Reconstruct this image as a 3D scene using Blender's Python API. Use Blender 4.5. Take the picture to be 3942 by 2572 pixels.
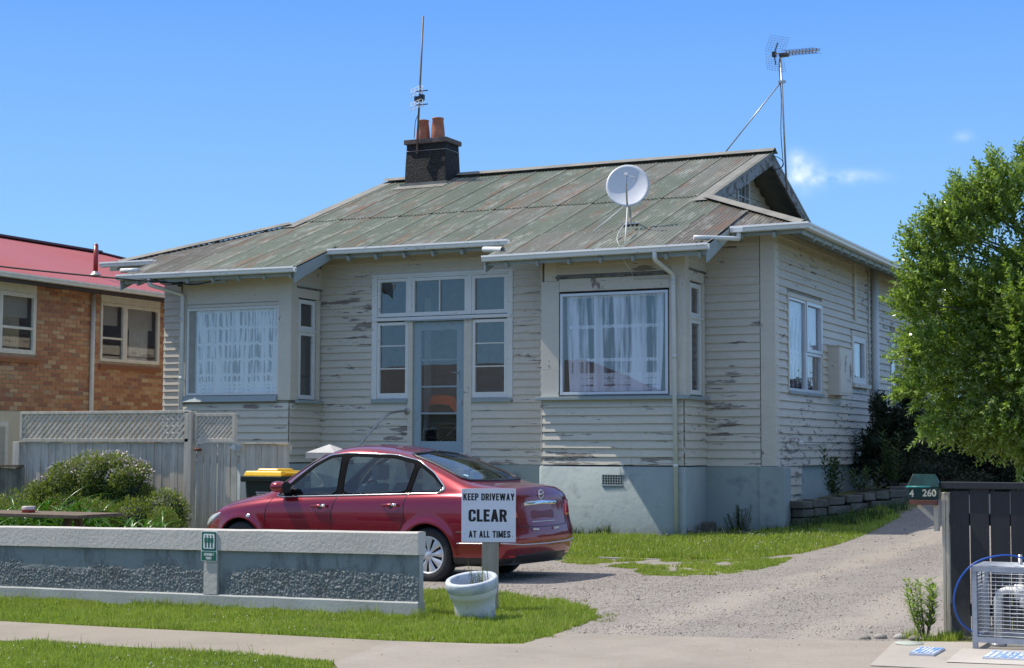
import bpy, bmesh, math, random
import numpy as np
from mathutils import Vector, Matrix
from mathutils.bvhtree import BVHTree
for o in list(bpy.data.objects): bpy.data.objects.remove(o)
random.seed(7); rng = np.random.default_rng(7)
SC = bpy.context.scene; COL = SC.collection
R = math.radians

# ------------------------------------------------------------------ camera
cam_d = bpy.data.cameras.new('camera'); cam = bpy.data.objects.new('camera', cam_d); COL.objects.link(cam)
cam_d.sensor_width = 36; cam_d.lens = 57.24; cam_d.clip_start = .1; cam_d.clip_end = 2000
YAW, PIT, ROL = R(25.706), R(3.953), R(.1706)
fw = Vector((-math.sin(YAW)*math.cos(PIT), math.cos(YAW)*math.cos(PIT), math.sin(PIT)))
rt0 = Vector((math.cos(YAW), math.sin(YAW), 0)); up0 = rt0.cross(fw)
rt = rt0*math.cos(ROL)+up0*math.sin(ROL); up = -rt0*math.sin(ROL)+up0*math.cos(ROL)
mw = Matrix((rt, up, -fw)).transposed().to_4x4(); mw.translation = Vector((0, 0, 1.55)); cam.matrix_world = mw
SC.camera = cam

# ------------------------------------------------------------------ light
SUN = Vector((-.555, -.088, .83)).normalized()
EL = math.asin(SUN.z); AZ = math.atan2(SUN.x, SUN.y)
sd = bpy.data.lights.new('sun', 'SUN'); sun = bpy.data.objects.new('sun', sd); COL.objects.link(sun)
sd.energy = 2.75; sd.angle = R(.53); sd.color = (1, .93, .83)
sun.rotation_euler = SUN.to_track_quat('Z', 'Y').to_euler(); sun.location = (0, 0, 30)
W = bpy.data.worlds.new('World'); SC.world = W; W.use_nodes = True
nt = W.node_tree; nt.nodes.clear()
out = nt.nodes.new('ShaderNodeOutputWorld'); bg = nt.nodes.new('ShaderNodeBackground')
sky = nt.nodes.new('ShaderNodeTexSky'); sky.sky_type = 'NISHITA'; sky.sun_disc = False
sky.sun_elevation = EL; sky.sun_rotation = AZ; sky.air_density = 1.1; sky.dust_density = .35; sky.ozone_density = 2.0; sky.altitude = 20
bg.inputs['Strength'].default_value = .135
hs = nt.nodes.new('ShaderNodeHueSaturation'); hs.inputs['Saturation'].default_value = 1.12; hs.inputs['Value'].default_value = 1.0
nt.links.new(sky.outputs[0], hs.inputs['Color'])
# small wisps of cloud low over the back of the section
geo = nt.nodes.new('ShaderNodeTexCoord')
def vm(op, a, b=None):
    n = nt.nodes.new('ShaderNodeVectorMath'); n.operation = op; nt.links.new(a, n.inputs[0])
    if b is not None:
        if isinstance(b, (tuple, Vector)): n.inputs[1].default_value = b
        else: nt.links.new(b, n.inputs[1])
    return n
def mm(op, a, b=None, c=None):
    n = nt.nodes.new('ShaderNodeMath'); n.operation = op
    for i, v in enumerate((a, b, c)):
        if v is None: continue
        if isinstance(v, (int, float)): n.inputs[i].default_value = v
        else: nt.links.new(v, n.inputs[i])
    return n.outputs[0]
acc = None
def cloud(d, right, sx, sz, amp):
    global acc
    d = Vector(d).normalized(); r_ = Vector((d.y, -d.x, 0)).normalized()
    dif = vm('SUBTRACT', geo.outputs['Generated'], tuple(d))
    a = mm('DIVIDE', vm('DOT_PRODUCT', dif.outputs[0], tuple(r_)).outputs['Value'], sx)
    b = mm('DIVIDE', vm('DOT_PRODUCT', dif.outputs[0], (0, 0, 1)).outputs['Value'], sz)
    e = mm('EXPONENT', mm('MULTIPLY', mm('ADD', mm('MULTIPLY', a, a), mm('MULTIPLY', b, b)), -1))
    dp = vm('DOT_PRODUCT', geo.outputs['Generated'], tuple(d)).outputs['Value']
    e = mm('MULTIPLY', e, mm('GREATER_THAN', dp, 0))
    e = mm('MULTIPLY', e, amp)
    acc = e if acc is None else mm('ADD', acc, e)
cloud((-.2632, .9507, .164), None, .011, .0085, .5)
cloud((-.2468, .9555, .1618), None, .024, .0035, .5)
cloud((-.2672, .9482, .1718), None, .004, .006, .5)
cloud((-.1717, .9681, .1825), None, .006, .003, .22)
nz = nt.nodes.new('ShaderNodeTexNoise'); nz.inputs['Scale'].default_value = 75; nz.inputs['Detail'].default_value = 5; nz.inputs['Roughness'].default_value = .55
nt.links.new(geo.outputs['Generated'], nz.inputs['Vector'])
fac = mm('MULTIPLY', acc, mm('ADD', mm('MULTIPLY', nz.outputs['Fac'], 2.4), -.72)); fac = mm('MINIMUM', mm('MAXIMUM', fac, 0), .8)
sep_ = nt.nodes.new('ShaderNodeSeparateXYZ'); nt.links.new(geo.outputs['Generated'], sep_.inputs[0])
rp = nt.nodes.new('ShaderNodeValToRGB'); cr = rp.color_ramp
for p_, c_ in ((0, (1.7, 2.9, 4.1)), (.10, (1.22, 2.45, 4.0)), (.28, (.56, 1.50, 3.9)), (.5, (1.15, 1.8, 3.2)), (1, (2.5, 2.6, 3.0))):
    e = cr.elements[0] if p_ == 0 else (cr.elements[len(cr.elements)-1] if p_ == 1 else cr.elements.new(p_)); e.color = c_+(1,)
m0 = nt.nodes.new('ShaderNodeMix'); m0.data_type = 'RGBA'; m0.inputs[0].default_value = .993
mx = nt.nodes.new('ShaderNodeMix'); mx.data_type = 'RGBA'; nt.links.new(fac, mx.inputs[0])
nt.links.new(sep_.outputs[2], rp.inputs[0]); nt.links.new(hs.outputs[0], m0.inputs[6]); nt.links.new(rp.outputs[0], m0.inputs[7]); nt.links.new(m0.outputs[2], mx.inputs[6]); mx.inputs[7].default_value = (5.0, 5.2, 5.8, 1)
nt.links.new(mx.outputs[2], bg.inputs['Color']); nt.links.new(bg.outputs[0], out.inputs[0])
SC.view_settings.view_transform = 'Standard'; SC.view_settings.look = 'None'
SC.view_settings.exposure = .95; SC.view_settings.gamma = 1; SC.view_settings.use_curve_mapping = False
SC.render.engine = 'CYCLES'
SC.cycles.max_bounces = 8; SC.cycles.transparent_max_bounces = 24; SC.cycles.diffuse_bounces = 4; SC.cycles.glossy_bounces = 4
# ------------------------------------------------------------------ materials
class NB:
    def __init__(s, name):
        s.m = bpy.data.materials.new(name); s.m.use_nodes = True; s.nt = s.m.node_tree
        s.b = s.nt.nodes['Principled BSDF']; s.out = s.nt.nodes['Material Output']
    def node(s, t, **kw):
        n = s.nt.nodes.new('ShaderNode'+t)
        for k, v in kw.items(): setattr(n, k, v)
        return n
    def put(s, sock, v):
        if v is None: return
        if hasattr(v, 'is_output'): s.nt.links.new(v, sock)
        else:
            if isinstance(v, tuple) and len(v) == 3 and sock.type == 'RGBA': v = v+(1,)
            sock.default_value = v
    def pos(s, sc=(1, 1, 1), obj=False, rot=(0, 0, 0)):
        o = s.node('TexCoord').outputs['Object'] if obj else s.node('NewGeometry').outputs['Position']
        mp = s.node('Mapping'); s.put(mp.inputs['Vector'], o); mp.inputs['Scale'].default_value = sc; mp.inputs['Rotation'].default_value = rot
        return mp.outputs[0]
    def noise(s, sc=1, det=5, ro=.6, vec=None, dist=0, w=None):
        n = s.node('TexNoise'); n.inputs['Scale'].default_value = sc; n.inputs['Detail'].default_value = det
        n.inputs['Roughness'].default_value = ro; n.inputs['Distortion'].default_value = dist
        if w is not None: n.noise_dimensions = '4D'; s.put(n.inputs['W'], w)
        s.put(n.inputs['Vector'], vec if vec is not None else s.pos()); return n.outputs['Fac']
    def vor(s, sc=1, vec=None, feat='F1', out='Distance', rnd=1):
        n = s.node('TexVoronoi', feature=feat); n.inputs['Scale'].default_value = sc; n.inputs['Randomness'].default_value = rnd
        s.put(n.inputs['Vector'], vec if vec is not None else s.pos()); return n.outputs[out]
    def ramp(s, f, st, interp='LINEAR'):
        n = s.node('ValToRGB'); cr = n.color_ramp; cr.interpolation = interp
        while len(cr.elements) < len(st): cr.elements.new(.5)
        for e, (p, c) in zip(cr.elements, st):
            e.position = p; e.color = (c, c, c, 1) if isinstance(c, (int, float)) else tuple(c)+(1,)
        s.put(n.inputs[0], f); return n.outputs[0]
    def mix(s, f, a, b, bl='MIX'):
        n = s.node('Mix', data_type='RGBA', blend_type=bl); s.put(n.inputs[0], f); s.put(n.inputs[6], a); s.put(n.inputs[7], b); return n.outputs[2]
    def math(s, op, a, b=0.0, c=None):
        n = s.node('Math', operation=op); s.put(n.inputs[0], a); s.put(n.inputs[1], b)
        if c is not None: s.put(n.inputs[2], c)
        return n.outputs[0]
    def rnd(s): return s.node('ObjectInfo').outputs['Random']
    def sep(s, v):
        n = s.node('SeparateXYZ'); s.put(n.inputs[0], v); return n.outputs
    def bump(s, h, st=.5, d=.01):
        n = s.node('Bump'); n.inputs['Strength'].default_value = st; n.inputs['Distance'].default_value = d
        s.put(n.inputs['Height'], h); s.put(s.b.inputs['Normal'], n.outputs[0])
    def fin(s, col, rough=.6, metal=0, spec=None, coat=0):
        s.put(s.b.inputs['Base Color'], col); s.put(s.b.inputs['Roughness'], rough); s.put(s.b.inputs['Metallic'], metal)
        if spec is not None: s.b.inputs['Specular IOR Level'].default_value = spec
        if coat: s.b.inputs['Coat Weight'].default_value = coat; s.b.inputs['Coat Roughness'].default_value = .03
        return s.m
def plain(name, col, rough=.6, metal=0, var=.12, sc=6, spec=None, bump=0):
    n = NB(name); f = n.noise(sc, 4, .6)
    c = n.mix(n.ramp(f, [(.3, 0.), (.7, 1.)]), tuple(x*(1-var) for x in col), tuple(min(1, x*(1+var)) for x in col))
    if bump: n.bump(n.noise(sc*12, 3), bump, .004)
    return n.fin(c, rough, metal, spec)
def peel_paint(name, paint, wood, lo=.60, hi=.635, sc=(1.1, 1.1, 11), dirt=.25, regional=True, brush=True):
    n = NB(name)
    f = n.noise(2.3, 9, .66, n.pos(sc), dist=.15)
    if regional:
        reg = n.noise(.55, 2, .5, n.pos((1, 1, 1.4)))
        f = n.math('ADD', f, n.math('MULTIPLY', n.math('SUBTRACT', reg, .56), .42))
        z = n.sep(n.pos())[2]
        f = n.math('ADD', f, n.math('MULTIPLY', n.math('MAXIMUM', n.math('SUBTRACT', 3.2, z), 0), .017))
    mask = n.ramp(f, [(lo, 0.), (hi, 1.)])
    if regional:
        fine = n.noise(7.5, 7, .72, n.pos((.8, .8, 7))); m2 = n.ramp(n.math('ADD', fine, n.math('MULTIPLY', n.math('SUBTRACT', f, .5), .55)), [(.645, 0.), (.675, .85)]); mask = n.math('MAXIMUM', mask, m2)
    grain = n.noise(14, 5, .7, n.pos((1, 1, 14)))
    wc = n.mix(grain, tuple(x*.62 for x in wood), tuple(x*1.5 for x in wood))
    tone = n.noise(.9, 4, .6, n.pos((1, 1, 3)))
    pc = n.mix(tone, tuple(x*.86 for x in paint), tuple(x*1.08 for x in paint))
    d = n.ramp(n.noise(5, 6, .7, n.pos((1.2, 1.2, 5))), [(.48, 0.), (.8, 1.)])
    pc = n.mix(n.math('MULTIPLY', d, dirt), pc, tuple(x*.45 for x in paint))
    edge = n.math('MULTIPLY', n.ramp(f, [(lo-.02, 0.), (lo-.004, 1.)]), n.math('SUBTRACT', 1, mask))
    pc = n.mix(n.math('MULTIPLY', edge, .35), pc, tuple(min(.85, x*1.5) for x in paint))
    n.bump(n.math('ADD', n.math('MULTIPLY', mask, -.8), n.math('MULTIPLY', n.noise(40, 3, .6, n.pos((1, 1, 6))), .25)), .6, .004)
    return n.fin(n.mix(mask, pc, wc), n.ramp(mask, [(0, .5), (1, .85)]))
WOOD = (.25, .21, .185)
M = {}
M['board'] = peel_paint('weatherboard_paint', (.64, .59, .495), WOOD, lo=.585, hi=.625, sc=(.62, .62, 4.6))
M['board_side'] = peel_paint('side_weatherboard_paint', (.62, .56, .46), WOOD, lo=.575, hi=.62, sc=(1.2, 1.2, 6))
M['trim'] = peel_paint('trim_paint', (.66, .61, .52), WOOD, lo=.615, hi=.65, sc=(2.4, 2.4, 1.3), dirt=.2)
M['sash'] = peel_paint('white_sash_paint', (.74, .75, .73), (.25, .23, .2), lo=.68, hi=.71, sc=(4, 4, 3), dirt=.15)
M['bluewood'] = peel_paint('blue_grey_paint', (.31, .365, .37), (.24, .2, .19), lo=.61, hi=.67, sc=(3, 3, 3), dirt=.2)
M['door'] = peel_paint('blue_door_paint', (.30, .39, .43), (.27, .26, .26), lo=.585, hi=.64, sc=(4, 4, 1.0), dirt=.25, regional=False)
M['gutter'] = plain('gutter_white', (.72, .73, .71), .35, var=.06, sc=3)
def gutter_mat():
    n = NB('dirty_white_gutter'); c = n.mix(n.ramp(n.noise(7, 7, .75, n.pos((1, 1, 2.5))), [(.57, 0.), (.68, .75)]), (.74, .75, .73), (.16, .155, .14)); return n.fin(c, .38)
M['gutter'] = gutter_mat()
M['pipe'] = plain('painted_pipe', (.66, .67, .65), .4, var=.07, sc=4)
M['alu'] = plain('aluminium_frame', (.66, .68, .70), .35, .3, var=.05)
M['dark'] = plain('dark_void', (.02, .02, .022), .9)
M['room'] = plain('room_wall', (.24, .26, .28), .9)
M['roompurple'] = plain('curtained_room', (.20, .12, .18), .9)
M['porch'] = plain('porch_wall', (.30, .29, .26), .8)
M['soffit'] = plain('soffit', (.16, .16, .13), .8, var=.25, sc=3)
def concrete(name, col, var=.2, sc=1.5, bump=.4, bs=60, dark=.3):
    n = NB(name); a = n.noise(sc, 7, .62); b = n.noise(sc*4, 6, .6)
    c = n.mix(n.ramp(a, [(.3, 0.), (.7, 1.)]), tuple(x*(1-var) for x in col), tuple(x*(1+var) for x in col))
    c = n.mix(n.math('MULTIPLY', n.ramp(b, [(.5, 0.), (.75, 1.)]), dark), c, tuple(x*.4 for x in col))
    c = n.mix(n.math('MULTIPLY', n.noise(bs*2, 2, .5), .22), c, tuple(x*.5 for x in col))
    n.bump(n.noise(bs, 4, .6), bump, .006); return n.fin(c, .85)
def found_mat():
    n = NB('painted_foundation'); a = n.noise(1.1, 5, .6)
    c = n.mix(n.ramp(a, [(.35, 0.), (.65, 1.)]), (.29, .345, .345), (.365, .415, .40))
    c = n.mix(n.math('MULTIPLY', n.ramp(n.noise(2.2, 6, .6), [(.56, 0.), (.72, 1.)]), .55), c, (.10, .13, .15))
    z = n.sep(n.pos())[2]
    c = n.mix(n.math('MULTIPLY', n.ramp(n.math('ADD', z, n.math('MULTIPLY', n.noise(3, 5), .35)), [(.2, 1.), (.5, 0.)]), .55), c, (.16, .15, .12))
    h = n.math('ADD', n.noise(9, 5, .6), n.math('MULTIPLY', n.ramp(n.vor(26), [(.0, 0.), (.14, 1.)]), .35))
    n.bump(h, .6, .012); return n.fin(c, .8)
M['found'] = found_mat()
def roof_mat(name, brown=False):
    n = NB(name); r = n.rnd()
    st = n.pos((7, .55, .8)); st2 = n.pos((16, 1.6, 1))
    off = n.math('MULTIPLY', r, 7)
    g = n.mix(n.noise(1.0, 6, .65, st), (.115, .145, .115), (.205, .225, .18))
    br = n.mix(n.noise(1.3, 5, .6, st), (.10, .075, .068), (.185, .15, .14))
    pk = n.mix(n.noise(1.5, 5, .6, st2), (.185, .17, .152), (.29, .275, .25))
    area = n.noise(.35, 3, .55, n.pos((1, .8, 1)), w=off)
    c = n.mix(n.ramp(area, [(.46, 0.), (.60, 1.)]), g, pk)
    if brown: c = n.mix(.82, c, br)
    c = n.mix(n.math('MULTIPLY', n.ramp(n.noise(1.0, 7, .7, n.pos((3.2, .55, 1)), w=off), [(.53, 0.), (.62, 1.)]), .7), c, (.26, .115, .06))
    c = n.mix(n.math('MULTIPLY', n.ramp(n.noise(1.6, 8, .72, n.pos((3.5, .8, 1)), w=n.math('ADD', off, 9)), [(.52, 0.), (.66, 1.)]), .75), c, (.46, .46, .43))
    c = n.mix(n.ramp(n.noise(38, 3, .6, n.pos((1, .35, 1))), [(.66, 0.), (.71, .85)]), c, (.50, .50, .48))
    c = n.mix(n.math('MULTIPLY', n.ramp(n.noise(1.3, 6, .7, n.pos((1.5, 1.2, 1))), [(.5, 0.), (.75, 1.)]), .3), c, (.08, .085, .07))
    c = n.mix(n.math('MULTIPLY', n.math('ABSOLUTE', n.math('SUBTRACT', r, .5)), .5), c, (.06, .07, .055))
    c = n.mix(1.0, c, (.84, .88, .82), 'MULTIPLY'); n.bump(n.noise(60, 3), .15, .003)
    return n.fin(c, .66)
M['roof'] = roof_mat('weathered_green_iron'); M['roofbrown'] = roof_mat('weathered_brown_iron', True)
M['flash'] = plain('ridge_flashing', (.20, .195, .17), .65, var=.25, sc=2.5)
M['barge'] = peel_paint('weathered_barge', (.20, .19, .17), (.11, .095, .085), lo=.5, hi=.56, sc=(2.5, 2.5, 2.5), regional=False)
def rough_black():
    n = NB('black_roughcast'); v = n.noise(34, 4, .7)
    c = n.mix(n.ramp(v, [(.5, 0.), (.66, 1.)]), (.008, .008, .009), (.075, .075, .07)); n.bump(v, 1, .05); return n.fin(c, .8)
M['blackcast'] = rough_black()
M['capstone'] = plain('chimney_cap_stone', (.12, .09, .08), .85, var=.3, sc=8)
M['terracotta'] = plain('terracotta', (.40, .15, .085), .7, var=.25, sc=9)
M['steel'] = plain('dull_steel', (.42, .42, .42), .42, .7, var=.1)
M['rustpipe'] = plain('rusty_mast', (.17, .14, .125), .6, .3, var=.3, sc=4)
M['wire'] = plain('black_cable', (.015, .015, .017), .5)
M['whitecable'] = plain('white_cable', (.6, .6, .57), .5)
M['dish'] = plain('dish_white', (.62, .64, .67), .42, var=.04)
def glass_mat(name, tint=(.8, .85, .85), refl=.16, rough=0.0):
    n = NB(name); n.nt.nodes.remove(n.b)
    tr = n.node('BsdfTransparent'); tr.inputs[0].default_value = tint+(1,)
    gl = n.node('BsdfGlossy'); gl.inputs['Roughness'].default_value = rough; gl.inputs[0].default_value = (1, 1, 1, 1)
    fr = n.node('Fresnel'); bf = n.node('NewGeometry').outputs['Backfacing']; n.put(fr.inputs[0], n.math('SUBTRACT', 1.5, n.math('MULTIPLY', bf, 1.5-1/1.5)))
    bp = n.node('Bump'); bp.inputs['Strength'].default_value = .025; bp.inputs['Distance'].default_value = .02
    n.put(bp.inputs['Height'], n.noise(1.6, 1, .4)); n.put(gl.inputs['Normal'], bp.outputs[0])
    f = n.math('MINIMUM', n.math('ADD', fr.outputs[0], refl-.04), 1.0)
    ms = n.node('MixShader'); n.put(ms.inputs[0], f); n.nt.links.new(tr.outputs[0], ms.inputs[1]); n.nt.links.new(gl.outputs[0], ms.inputs[2])
    n.nt.links.new(ms.outputs[0], n.out.inputs[0]); return n.m
M['glass'] = glass_mat('window_glass', (.92, .93, .93), .07)
M['bayglass'] = glass_mat('bay_window_glass', (.97, .975, .975), .075); M['carglass'] = glass_mat('car_glass', (.62, .72, .68), .085)
M['lens'] = glass_mat('lamp_lens', (.9, .92, .94), .2)
def lace_mat(name, bands, base=.34, x_sc=22, z0=0, lo=.16, wave=True, col=(.82, .82, .82)):
    """net curtain: thin white yarn, denser in its embroidered bands (z of band, half height)"""
    n = NB(name); n.nt.nodes.remove(n.b)
    p = n.pos(); x, y, z = n.sep(p)
    zz = z
    if wave: zz = n.math('ADD', z, n.math('MULTIPLY', n.math('ABSOLUTE', n.math('SINE', n.math('MULTIPLY', x, 26))), -.035))
    acc = None
    for zb, hh in bands:
        d = n.math('ABSOLUTE', n.math('SUBTRACT', zz, zb)); b = n.ramp(d, [(max(0, hh-.006), 1.), (hh, 0.)])
        acc = b if acc is None else n.math('MAXIMUM', acc, b)
    tex = n.ramp(n.noise(55, 2, .5, n.pos((1, 1, 1.1))), [(.42, .35), (.52, 1.)])
    fold = n.noise(x_sc, 3, .6, n.pos((1, .02, .05)))
    f = n.math('ADD', n.math('MULTIPLY', n.ramp(fold, [(.43, lo), (.56, 2.6)]), base), n.math('MULTIPLY', n.math('MULTIPLY', acc, tex), .75))
    f = n.math('MINIMUM', f, .96)
    di = n.node('BsdfDiffuse'); di.inputs[0].default_value = col+(1,)
    tl = n.node('BsdfTranslucent'); tl.inputs[0].default_value = tuple(c*.7 for c in col)+(1,)
    tr = n.node('BsdfTransparent')
    m1 = n.node('MixShader'); m1.inputs[0].default_value = .12; n.nt.links.new(di.outputs[0], m1.inputs[1]); n.nt.links.new(tl.outputs[0], m1.inputs[2])
    m2 = n.node('MixShader'); n.put(m2.inputs[0], f); n.nt.links.new(tr.outputs[0], m2.inputs[1]); n.nt.links.new(m1.outputs[0], m2.inputs[2])
    n.nt.links.new(m2.outputs[0], n.out.inputs[0]); return n.m
def leaf_mat(name, a, b, trans=.35, rough=.45, yellow=None, spec=.5):
    n = NB(name); g = n.node('NewGeometry').outputs['Random Per Island']; f = n.math('ADD', n.math('MULTIPLY', n.noise(1.6, 4, .6), .6), n.math('MULTIPLY', g, .4))
    c = n.mix(n.ramp(f, [(.3, 0.), (.7, 1.)]), a, b); c = n.mix(n.ramp(g, [(.72, 0.), (.9, .75)]), c, yellow or tuple(min(1, x*1.7) for x in b)); c = n.mix(n.ramp(g, [(.0, .6), (.18, 0.)]), c, tuple(x*.45 for x in a))
    n.fin(c, rough, spec=spec)
    tl = n.node('BsdfTranslucent'); n.put(tl.inputs[0], n.mix(.5, c, (min(1, b[0]*2.2), min(1, b[1]*2.2), b[2]*.8)))
    ms = n.node('MixShader'); ms.inputs[0].default_value = trans
    n.nt.links.new(n.b.outputs[0], ms.inputs[1]); n.nt.links.new(tl.outputs[0], ms.inputs[2]); n.nt.links.new(ms.outputs[0], n.out.inputs[0])
    return n.m

# ------------------------------------------------------------------ mesh tools
class MB:
    def __init__(s): s.v = []; s.f = []; s.sm = []
    def add(s, vs, fs, smooth=False):
        o = len(s.v); s.v += [tuple(v) for v in vs]; s.f += [tuple(i+o for i in f) for f in fs]; s.sm += [smooth]*len(fs); return s
    def box(s, x0, x1, y0, y1, z0, z1):
        x0, x1 = sorted((x0, x1)); y0, y1 = sorted((y0, y1)); z0, z1 = sorted((z0, z1))
        return s.add([(x0,y0,z0),(x1,y0,z0),(x1,y1,z0),(x0,y1,z0),(x0,y0,z1),(x1,y0,z1),(x1,y1,z1),(x0,y1,z1)],
                     [(0,3,2,1),(4,5,6,7),(0,1,5,4),(1,2,6,5),(2,3,7,6),(3,0,4,7)])
    def prism(s, poly, a, b):
        """poly: list of points; extruded from +a to +b (vectors)"""
        n = len(poly); a = Vector(a); b = Vector(b); P = [Vector(p) for p in poly]
        return s.add([p+a for p in P]+[p+b for p in P], [tuple(range(n))[::-1], tuple(range(n, 2*n))]+[(i, (i+1) % n, (i+1) % n+n, i+n) for i in range(n)])
    def tube(s, pts, r, n=8, cap=True):
        pts = [Vector(p) for p in pts]; rs = r if isinstance(r, (list, tuple)) else [r]*len(pts)
        vs = []; t0 = None; ref = None
        for i, p in enumerate(pts):
            t = (pts[min(i+1, len(pts)-1)]-pts[max(i-1, 0)]).normalized()
            if ref is None: ref = t.orthogonal().normalized()
            ref = (ref-t*ref.dot(t)).normalized(); bn = t.cross(ref)
            for k in range(n):
                a = 2*math.pi*k/n; vs.append(p+(ref*math.cos(a)+bn*math.sin(a))*rs[i])
        fs = [(i*n+k, i*n+(k+1) % n, (i+1)*n+(k+1) % n, (i+1)*n+k) for i in range(len(pts)-1) for k in range(n)]
        s.add(vs, fs, True)
        if cap: o = len(s.v)-len(vs); s.f += [tuple(o+k for k in range(n))[::-1], tuple(o+(len(pts)-1)*n+k for k in range(n))]; s.sm += [False]*2
        return s
    def lathe(s, prof, c=(0, 0, 0), n=24, axis='z', smooth=True):
        vs = []
        for r_, h in prof:
            for k in range(n):
                a = 2*math.pi*k/n; x, y = r_*math.cos(a), r_*math.sin(a)
                q = {'z': (x, y, h), 'y': (x, h, y), 'x': (h, x, y)}[axis]; vs.append((q[0]+c[0], q[1]+c[1], q[2]+c[2]))
        fs = [(i*n+k, i*n+(k+1) % n, (i+1)*n+(k+1) % n, (i+1)*n+k) for i in range(len(prof)-1) for k in range(n)]
        return s.add(vs, fs, smooth)
    def beam(s, p, q, w, h, upv=(0, 0, 1)):
        p = Vector(p); q = Vector(q); t = (q-p).normalized(); u = Vector(upv); sd_ = t.cross(u).normalized(); u = sd_.cross(t)
        a = [p+sd_*(i*w/2)+u*(j*h/2) for i, j in ((-1,-1),(1,-1),(1,1),(-1,1))]; b = [v+(q-p) for v in a]
        return s.add(a+b, [(0,3,2,1),(4,5,6,7),(0,1,5,4),(1,2,6,5),(2,3,7,6),(3,0,4,7)])
    def build(s, name, mat, parent=None, bevel=0, org=None):
        me = bpy.data.meshes.new(name); o = bpy.data.objects.new(name, me)
        off = Vector((0, 0, 0))
        if org is not None: off = Vector(org)
        me.from_pydata([tuple(Vector(v)-off) for v in s.v], [], s.f); me.polygons.foreach_set('use_smooth', s.sm)
        bm = bmesh.new(); bm.from_mesh(me); bmesh.ops.recalc_face_normals(bm, faces=bm.faces[:])
        if bevel: bmesh.ops.bevel(bm, geom=bm.edges[:], offset=bevel, segments=2, affect='EDGES', profile=.6)
        bm.to_mesh(me); bm.free()
        if isinstance(mat, (list, tuple)):
            for m_ in mat: me.materials.append(m_)
        else: me.materials.append(mat)
        COL.objects.link(o); o.location = off
        if parent is not None: set_parent(o, parent)
        return o
def wloc(o):
    m_ = o.matrix_basis.copy(); p = o.parent
    while p is not None: m_ = p.matrix_basis @ m_; p = p.parent
    return m_
def set_parent(o, parent):
    """mesh coordinates are world coordinates (or local for a rotated thing): keep the place"""
    w = wloc(parent) if not parent.get('_local') else Matrix.Identity(4)
    o.parent = parent
    if not parent.get('_local'): o.matrix_basis = w.inverted() @ o.matrix_basis
    else: o['_local'] = 1
def tag(o, label=None, cat=None, group=None, kind=None):
    if label: o['label'] = label
    if cat: o['category'] = cat
    if group: o['group'] = group
    if kind: o['kind'] = kind
    return o
def thing(name, label, cat, loc, rz=0, group=None, local=False):
    o = bpy.data.objects.new(name, None); COL.objects.link(o); o.location = loc; o.rotation_euler = (0, 0, rz); o.empty_display_size = .2
    if local: o['_local'] = 1
    return tag(o, label, cat, group)
def copy_child(o, parent):
    c = o.copy(); COL.objects.link(c); c.parent = parent
    for ch in o.children: copy_child(ch, c)
    return c
def np_mesh(name, verts, faces, mat, parent=None, smooth=False, matidx=None):
    """faces: (n,k) int array, all the same size"""
    me = bpy.data.meshes.new(name); nv = len(verts); nf, k = faces.shape
    me.vertices.add(nv); me.vertices.foreach_set('co', np.asarray(verts, np.float32).ravel())
    me.loops.add(nf*k); me.loops.foreach_set('vertex_index', faces.astype(np.int32).ravel())
    me.polygons.add(nf); me.polygons.foreach_set('loop_start', np.arange(0, nf*k, k, dtype=np.int32))
    if smooth: me.polygons.foreach_set('use_smooth', np.ones(nf, bool))
    for m_ in (mat if isinstance(mat, (list, tuple)) else [mat]): me.materials.append(m_)
    if matidx is not None: me.polygons.foreach_set('material_index', np.asarray(matidx, np.int32))
    me.update(calc_edges=True); me.validate()
    o = bpy.data.objects.new(name, me); COL.objects.link(o)
    if parent is not None: set_parent(o, parent)
    return o
def ss(a, b, x):
    t = np.clip((x-a)/(b-a), 0, 1); return t*t*(3-2*t)
def gh(x, y):
    """height of the ground"""
    z = np.clip(.02*(np.asarray(x, float)+7.0), -.30, .16)
    return z+.07*ss(13.5, 16, y)+.08*ss(18, 25, y)+.55*ss(22.5, 31, y)*ss(-8.4, -6.2, x)+.25*ss(31, 60, y)
def text(body, size, mat, parent, name, mtx, bold=.012, sx=1.0, align='CENTER', ext=.001, spacing=1.0):
    cu = bpy.data.curves.new(name, 'FONT'); cu.body = body; cu.size = size; cu.align_x = align; cu.align_y = 'CENTER'; cu.offset = bold*size; cu.extrude = ext; cu.space_character = spacing; cu.resolution_u = 3
    o = bpy.data.objects.new(name+'_c', cu); COL.objects.link(o)
    dg = bpy.context.evaluated_depsgraph_get(); me = bpy.data.meshes.new_from_object(o.evaluated_get(dg)); bpy.data.objects.remove(o)
    me.name = name; me.transform(Matrix.Diagonal((sx, 1, 1, 1))); me.transform(mtx); me.materials.clear(); me.materials.append(mat)
    t = bpy.data.objects.new(name, me); COL.objects.link(t)
    if parent is not None: set_parent(t, parent)
    return t
def face_mtx(org, ux, uz):
    """text plane: x along ux, y along uz"""
    ux = Vector(ux).normalized(); uz = Vector(uz).normalized(); n = ux.cross(uz)
    m_ = Matrix((ux, uz, n)).transposed().to_4x4(); m_.translation = Vector(org); return m_

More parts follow.
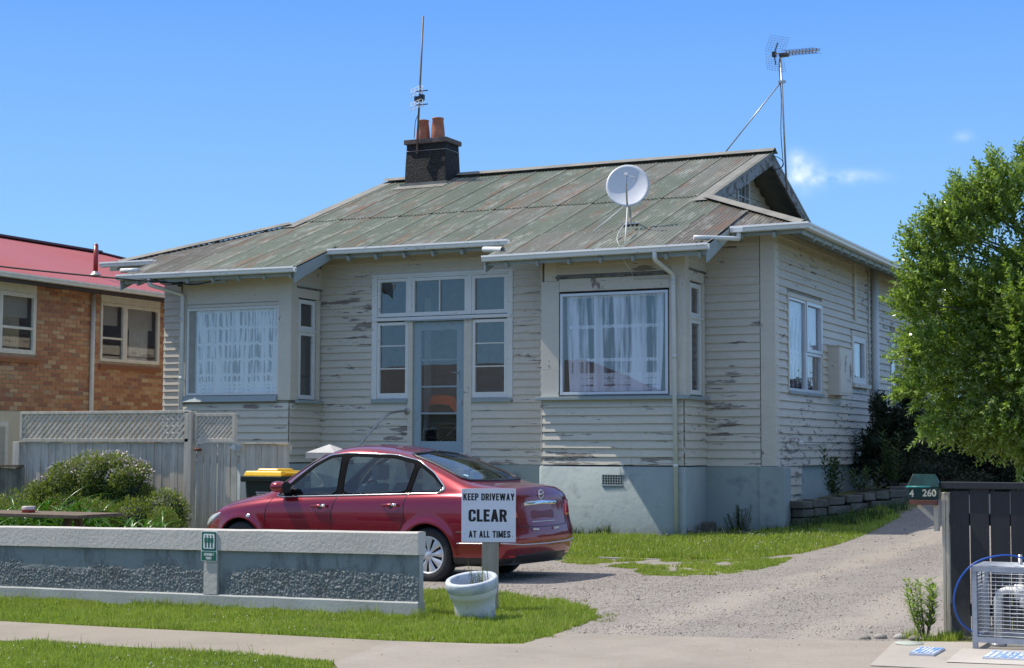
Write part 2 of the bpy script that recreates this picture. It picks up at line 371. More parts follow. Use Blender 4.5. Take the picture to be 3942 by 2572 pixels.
# ---- heavy condensed capitals, drawn as strokes
def _rc(P, r=.13):
    """round the inner corners of a centre line"""
    o_ = [P[0]]
    for i in range(1, len(P)-1):
        a, b, c = Vector(P[i-1]), Vector(P[i]), Vector(P[i+1]); u = (a-b); v = (c-b); d = min(r, u.length*.5, v.length*.5); u.normalize(); v.normalize(); p0 = b+u*d; p1 = b+v*d
        for k in range(5): t = k/4; o_.append(tuple(p0*(1-t)**2+b*2*t*(1-t)+p1*t*t))
    return o_+[P[-1]]
_T = .2
_G = {'I': (.2, [('v', 0)]), 'L': (.42, [('v', 0), ('h', 0, .42, .1)]), 'E': (.44, [('v', 0), ('h', 0, .44, .1), ('h', 0, .40, .52), ('h', 0, .44, .9)]), 'T': (.50, [('v', .15), ('h', 0, .50, .9)]),
 'K': (.55, [('v', 0), ('d', .33, 1, .10, .44), ('d', .16, .62, .34, 0)]), 'P': (.50, [('v', 0), ('s', [(.1, .9), (.40, .9), (.40, .46), (.1, .46)])]), 'R': (.53, [('v', 0), ('s', [(.1, .9), (.41, .9), (.41, .50), (.1, .50)]), ('d', .20, .50, .33, 0)]),
 'B': (.52, [('v', 0), ('s', [(.1, .9), (.40, .9), (.40, .52), (.1, .52)]), ('s', [(.1, .52), (.42, .52), (.42, .1), (.1, .1)])]), 'D': (.52, [('v', 0), ('s', [(.1, .9), (.42, .9), (.42, .1), (.1, .1)])]),
 'O': (.52, [('s', [(.26, .9), (.42, .9), (.42, .1), (.1, .1), (.1, .9), (.26, .9)])]), 'C': (.52, [('s', [(.42, .64), (.42, .9), (.1, .9), (.1, .1), (.42, .1), (.42, .36)])]),
 'S': (.50, [('s', [(.40, .68), (.40, .9), (.1, .9), (.1, .58), (.40, .42), (.40, .1), (.1, .1), (.1, .33)])]), 'V': (.55, [('d', 0, 1, .175, 0), ('d', .35, 1, .175, 0)]), 'A': (.56, [('d', 0, 0, .18, 1), ('d', .36, 0, .18, 1), ('h', .12, .44, .30)]),
 'Y': (.55, [('d', 0, 1, .175, .40), ('d', .35, 1, .175, .40), ('r', .175, .375, 0, .42)]), 'W': (.84, [('d', 0, 1, .14, 0), ('d', .32, 1, .14, 0), ('d', .32, 1, .50, 0), ('d', .64, 1, .50, 0)]), 'M': (.68, [('v', 0), ('v', .48), ('d', 0, 1, .24, .10), ('d', .48, 1, .24, .10)]), 'N': (.55, [('v', 0), ('v', .35), ('d', 0, 1, .35, 0)])}
def caps(body, h, width, mat, parent, c, ux, uz, nrm, gap=.075):
    """one line of lettering centred on c, h high and `width` wide"""
    tot = sum(_G[ch][0] if ch != ' ' else .24 for ch in body)+gap*(len(body)-1); sx = width/(tot*h); mb = MB(); x = -tot/2; dep = 0
    def put(poly):
        nonlocal dep
        P_ = [c+ux*((x+px)*h*sx)+uz*((py-.5)*h) for px, py in poly]; dep = (dep+1) % 7; mb.prism(P_, nrm*0, nrm*(.0006+.00012*dep))
    for ch in body:
        if ch != ' ':
            for g in _G[ch][1]:
                if g[0] == 'v': put([(g[1], 0), (g[1]+_T, 0), (g[1]+_T, 1), (g[1], 1)])
                elif g[0] == 'r': put([(g[1], g[3]-g[3]), (g[2], 0), (g[2], g[4]), (g[1], g[4])])
                elif g[0] == 'h': put([(g[1], g[3]-.09), (g[2], g[3]-.09), (g[2], g[3]+.09), (g[1], g[3]+.09)])
                elif g[0] == 'd': put([(g[1], g[2]), (g[1]+_T, g[2]), (g[3]+_T, g[4]), (g[3], g[4])])
                else:
                    L_ = _rc(g[1]); a_, b_ = [], []
                    for i, p in enumerate(L_):
                        t = (Vector(L_[min(i+1, len(L_)-1)])-Vector(L_[max(i-1, 0)])); t.normalize(); n_ = Vector((-t.y*1.0, t.x*.9)); a_.append((p[0]+n_.x*.1, p[1]+n_.y*.1)); b_.append((p[0]-n_.x*.1, p[1]-n_.y*.1))
                    for i in range(len(L_)-1): dep = dep-1; put([a_[i], a_[i+1], b_[i+1], b_[i]])
                    dep += 1
            x += _G[ch][0]
        else: x += .24
        x += gap
    return mb.build('lettering', mat, parent)
# ------------------------------------------------------------------ ground and paving (z follows gh)
from mathutils.geometry import delaunay_2d_cdt
def sheet(name, poly, dz, mat, step=.5, kind='structure', thick=0):
    """a paved or planted area draped on the ground"""
    pv = [Vector(q) for q in poly]; xs = [q[0] for q in poly]; ys = [q[1] for q in poly]; n0 = len(pv)
    G = [Vector((x, y)) for x in np.arange(math.ceil(min(xs)/step)*step, max(xs), step) for y in np.arange(math.ceil(min(ys)/step)*step, max(ys), step)]
    V, E_, F, *_ = delaunay_2d_cdt(pv+G, [], [list(range(n0))], 1, 1e-4)
    me = bpy.data.meshes.new(name); me.from_pydata([(v.x, v.y, float(gh(v.x, v.y))+dz) for v in V], [], [tuple(f) for f in F])
    bm = bmesh.new(); bm.from_mesh(me)
    for f in bm.faces:
        if f.normal.z < 0: f.normal_flip()
        f.smooth = True
    bm.to_mesh(me); bm.free(); me.materials.append(mat)
    o = bpy.data.objects.new(name, me); COL.objects.link(o); o['kind'] = kind
    return o
def wobble(pts, amp=.05, seg=.12, seed=1, closed=False):
    r_ = random.Random(seed); out_ = []
    for i in range(len(pts)-1+(1 if closed else 0)):
        a = Vector(pts[i]); b = Vector(pts[(i+1) % len(pts)]); n = max(1, int((b-a).length/seg))
        for k in range(n):
            p = a.lerp(b, k/n); out_.append((p.x+r_.uniform(-amp, amp), p.y+r_.uniform(-amp, amp)))
    if not closed: out_.append(tuple(pts[-1]))
    return out_
def soil_mat():
    n = NB('turf_soil'); c = n.mix(n.noise(3, 6, .65), (.10, .12, .03), (.17, .17, .06)); c = n.mix(n.math('MULTIPLY', n.ramp(n.noise(9, 4), [(.5, 0.), (.7, 1.)]), .6), c, (.10, .085, .05)); return n.fin(c, .95)
def path_mat(name, a, b, spots=.5, dirt=(.2, .17, .13)):
    n = NB(name); c = n.mix(n.ramp(n.noise(.9, 7, .6), [(.3, 0.), (.7, 1.)]), a, b)
    c = n.mix(n.math('MULTIPLY', n.ramp(n.noise(170, 2, .5), [(.5, 0.), (.68, 1.)]), spots), c, tuple(x*.45 for x in a))
    c = n.mix(n.math('MULTIPLY', n.ramp(n.noise(130, 2, .5, n.pos((1.1, 1, 1))), [(.6, 0.), (.72, 1.)]), spots*.7), c, tuple(min(.7, x*1.5) for x in b))
    c = n.mix(n.math('MULTIPLY', n.ramp(n.noise(2.1, 6, .7), [(.5, 0.), (.8, 1.)]), .5), c, dirt)
    n.bump(n.noise(150, 3, .6), .35, .006); return n.fin(c, .9)
def gravel_mat():
    n = NB('gravel'); v = n.vor(55, out='Color'); s = n.sep(v)[0]
    c = n.mix(s, (.175, .155, .135), (.36, .325, .29))
    # wheel tracks worn smooth and dusty, running with the drive
    c = n.mix(n.math('MULTIPLY', n.ramp(n.noise(.8, 5, .6, n.pos((1.5, .4, 1), rot=(0, 0, .35))), [(.40, 0.), (.62, 1.)]), .7), c, (.31, .28, .245))
    x, y, z = n.sep(n.pos()); wv = n.math('MULTIPLY', n.math('SUBTRACT', n.noise(.5, 3, .5), .5), .9)
    dd = n.math('ABSOLUTE', n.math('SUBTRACT', n.math('ABSOLUTE', n.math('ADD', n.math('ADD', x, 4.15), wv)), .74))
    c = n.mix(n.math('MULTIPLY', n.ramp(dd, [(.10, 1.), (.34, 0.)]), .8), c, (.36, .315, .265))
    c = n.mix(n.math('MULTIPLY', n.ramp(n.noise(2.6, 6, .65), [(.52, 0.), (.72, 1.)]), .45), c, (.20, .17, .145))
    c = n.mix(n.math('MULTIPLY', n.ramp(n.noise(120, 2, .5), [(.55, 0.), (.7, 1.)]), .6), c, (.10, .095, .09))
    h = n.math('ADD', n.vor(55), n.math('MULTIPLY', n.noise(12, 5), .6)); n.bump(h, .9, .012); return n.fin(c, .92)
M['soil'] = soil_mat(); M['path'] = path_mat('footpath_concrete', (.255, .22, .175), (.32, .275, .215), .35)
M['cross'] = path_mat('crossing_concrete', (.275, .24, .20), (.365, .32, .27), .65)
M['gravel'] = gravel_mat(); M['asphalt'] = path_mat('asphalt', (.13, .125, .118), (.17, .165, .155), .4, (.12, .115, .11))
M['pad'] = path_mat('pale_concrete', (.44, .40, .35), (.53, .49, .44), .4)
# one lawn/ground sheet out to the horizon
def ground():
    xs = np.unique(np.concatenate([np.linspace(-700, -40, 12), np.arange(-40, 20.1, .5), np.linspace(20, 700, 12)]))
    ys = np.unique(np.concatenate([np.linspace(-700, -2, 14), np.arange(-2, 60.1, .5), np.linspace(60, 900, 14)]))
    X, Y = np.meshgrid(xs, ys); Z = gh(X, Y); Z = np.where(Y < 8.6, Z-.03-.12*ss(8.4, 8.0, Y), Z)
    V = np.stack([X, Y, Z], -1).reshape(-1, 3); nx = len(xs); I = np.arange(len(ys)*nx).reshape(len(ys), nx)
    F = np.stack([I[:-1, :-1], I[:-1, 1:], I[1:, 1:], I[1:, :-1]], -1).reshape(-1, 4)
    tag(np_mesh('ground', V, F, M['soil'], smooth=True), kind='structure')
ground()
sheet('footpath', [(-40, 13.3), (-14, 11.75), (-10.78, 11.57), (-9.18, 11.43), (-7.79, 11.36), (-6.48, 11.25), (-6.15, 9.9), (-6.91, 10.08), (-8.21, 10.22), (-9.58, 10.28), (-14, 10.5), (-40, 11.9)], .012, M['path'])
edge = wobble([(-5.38, 11.39), (-5.41, 11.9), (-5.46, 12.21), (-5.55, 12.86), (-5.60, 13.42), (-5.95, 14.1), (-6.3, 14.51), (-6.9, 14.84), (-7.2, 15.0), (-8.6, 15.2)], .05, .1, 3)
sheet('crossing', [(-6.48, 11.25), (-5.95, 11.28), (-5.65, 11.3), (-5.38, 11.39), (-5.44, 12.21), (-4.69, 12.22), (-3.66, 12.28), (-2.76, 12.39), (8, 12.9), (12, 9.3), (12, 8.7), (-5.4, 8.9), (-6.15, 9.9)], .012, M['cross'])
lawn_edge = wobble([(-10.6, 20.0), (-9.26, 20.02), (-8.82, 20.1), (-8.07, 20.12), (-7.4, 20.1), (-6.9, 20.15), (-6.5, 20.45), (-6.2, 21.0), (-6.08, 21.7), (-6.05, 22.71), (-5.95, 24.5), (-5.9, 26.5), (-5.7, 30), (-5.6, 46)], .09, .12, 5)
sheet('driveway', edge+[(-10.6, 15.3), (-12.6, 15.4), (-12.6, 20.0)]+lawn_edge+[(-1.5, 46), (-1.7, 30), (-2.2, 14), (-2.5, 12.9), (-2.76, 12.37), (-3.66, 12.24), (-4.69, 12.18), (-5.44, 12.16)], .008, M['gravel'])
sheet('road', [(-120, 8.0), (-120, -1.5), (120, -1.5), (120, 8.0)], -.132, M['asphalt'], 4)
for sgn, nm in ((1, 'kerb'),):
    mb = MB()
    for x in np.arange(-40, 40, 1.0):
        z = float(gh(x, 8.2)); mb.box(x+.004, x+.996, 8.0, 8.16, z-.2, z-.015)
    tag(mb.build('kerb', M['path']), kind='structure')
sheet('far_footpath', [(-60, -3.4), (-60, -5.0), (60, -5.0), (60, -3.4)], .01, M['path'], 4)
M['edging'] = concrete('edging_concrete', (.34, .32, .29), .15)
mb = MB()
for x in np.arange(-10.2, -7.6, .9):
    z = float(gh(x, 20.12)); mb.box(x, x+.89, 20.08, 20.18, z-.1, z+.03)
tag(mb.build('lawn_edging', M['edging']), kind='structure')

# ------------------------------------------------------------------ the weatherboard house
HOUSE = thing('weatherboard_house', 'weathered off-white weatherboard bungalow with peeling paint and patchy green corrugated iron roof', 'house', (-13.5, 28, 0))
YB, YM, XR, XL = 24.7, 25.75, -7.65, -19.95
BAYS = [(-18.75, -16.34), (-11.31, -8.83)]
SL = .375; EY = 25.15; EZ = 5.09
def rz(y): return EZ+SL*(y-EY)
class Wall:
    """a vertical wall plane: u runs along it, d is distance outwards"""
    def __init__(s, kind, c): s.k = kind; s.c = c
    def P(s, u, d, z):
        return {'f': (u, s.c-d, z), 'r': (s.c+d, u, z), 'l': (s.c-d, u, z)}[s.k]
    def box(s, mb, u0, u1, d0, d1, z0, z1):
        a = s.P(u0, d0, z0); b = s.P(u1, d1, z1); return mb.box(a[0], b[0], a[1], b[1], a[2], b[2])
PITCH = .1355
def boards(wall, u0, u1, z0, z1, holes=(), parent=HOUSE, mat=None, joints=(), rs=0, pitch=PITCH):
    r_ = random.Random(rs); k = 0; z = z0
    while z < z1-.02:
        zt = min(z+pitch+.012, z1+.01); segs = [(u0, u1)]
        for h in holes:
            if h[2] < z+pitch*.6 and h[3] > z+pitch*.5:
                ns = []
                for a, b in segs:
                    if h[1] <= a or h[0] >= b: ns.append((a, b)); continue
                    if h[0] > a+.02: ns.append((a, h[0]))
                    if h[1] < b-.02: ns.append((h[1], b))
                segs = ns
        fin = []
        for a, b in segs:
            js = sorted(j for j in joints if a+.4 < j < b-.4 and r_.random() < .35)
            for j in js: fin.append((a, j-.0015)); a = j+.0015
            fin.append((a, b))
        for a, b in fin:
            if b-a < .02: continue
            mb = MB(); n = max(1, int((b-a)/.6)); j0 = r_.uniform(-.0025, .0025); dd = r_.uniform(-.002, .003)
            pts = []
            for i in range(n+1):
                u = a+(b-a)*i/n; w_ = r_.uniform(-.0012, .0012); zz = r_.uniform(-.0012, .0012)
                for d, q in ((.006, zt), (.012+dd, zt), (.043+dd+w_, z+j0+zz), (.008, z+j0+zz)): pts.append(wall.P(u, d, q))
            fs = []
            for i in range(n):
                for m_ in range(4): fs.append((i*4+m_, i*4+(m_+1) % 4, (i+1)*4+(m_+1) % 4, (i+1)*4+m_))
            fs += [(0, 1, 2, 3), tuple(n*4+m_ for m_ in (3, 2, 1, 0))]
            mb.add(pts, fs); mb.build('weatherboard', mat or M['board'], parent)
        z += pitch; k += 1
def wall_panel(wall, u0, u1, z0, z1, holes, mat, parent=HOUSE, name='wall', t=.1):
    """solid lining behind the boards, with openings"""
    us = sorted({u0, u1, *[h[0] for h in holes], *[h[1] for h in holes]}); zs = sorted({z0, z1, *[h[2] for h in holes], *[h[3] for h in holes]}); mb = MB()
    for a, b in zip(us, us[1:]):
        for c, d in zip(zs, zs[1:]):
            if a < u0-1e-6 or b > u1+1e-6: continue
            if any(h[0] < (a+b)/2 < h[1] and h[2] < (c+d)/2 < h[3] for h in holes): continue
            wall.box(mb, a, b, 0, -t, c, d)
    return mb.build(name, mat, parent)
M['lining'] = plain('wall_lining', (.32, .31, .28), .9)
def window(wall, u0, u1, z0, z1, st=.055, vs=(), hs=(), mat=None, d0=-.03, d1=.02, parent=HOUSE, glass=True, bt=.022, name='window', bot=None):
    """one sash: frame, glazing bars, a pane per light"""
    mat = mat or M['sash']; mb = MB(); bot = bot or st
    wall.box(mb, u0, u0+st, d0, d1, z0, z1); wall.box(mb, u1-st, u1, d0, d1, z0, z1)
    wall.box(mb, u0+st, u1-st, d0+.001, d1-.002, z0, z0+bot); wall.box(mb, u0+st, u1-st, d0+.001, d1-.002, z1-st, z1)
    for v in vs: wall.box(mb, v-bt/2, v+bt/2, d0+.004, d1-.006, z0+bot, z1-st)
    for h in hs: wall.box(mb, u0+st, u1-st, d0+.002, d1-.008, h-bt/2, h+bt/2)
    o = mb.build(name, mat, parent, bevel=.003)
    if glass:
        U = [u0+st, *vs, u1-st]; Z = [z0+bot, *hs, z1-st]
        for i in range(len(U)-1):
            for j in range(len(Z)-1):
                p = MB(); wall.box(p, U[i]+(bt/2 if i else 0), U[i+1]-(bt/2 if i < len(U)-2 else 0), -.008, -.012, Z[j]+(bt/2 if j else 0), Z[j+1]-(bt/2 if j < len(Z)-2 else 0)); p.build('pane', M['glass'], o)
    return o
def trimbox(wall, u0, u1, d0, d1, z0, z1, name='trim', mat=None, bevel=.004, parent=HOUSE):
    mb = MB(); wall.box(mb, u0, u1, d0, d1, z0, z1); return mb.build(name, mat or M['trim'], parent, bevel=bevel)
WM = Wall('f', YM); WB = Wall('f', YB); WR = Wall('r', XR); WL = Wall('l', XL)
# openings
porch = (-15.18, -12.42, 2.40, 4.62); doorh = (-14.42, -13.30, 1.20, 3.87)
# main front wall, in its three visible runs, and the part behind each bay
boards(WM, XL, -18.72, 1.24, 5.2, rs=1)
boards(WM, -16.345, -11.31, 1.24, 5.16, holes=[(-15.24, -12.36, 2.36, 4.66), (-14.46, -13.26, 1.0, 4.0)], joints=(-12.9, -15.6), rs=2)
boards(WM, -8.83, -7.88, 1.24, 5.16, rs=3)
wall_panel(WM, XL, XR-.01, 1.22, 5.25, [porch, doorh, (-18.6, -16.4, 1.3, 4.7), (-11.2, -8.9, 1.3, 4.7)], M['lining'])
# side wall of the house (faces the drive)
w1 = (26.50, 28.62, 2.50, 4.08); w2 = (30.85, 31.9, 2.78, 3.70); w3 = (34.1, 36.6, 2.2, 3.95)
boards(WR, YM+.012, 41, 1.24, 5.2, holes=[(w1[0]-.07, w1[1]+.05, w1[2]-.05, w1[3]+.08), (w2[0]-.1, w2[1]+.1, w2[2]-.08, w2[3]+.1), (w3[0]-.08, w3[1]+.08, w3[2]-.06, w3[3]+.08)], mat=M['board_side'], joints=(29.7, 28.9, 31.2, 33.3, 37.5, 39), rs=4)
wall_panel(WR, YM+.1, 41, 1.22, 5.3, [w1, w2, w3], M['lining'])
boards(WL, YM+.012, 41, 1.24, 5.2, rs=5, pitch=.271)
wall_panel(WL, YM+.1, 41, 1.22, 5.3, [], M['lining'])
trimbox(Wall('f', 41.05), XL, XR, 0, -.1, 1.2, 5.3, 'rear_wall', M['board'])
# corner posts
trimbox(WM, XR-.215, XR+.035, -.05, .036, 1.245, 5.2, 'corner_post'); trimbox(WR, YM+.03, YM+.17, -.02, .037, 1.245, 5.2, 'corner_post')
# bays
for bi, (a, b) in enumerate(BAYS):
    WBR = Wall('r', b); WBL = Wall('l', a)
    hole = (a+.30, b-.24, 2.40, 4.12); sl = (24.93, 25.52, 2.40, 4.25)
    # boards below the sill, on front and both returns
    boards(WB, a, b-.004, 1.255, 2.31, rs=20+bi, joints=(b-.9,) if bi else ())
    boards(WBR, YB+.0, YM-.03, 1.255, 2.31, rs=30+bi); boards(WBL, YB-.028, YM-.03, 1.255, 4.70, rs=40+bi)
    boards(WBR, YB+.165, YM-.03, 4.455, 4.83, rs=50+bi)
    if bi: boards(WB, a+.24, b-.2, 4.40, 4.86, rs=60, pitch=.155)
    else: trimbox(WB, a+.1, b-.2, 0, .012, 4.17, 4.84, 'frieze_panel', M['trim'])
    wall_panel(WB, a+.02, b-.02, 1.25, 4.86, [hole], M['lining']); wall_panel(WBR, YB+.1, YM-.01, 1.25, 4.86, [sl], M['lining'], t=.09); wall_panel(WBL, YB+.1, YM-.01, 1.25, 4.86, [], M['lining'], t=.09)
    # corner posts above the sill
    trimbox(WB, a-.012, a+(.30 if bi else .13), -.03, .034, 2.375, 4.30, 'corner_post'); trimbox(WB, a+.03, a+.26, -.03, .026, 4.305, 4.86, 'corner_post')
    trimbox(WB, b-.235, b+.032, -.03, .03, 2.375, 4.86, 'corner_post'); trimbox(WBR, YB-.028, YB+.16, -.03, .036, 2.375, 4.85, 'corner_post')
    trimbox(WBR, YB+.165, YM-.12, 0, .028, 4.25, 4.42, 'head_trim'); trimbox(WBR, YB+.60+.24, YM-.08, 0, .026, 2.375, 4.245, 'window_trim')
    trimbox(WBR, YB+.162, YB+.24, 0, .026, 2.375, 4.245, 'window_trim')
    trimbox(WBR, YB+.15, YM-.05, 0, .05, 4.425, 4.45, 'drip_mould', M['barge'])
    if bi:
        trimbox(WB, a+.302, b-.237, 0, .026, 4.12, 4.33, 'head_trim'); trimbox(WB, a+.24, b-.237, 0, .06, 4.335, 4.365, 'drip_mould', M['barge'])
    else: trimbox(WB, a+.135, b-.237, 0, .024, 4.10, 4.16, 'head_trim')
    # picture window
    x0, x1 = (-10.99, -9.09) if bi else (-18.61, -16.57); z0, z1 = (2.405, 4.085) if bi else (2.475, 4.095)
    o = window(WB, x0, x1, z0, z1, .045, mat=M['alu'] if bi else M['sash'], d0=-.05, d1=.03)
    for ch in o.children: ch.data.materials[0] = M['bayglass']
    # sidelight: small top light over a tall casement
    window(WBR, 24.945, 25.50, 3.66, 4.22, .075, parent=HOUSE, d1=.022); window(WBR, 24.945, 25.50, 2.40, 3.64, .075, parent=HOUSE, d1=.024)
    trimbox(WBR, 24.93, 25.53, 0, .05, 3.635, 3.665, 'transom', M['sash'])
    # sills
    if bi:
        trimbox(WB, a-.10, b+.10, -.05, .12, 2.315, 2.37, 'sill', M['bluewood'], .008); trimbox(WBR, YB+.01, YM-.04, .032, .10, 2.314, 2.368, 'sill', M['bluewood'], .006)
    else:
        mb = MB(); mb.prism([(0, YB-.035, 2.35), (0, YB-.11, 2.355), (0, YB-.05, 2.465), (0, YB-.03, 2.465)], (a+.1, 0, 0), (b-.24, 0, 0)); mb.build('sill', M['bluewood'], HOUSE)
        trimbox(WBR, YB+.12, YM-.1, .03, .13, 2.32, 2.38, 'sill', M['bluewood'], .008)
    # room behind: dim box
    rm = MB(); rm.box(a+.12, b-.12, 28.1, 28.2, 1.3, 4.8); rm.box(a-.9, a-.8, YM+.1, 28.1, 1.3, 4.8); rm.box(b+.8, b+.9, YM+.1, 28.1, 1.3, 4.8); rm.box(a-.9, b+.9, YM+.1, 28.1, 1.25, 1.3); rm.box(a-.9, b+.9, YM+.1, 28.1, 4.8, 4.85); rm.box(a+.1, b-.1, YB+.1, YM+.1, 4.75, 4.8); rm.box(a+.1, b-.1, YB+.1, YM+.1, 1.26, 1.3); rm.box(a-.9, a+.12, 28.1, 28.2, 1.3, 4.8); rm.box(b-.12, b+.9, 28.1, 28.2, 1.3, 4.8)
    rm.build('room_wall', M['roompurple'] if bi else M['room'], HOUSE)
# curtains (hang inside the picture windows)
def curtain(x0, x1, y, z0, z1, mat, amp=.03, n=140, seed=0, sweep=0, name='curtain', lbl=None):
    r_ = random.Random(seed); ph = [r_.uniform(0, 6.28) for _ in range(5)]; fr = [r_.uniform(14, 22), r_.uniform(28, 40), r_.uniform(50, 70)]
    V = []; nz = 14
    for j in range(nz+1):
        z = z0+(z1-z0)*j/nz; t = 1-j/nz
        for i in range(n+1):
            u = i/n; x = x0+(x1-x0)*u
            x += sweep*t*t*.10*math.sin(u*9+1.0)
            V.append((x, y+amp*(.6*math.sin(fr[0]*x+ph[0]+.5*t)+.35*math.sin(fr[1]*x+ph[1]-.7*t)+.2*math.sin(fr[2]*x+ph[2])), z))
    I = np.arange((nz+1)*(n+1)).reshape(nz+1, n+1); F = np.stack([I[:-1, :-1], I[:-1, 1:], I[1:, 1:], I[1:, :-1]], -1).reshape(-1, 4)
    return tag(np_mesh(name, np.array(V), F, mat, HOUSE, True), lbl)
M['lace_l'] = lace_mat('lace_left', [(4.01, .035), (3.70, .03), (3.40, .03), (3.11, .03), (2.83, .03), (2.67, .035), (2.60, .03), (2.53, .03)], .50, 16, lo=.75, col=(.90, .90, .90))
M['roompurple'] = M['roompurple']; M['lace_r'] = lace_mat('lace_right', [(4.04, .03), (3.53, .03), (2.98, .03), (2.72, .045), (2.62, .05), (2.50, .05)], .36, 7, wave=False, col=(.88, .86, .95))
curtain(-18.58, -16.60, YB+.075, 2.50, 4.07, M['lace_l'], .028, seed=3, lbl='white net curtain with six scalloped lace bands')
curtain(-10.93, -9.20, YB+.10, 2.46, 4.06, M['lace_r'], .045, seed=8, sweep=1, lbl='gathered violet-white net curtain with lace bands and bunched hem')
M['brownc'] = plain('brown_check_curtain', (.10, .085, .07), .9, var=.4, sc=30)
for bi, (a, b) in enumerate(BAYS):
    mb = MB(); n = 18
    vs = [(b-.17-.015*(i % 2), 24.97+.5*i/n, z) for z in (2.45, 3.6) for i in range(n+1)]
    mb.add(vs, [(i, i+1, n+2+i, n+1+i) for i in range(n)]); mb.build('curtain', M['brownc'], HOUSE)
# porch windows and door
trimbox(WM, -15.235, -15.125, 0, .04, 2.37, 4.68, 'window_trim', M['sash']); trimbox(WM, -12.475, -12.365, 0, .04, 2.37, 4.68, 'window_trim', M['sash']); trimbox(WM, -15.12, -12.48, 0, .04, 4.60, 4.68, 'head_trim', M['sash'])
trimbox(WM, -14.49, -14.40, -.04, .043, 3.90, 4.60, 'mullion', M['sash']); trimbox(WM, -13.27, -13.18, -.04, .043, 3.90, 4.60, 'mullion', M['sash'])
trimbox(WM, -14.47, -14.375, -.04, .042, 1.24, 3.80, 'door_frame', M['trim']); trimbox(WM, -13.33, -13.17, -.04, .042, 1.24, 3.80, 'door_frame', M['trim'])
trimbox(WM, -15.20, -12.40, -.04, .062, 3.825, 3.885, 'transom', M['sash']); trimbox(WM, -14.52, -13.14, .0, .085, 3.80, 3.822, 'transom', M['bluewood'])
window(WM, -15.12, -14.47, 3.90, 4.595, .055, d1=.03, bot=.07); window(WM, -14.40, -13.27, 3.90, 4.595, .055, vs=(-13.835,), d1=.03, bot=.07); window(WM, -13.18, -12.48, 3.90, 4.595, .06, d1=.03, bot=.07)
window(WM, -15.12, -14.475, 2.41, 3.80, .055, hs=(2.955, 3.37), d1=.03, bot=.10); window(WM, -13.165, -12.48, 2.41, 3.80, .055, hs=(2.965, 3.375), d1=.03, bot=.10)
trimbox(WM, -15.22, -14.475, 0, .07, 2.33, 2.405, 'sill', M['bluewood']); trimbox(WM, -13.165, -12.38, 0, .07, 2.33, 2.405, 'sill', M['bluewood'])
dr = window(WM, -14.37, -13.335, 1.43, 3.79, .155, hs=(2.14, 2.62, 3.10), mat=M['door'], d0=-.05, d1=-.002, name='door', bot=.21, bt=.03)
dr['label'] = 'pale blue timber front door with four glass panes, paint rubbed off along the lock edge'
mb = MB(); mb.box(-13.47, -13.43, YM-.012, YM-.003, 2.72, 2.92); mb.tube([(-13.45, YM-.01, 2.86), (-13.45, YM-.06, 2.86), (-13.57, YM-.062, 2.87)], .009, 8); mb.build('handle', M['steel'], dr)
trimbox(WM, -14.45, -13.25, -.05, .10, 1.38, 1.43, 'threshold', M['trim'])
# enclosed porch behind the glass
mb = MB(); y1 = 27.5
mb.box(-15.6, -15.5, YM+.1, y1, 1.3, 4.8); mb.box(-12.1, -12.0, YM+.1, y1, 1.3, 4.8); mb.box(-15.6, -12.0, YM+.1, y1, 1.25, 1.3); mb.box(-15.6, -12.0, YM+.1, y1, 4.8, 4.85); mb.box(-15.6, -12.0, y1+.03, y1+.1, 1.3, 4.8); mb.build('porch_wall', M['porch'], HOUSE)
boards(Wall('f', y1+.03), -14.9, -13.0, 1.3, 4.75, parent=HOUSE, mat=M['porch'], rs=70, pitch=.2)
trimbox(Wall('f', y1+.03), -15.5, -15.1, 0, .05, 1.35, 4.1, 'inner_door', M['dark']); trimbox(Wall('f', y1+.03), -12.9, -12.45, 0, .05, 1.35, 4.0, 'inner_door', M['dark']); trimbox(Wall('f', y1+.03), -15.1, -14.95, 0, .07, 1.35, 4.4, 'inner_post', M['sash']); trimbox(Wall('f', y1+.03), -13.0, -12.9, 0, .07, 1.35, 4.4, 'inner_post', M['sash'])
# side windows
trimbox(WR, w1[0]-.06, w1[0], 0, .045, w1[2]-.04, w1[3]+.07, 'window_trim', M['board_side']); trimbox(WR, w1[1]-.0, w1[1]+.05, 0, .04, w1[2]-.04, w1[3]+.07, 'window_trim', M['board_side']); trimbox(WR, w1[0], w1[1], 0, .05, w1[3], w1[3]+.07, 'head_trim', M['board_side'])
window(WR, w1[0], 27.60, w1[2], w1[3], .045, mat=M['alu'], d1=.03); window(WR, 27.605, w1[1], 3.20, w1[3], .06, mat=M['alu'], d1=.045); window(WR, 27.605, w1[1], w1[2], 3.195, .05, mat=M['alu'], d1=.03)
trimbox(WR, w1[0]-.05, w1[1]+.04, 0, .07, w1[2]-.055, w1[2]-.003, 'sill', M['bluewood'])
for y0_, y1_, z0_, z1_ in (w2,):
    trimbox(WR, y0_-.09, y0_, 0, .05, z0_-.05, z1_+.09, 'window_trim', M['board_side']); trimbox(WR, y1_, y1_+.09, 0, .05, z0_-.05, z1_+.09, 'window_trim', M['board_side']); trimbox(WR, y0_, y1_, 0, .05, z1_, z1_+.09, 'head_trim', M['board_side'])
    window(WR, y0_, y1_, z0_, z1_, .12, d1=.04); trimbox(WR, y0_-.12, y1_+.12, 0, .11, z0_-.08, z0_-.002, 'sill', M['trim'])
window(WR, w3[0], 34.95, w3[2], w3[3], .06, hs=(3.1,), d1=.04); window(WR, 35.8, w3[1], w3[2], w3[3], .06, hs=(3.1,), d1=.04); window(WR, 34.955, 35.795, w3[2], 3.08, .06, d1=.03)
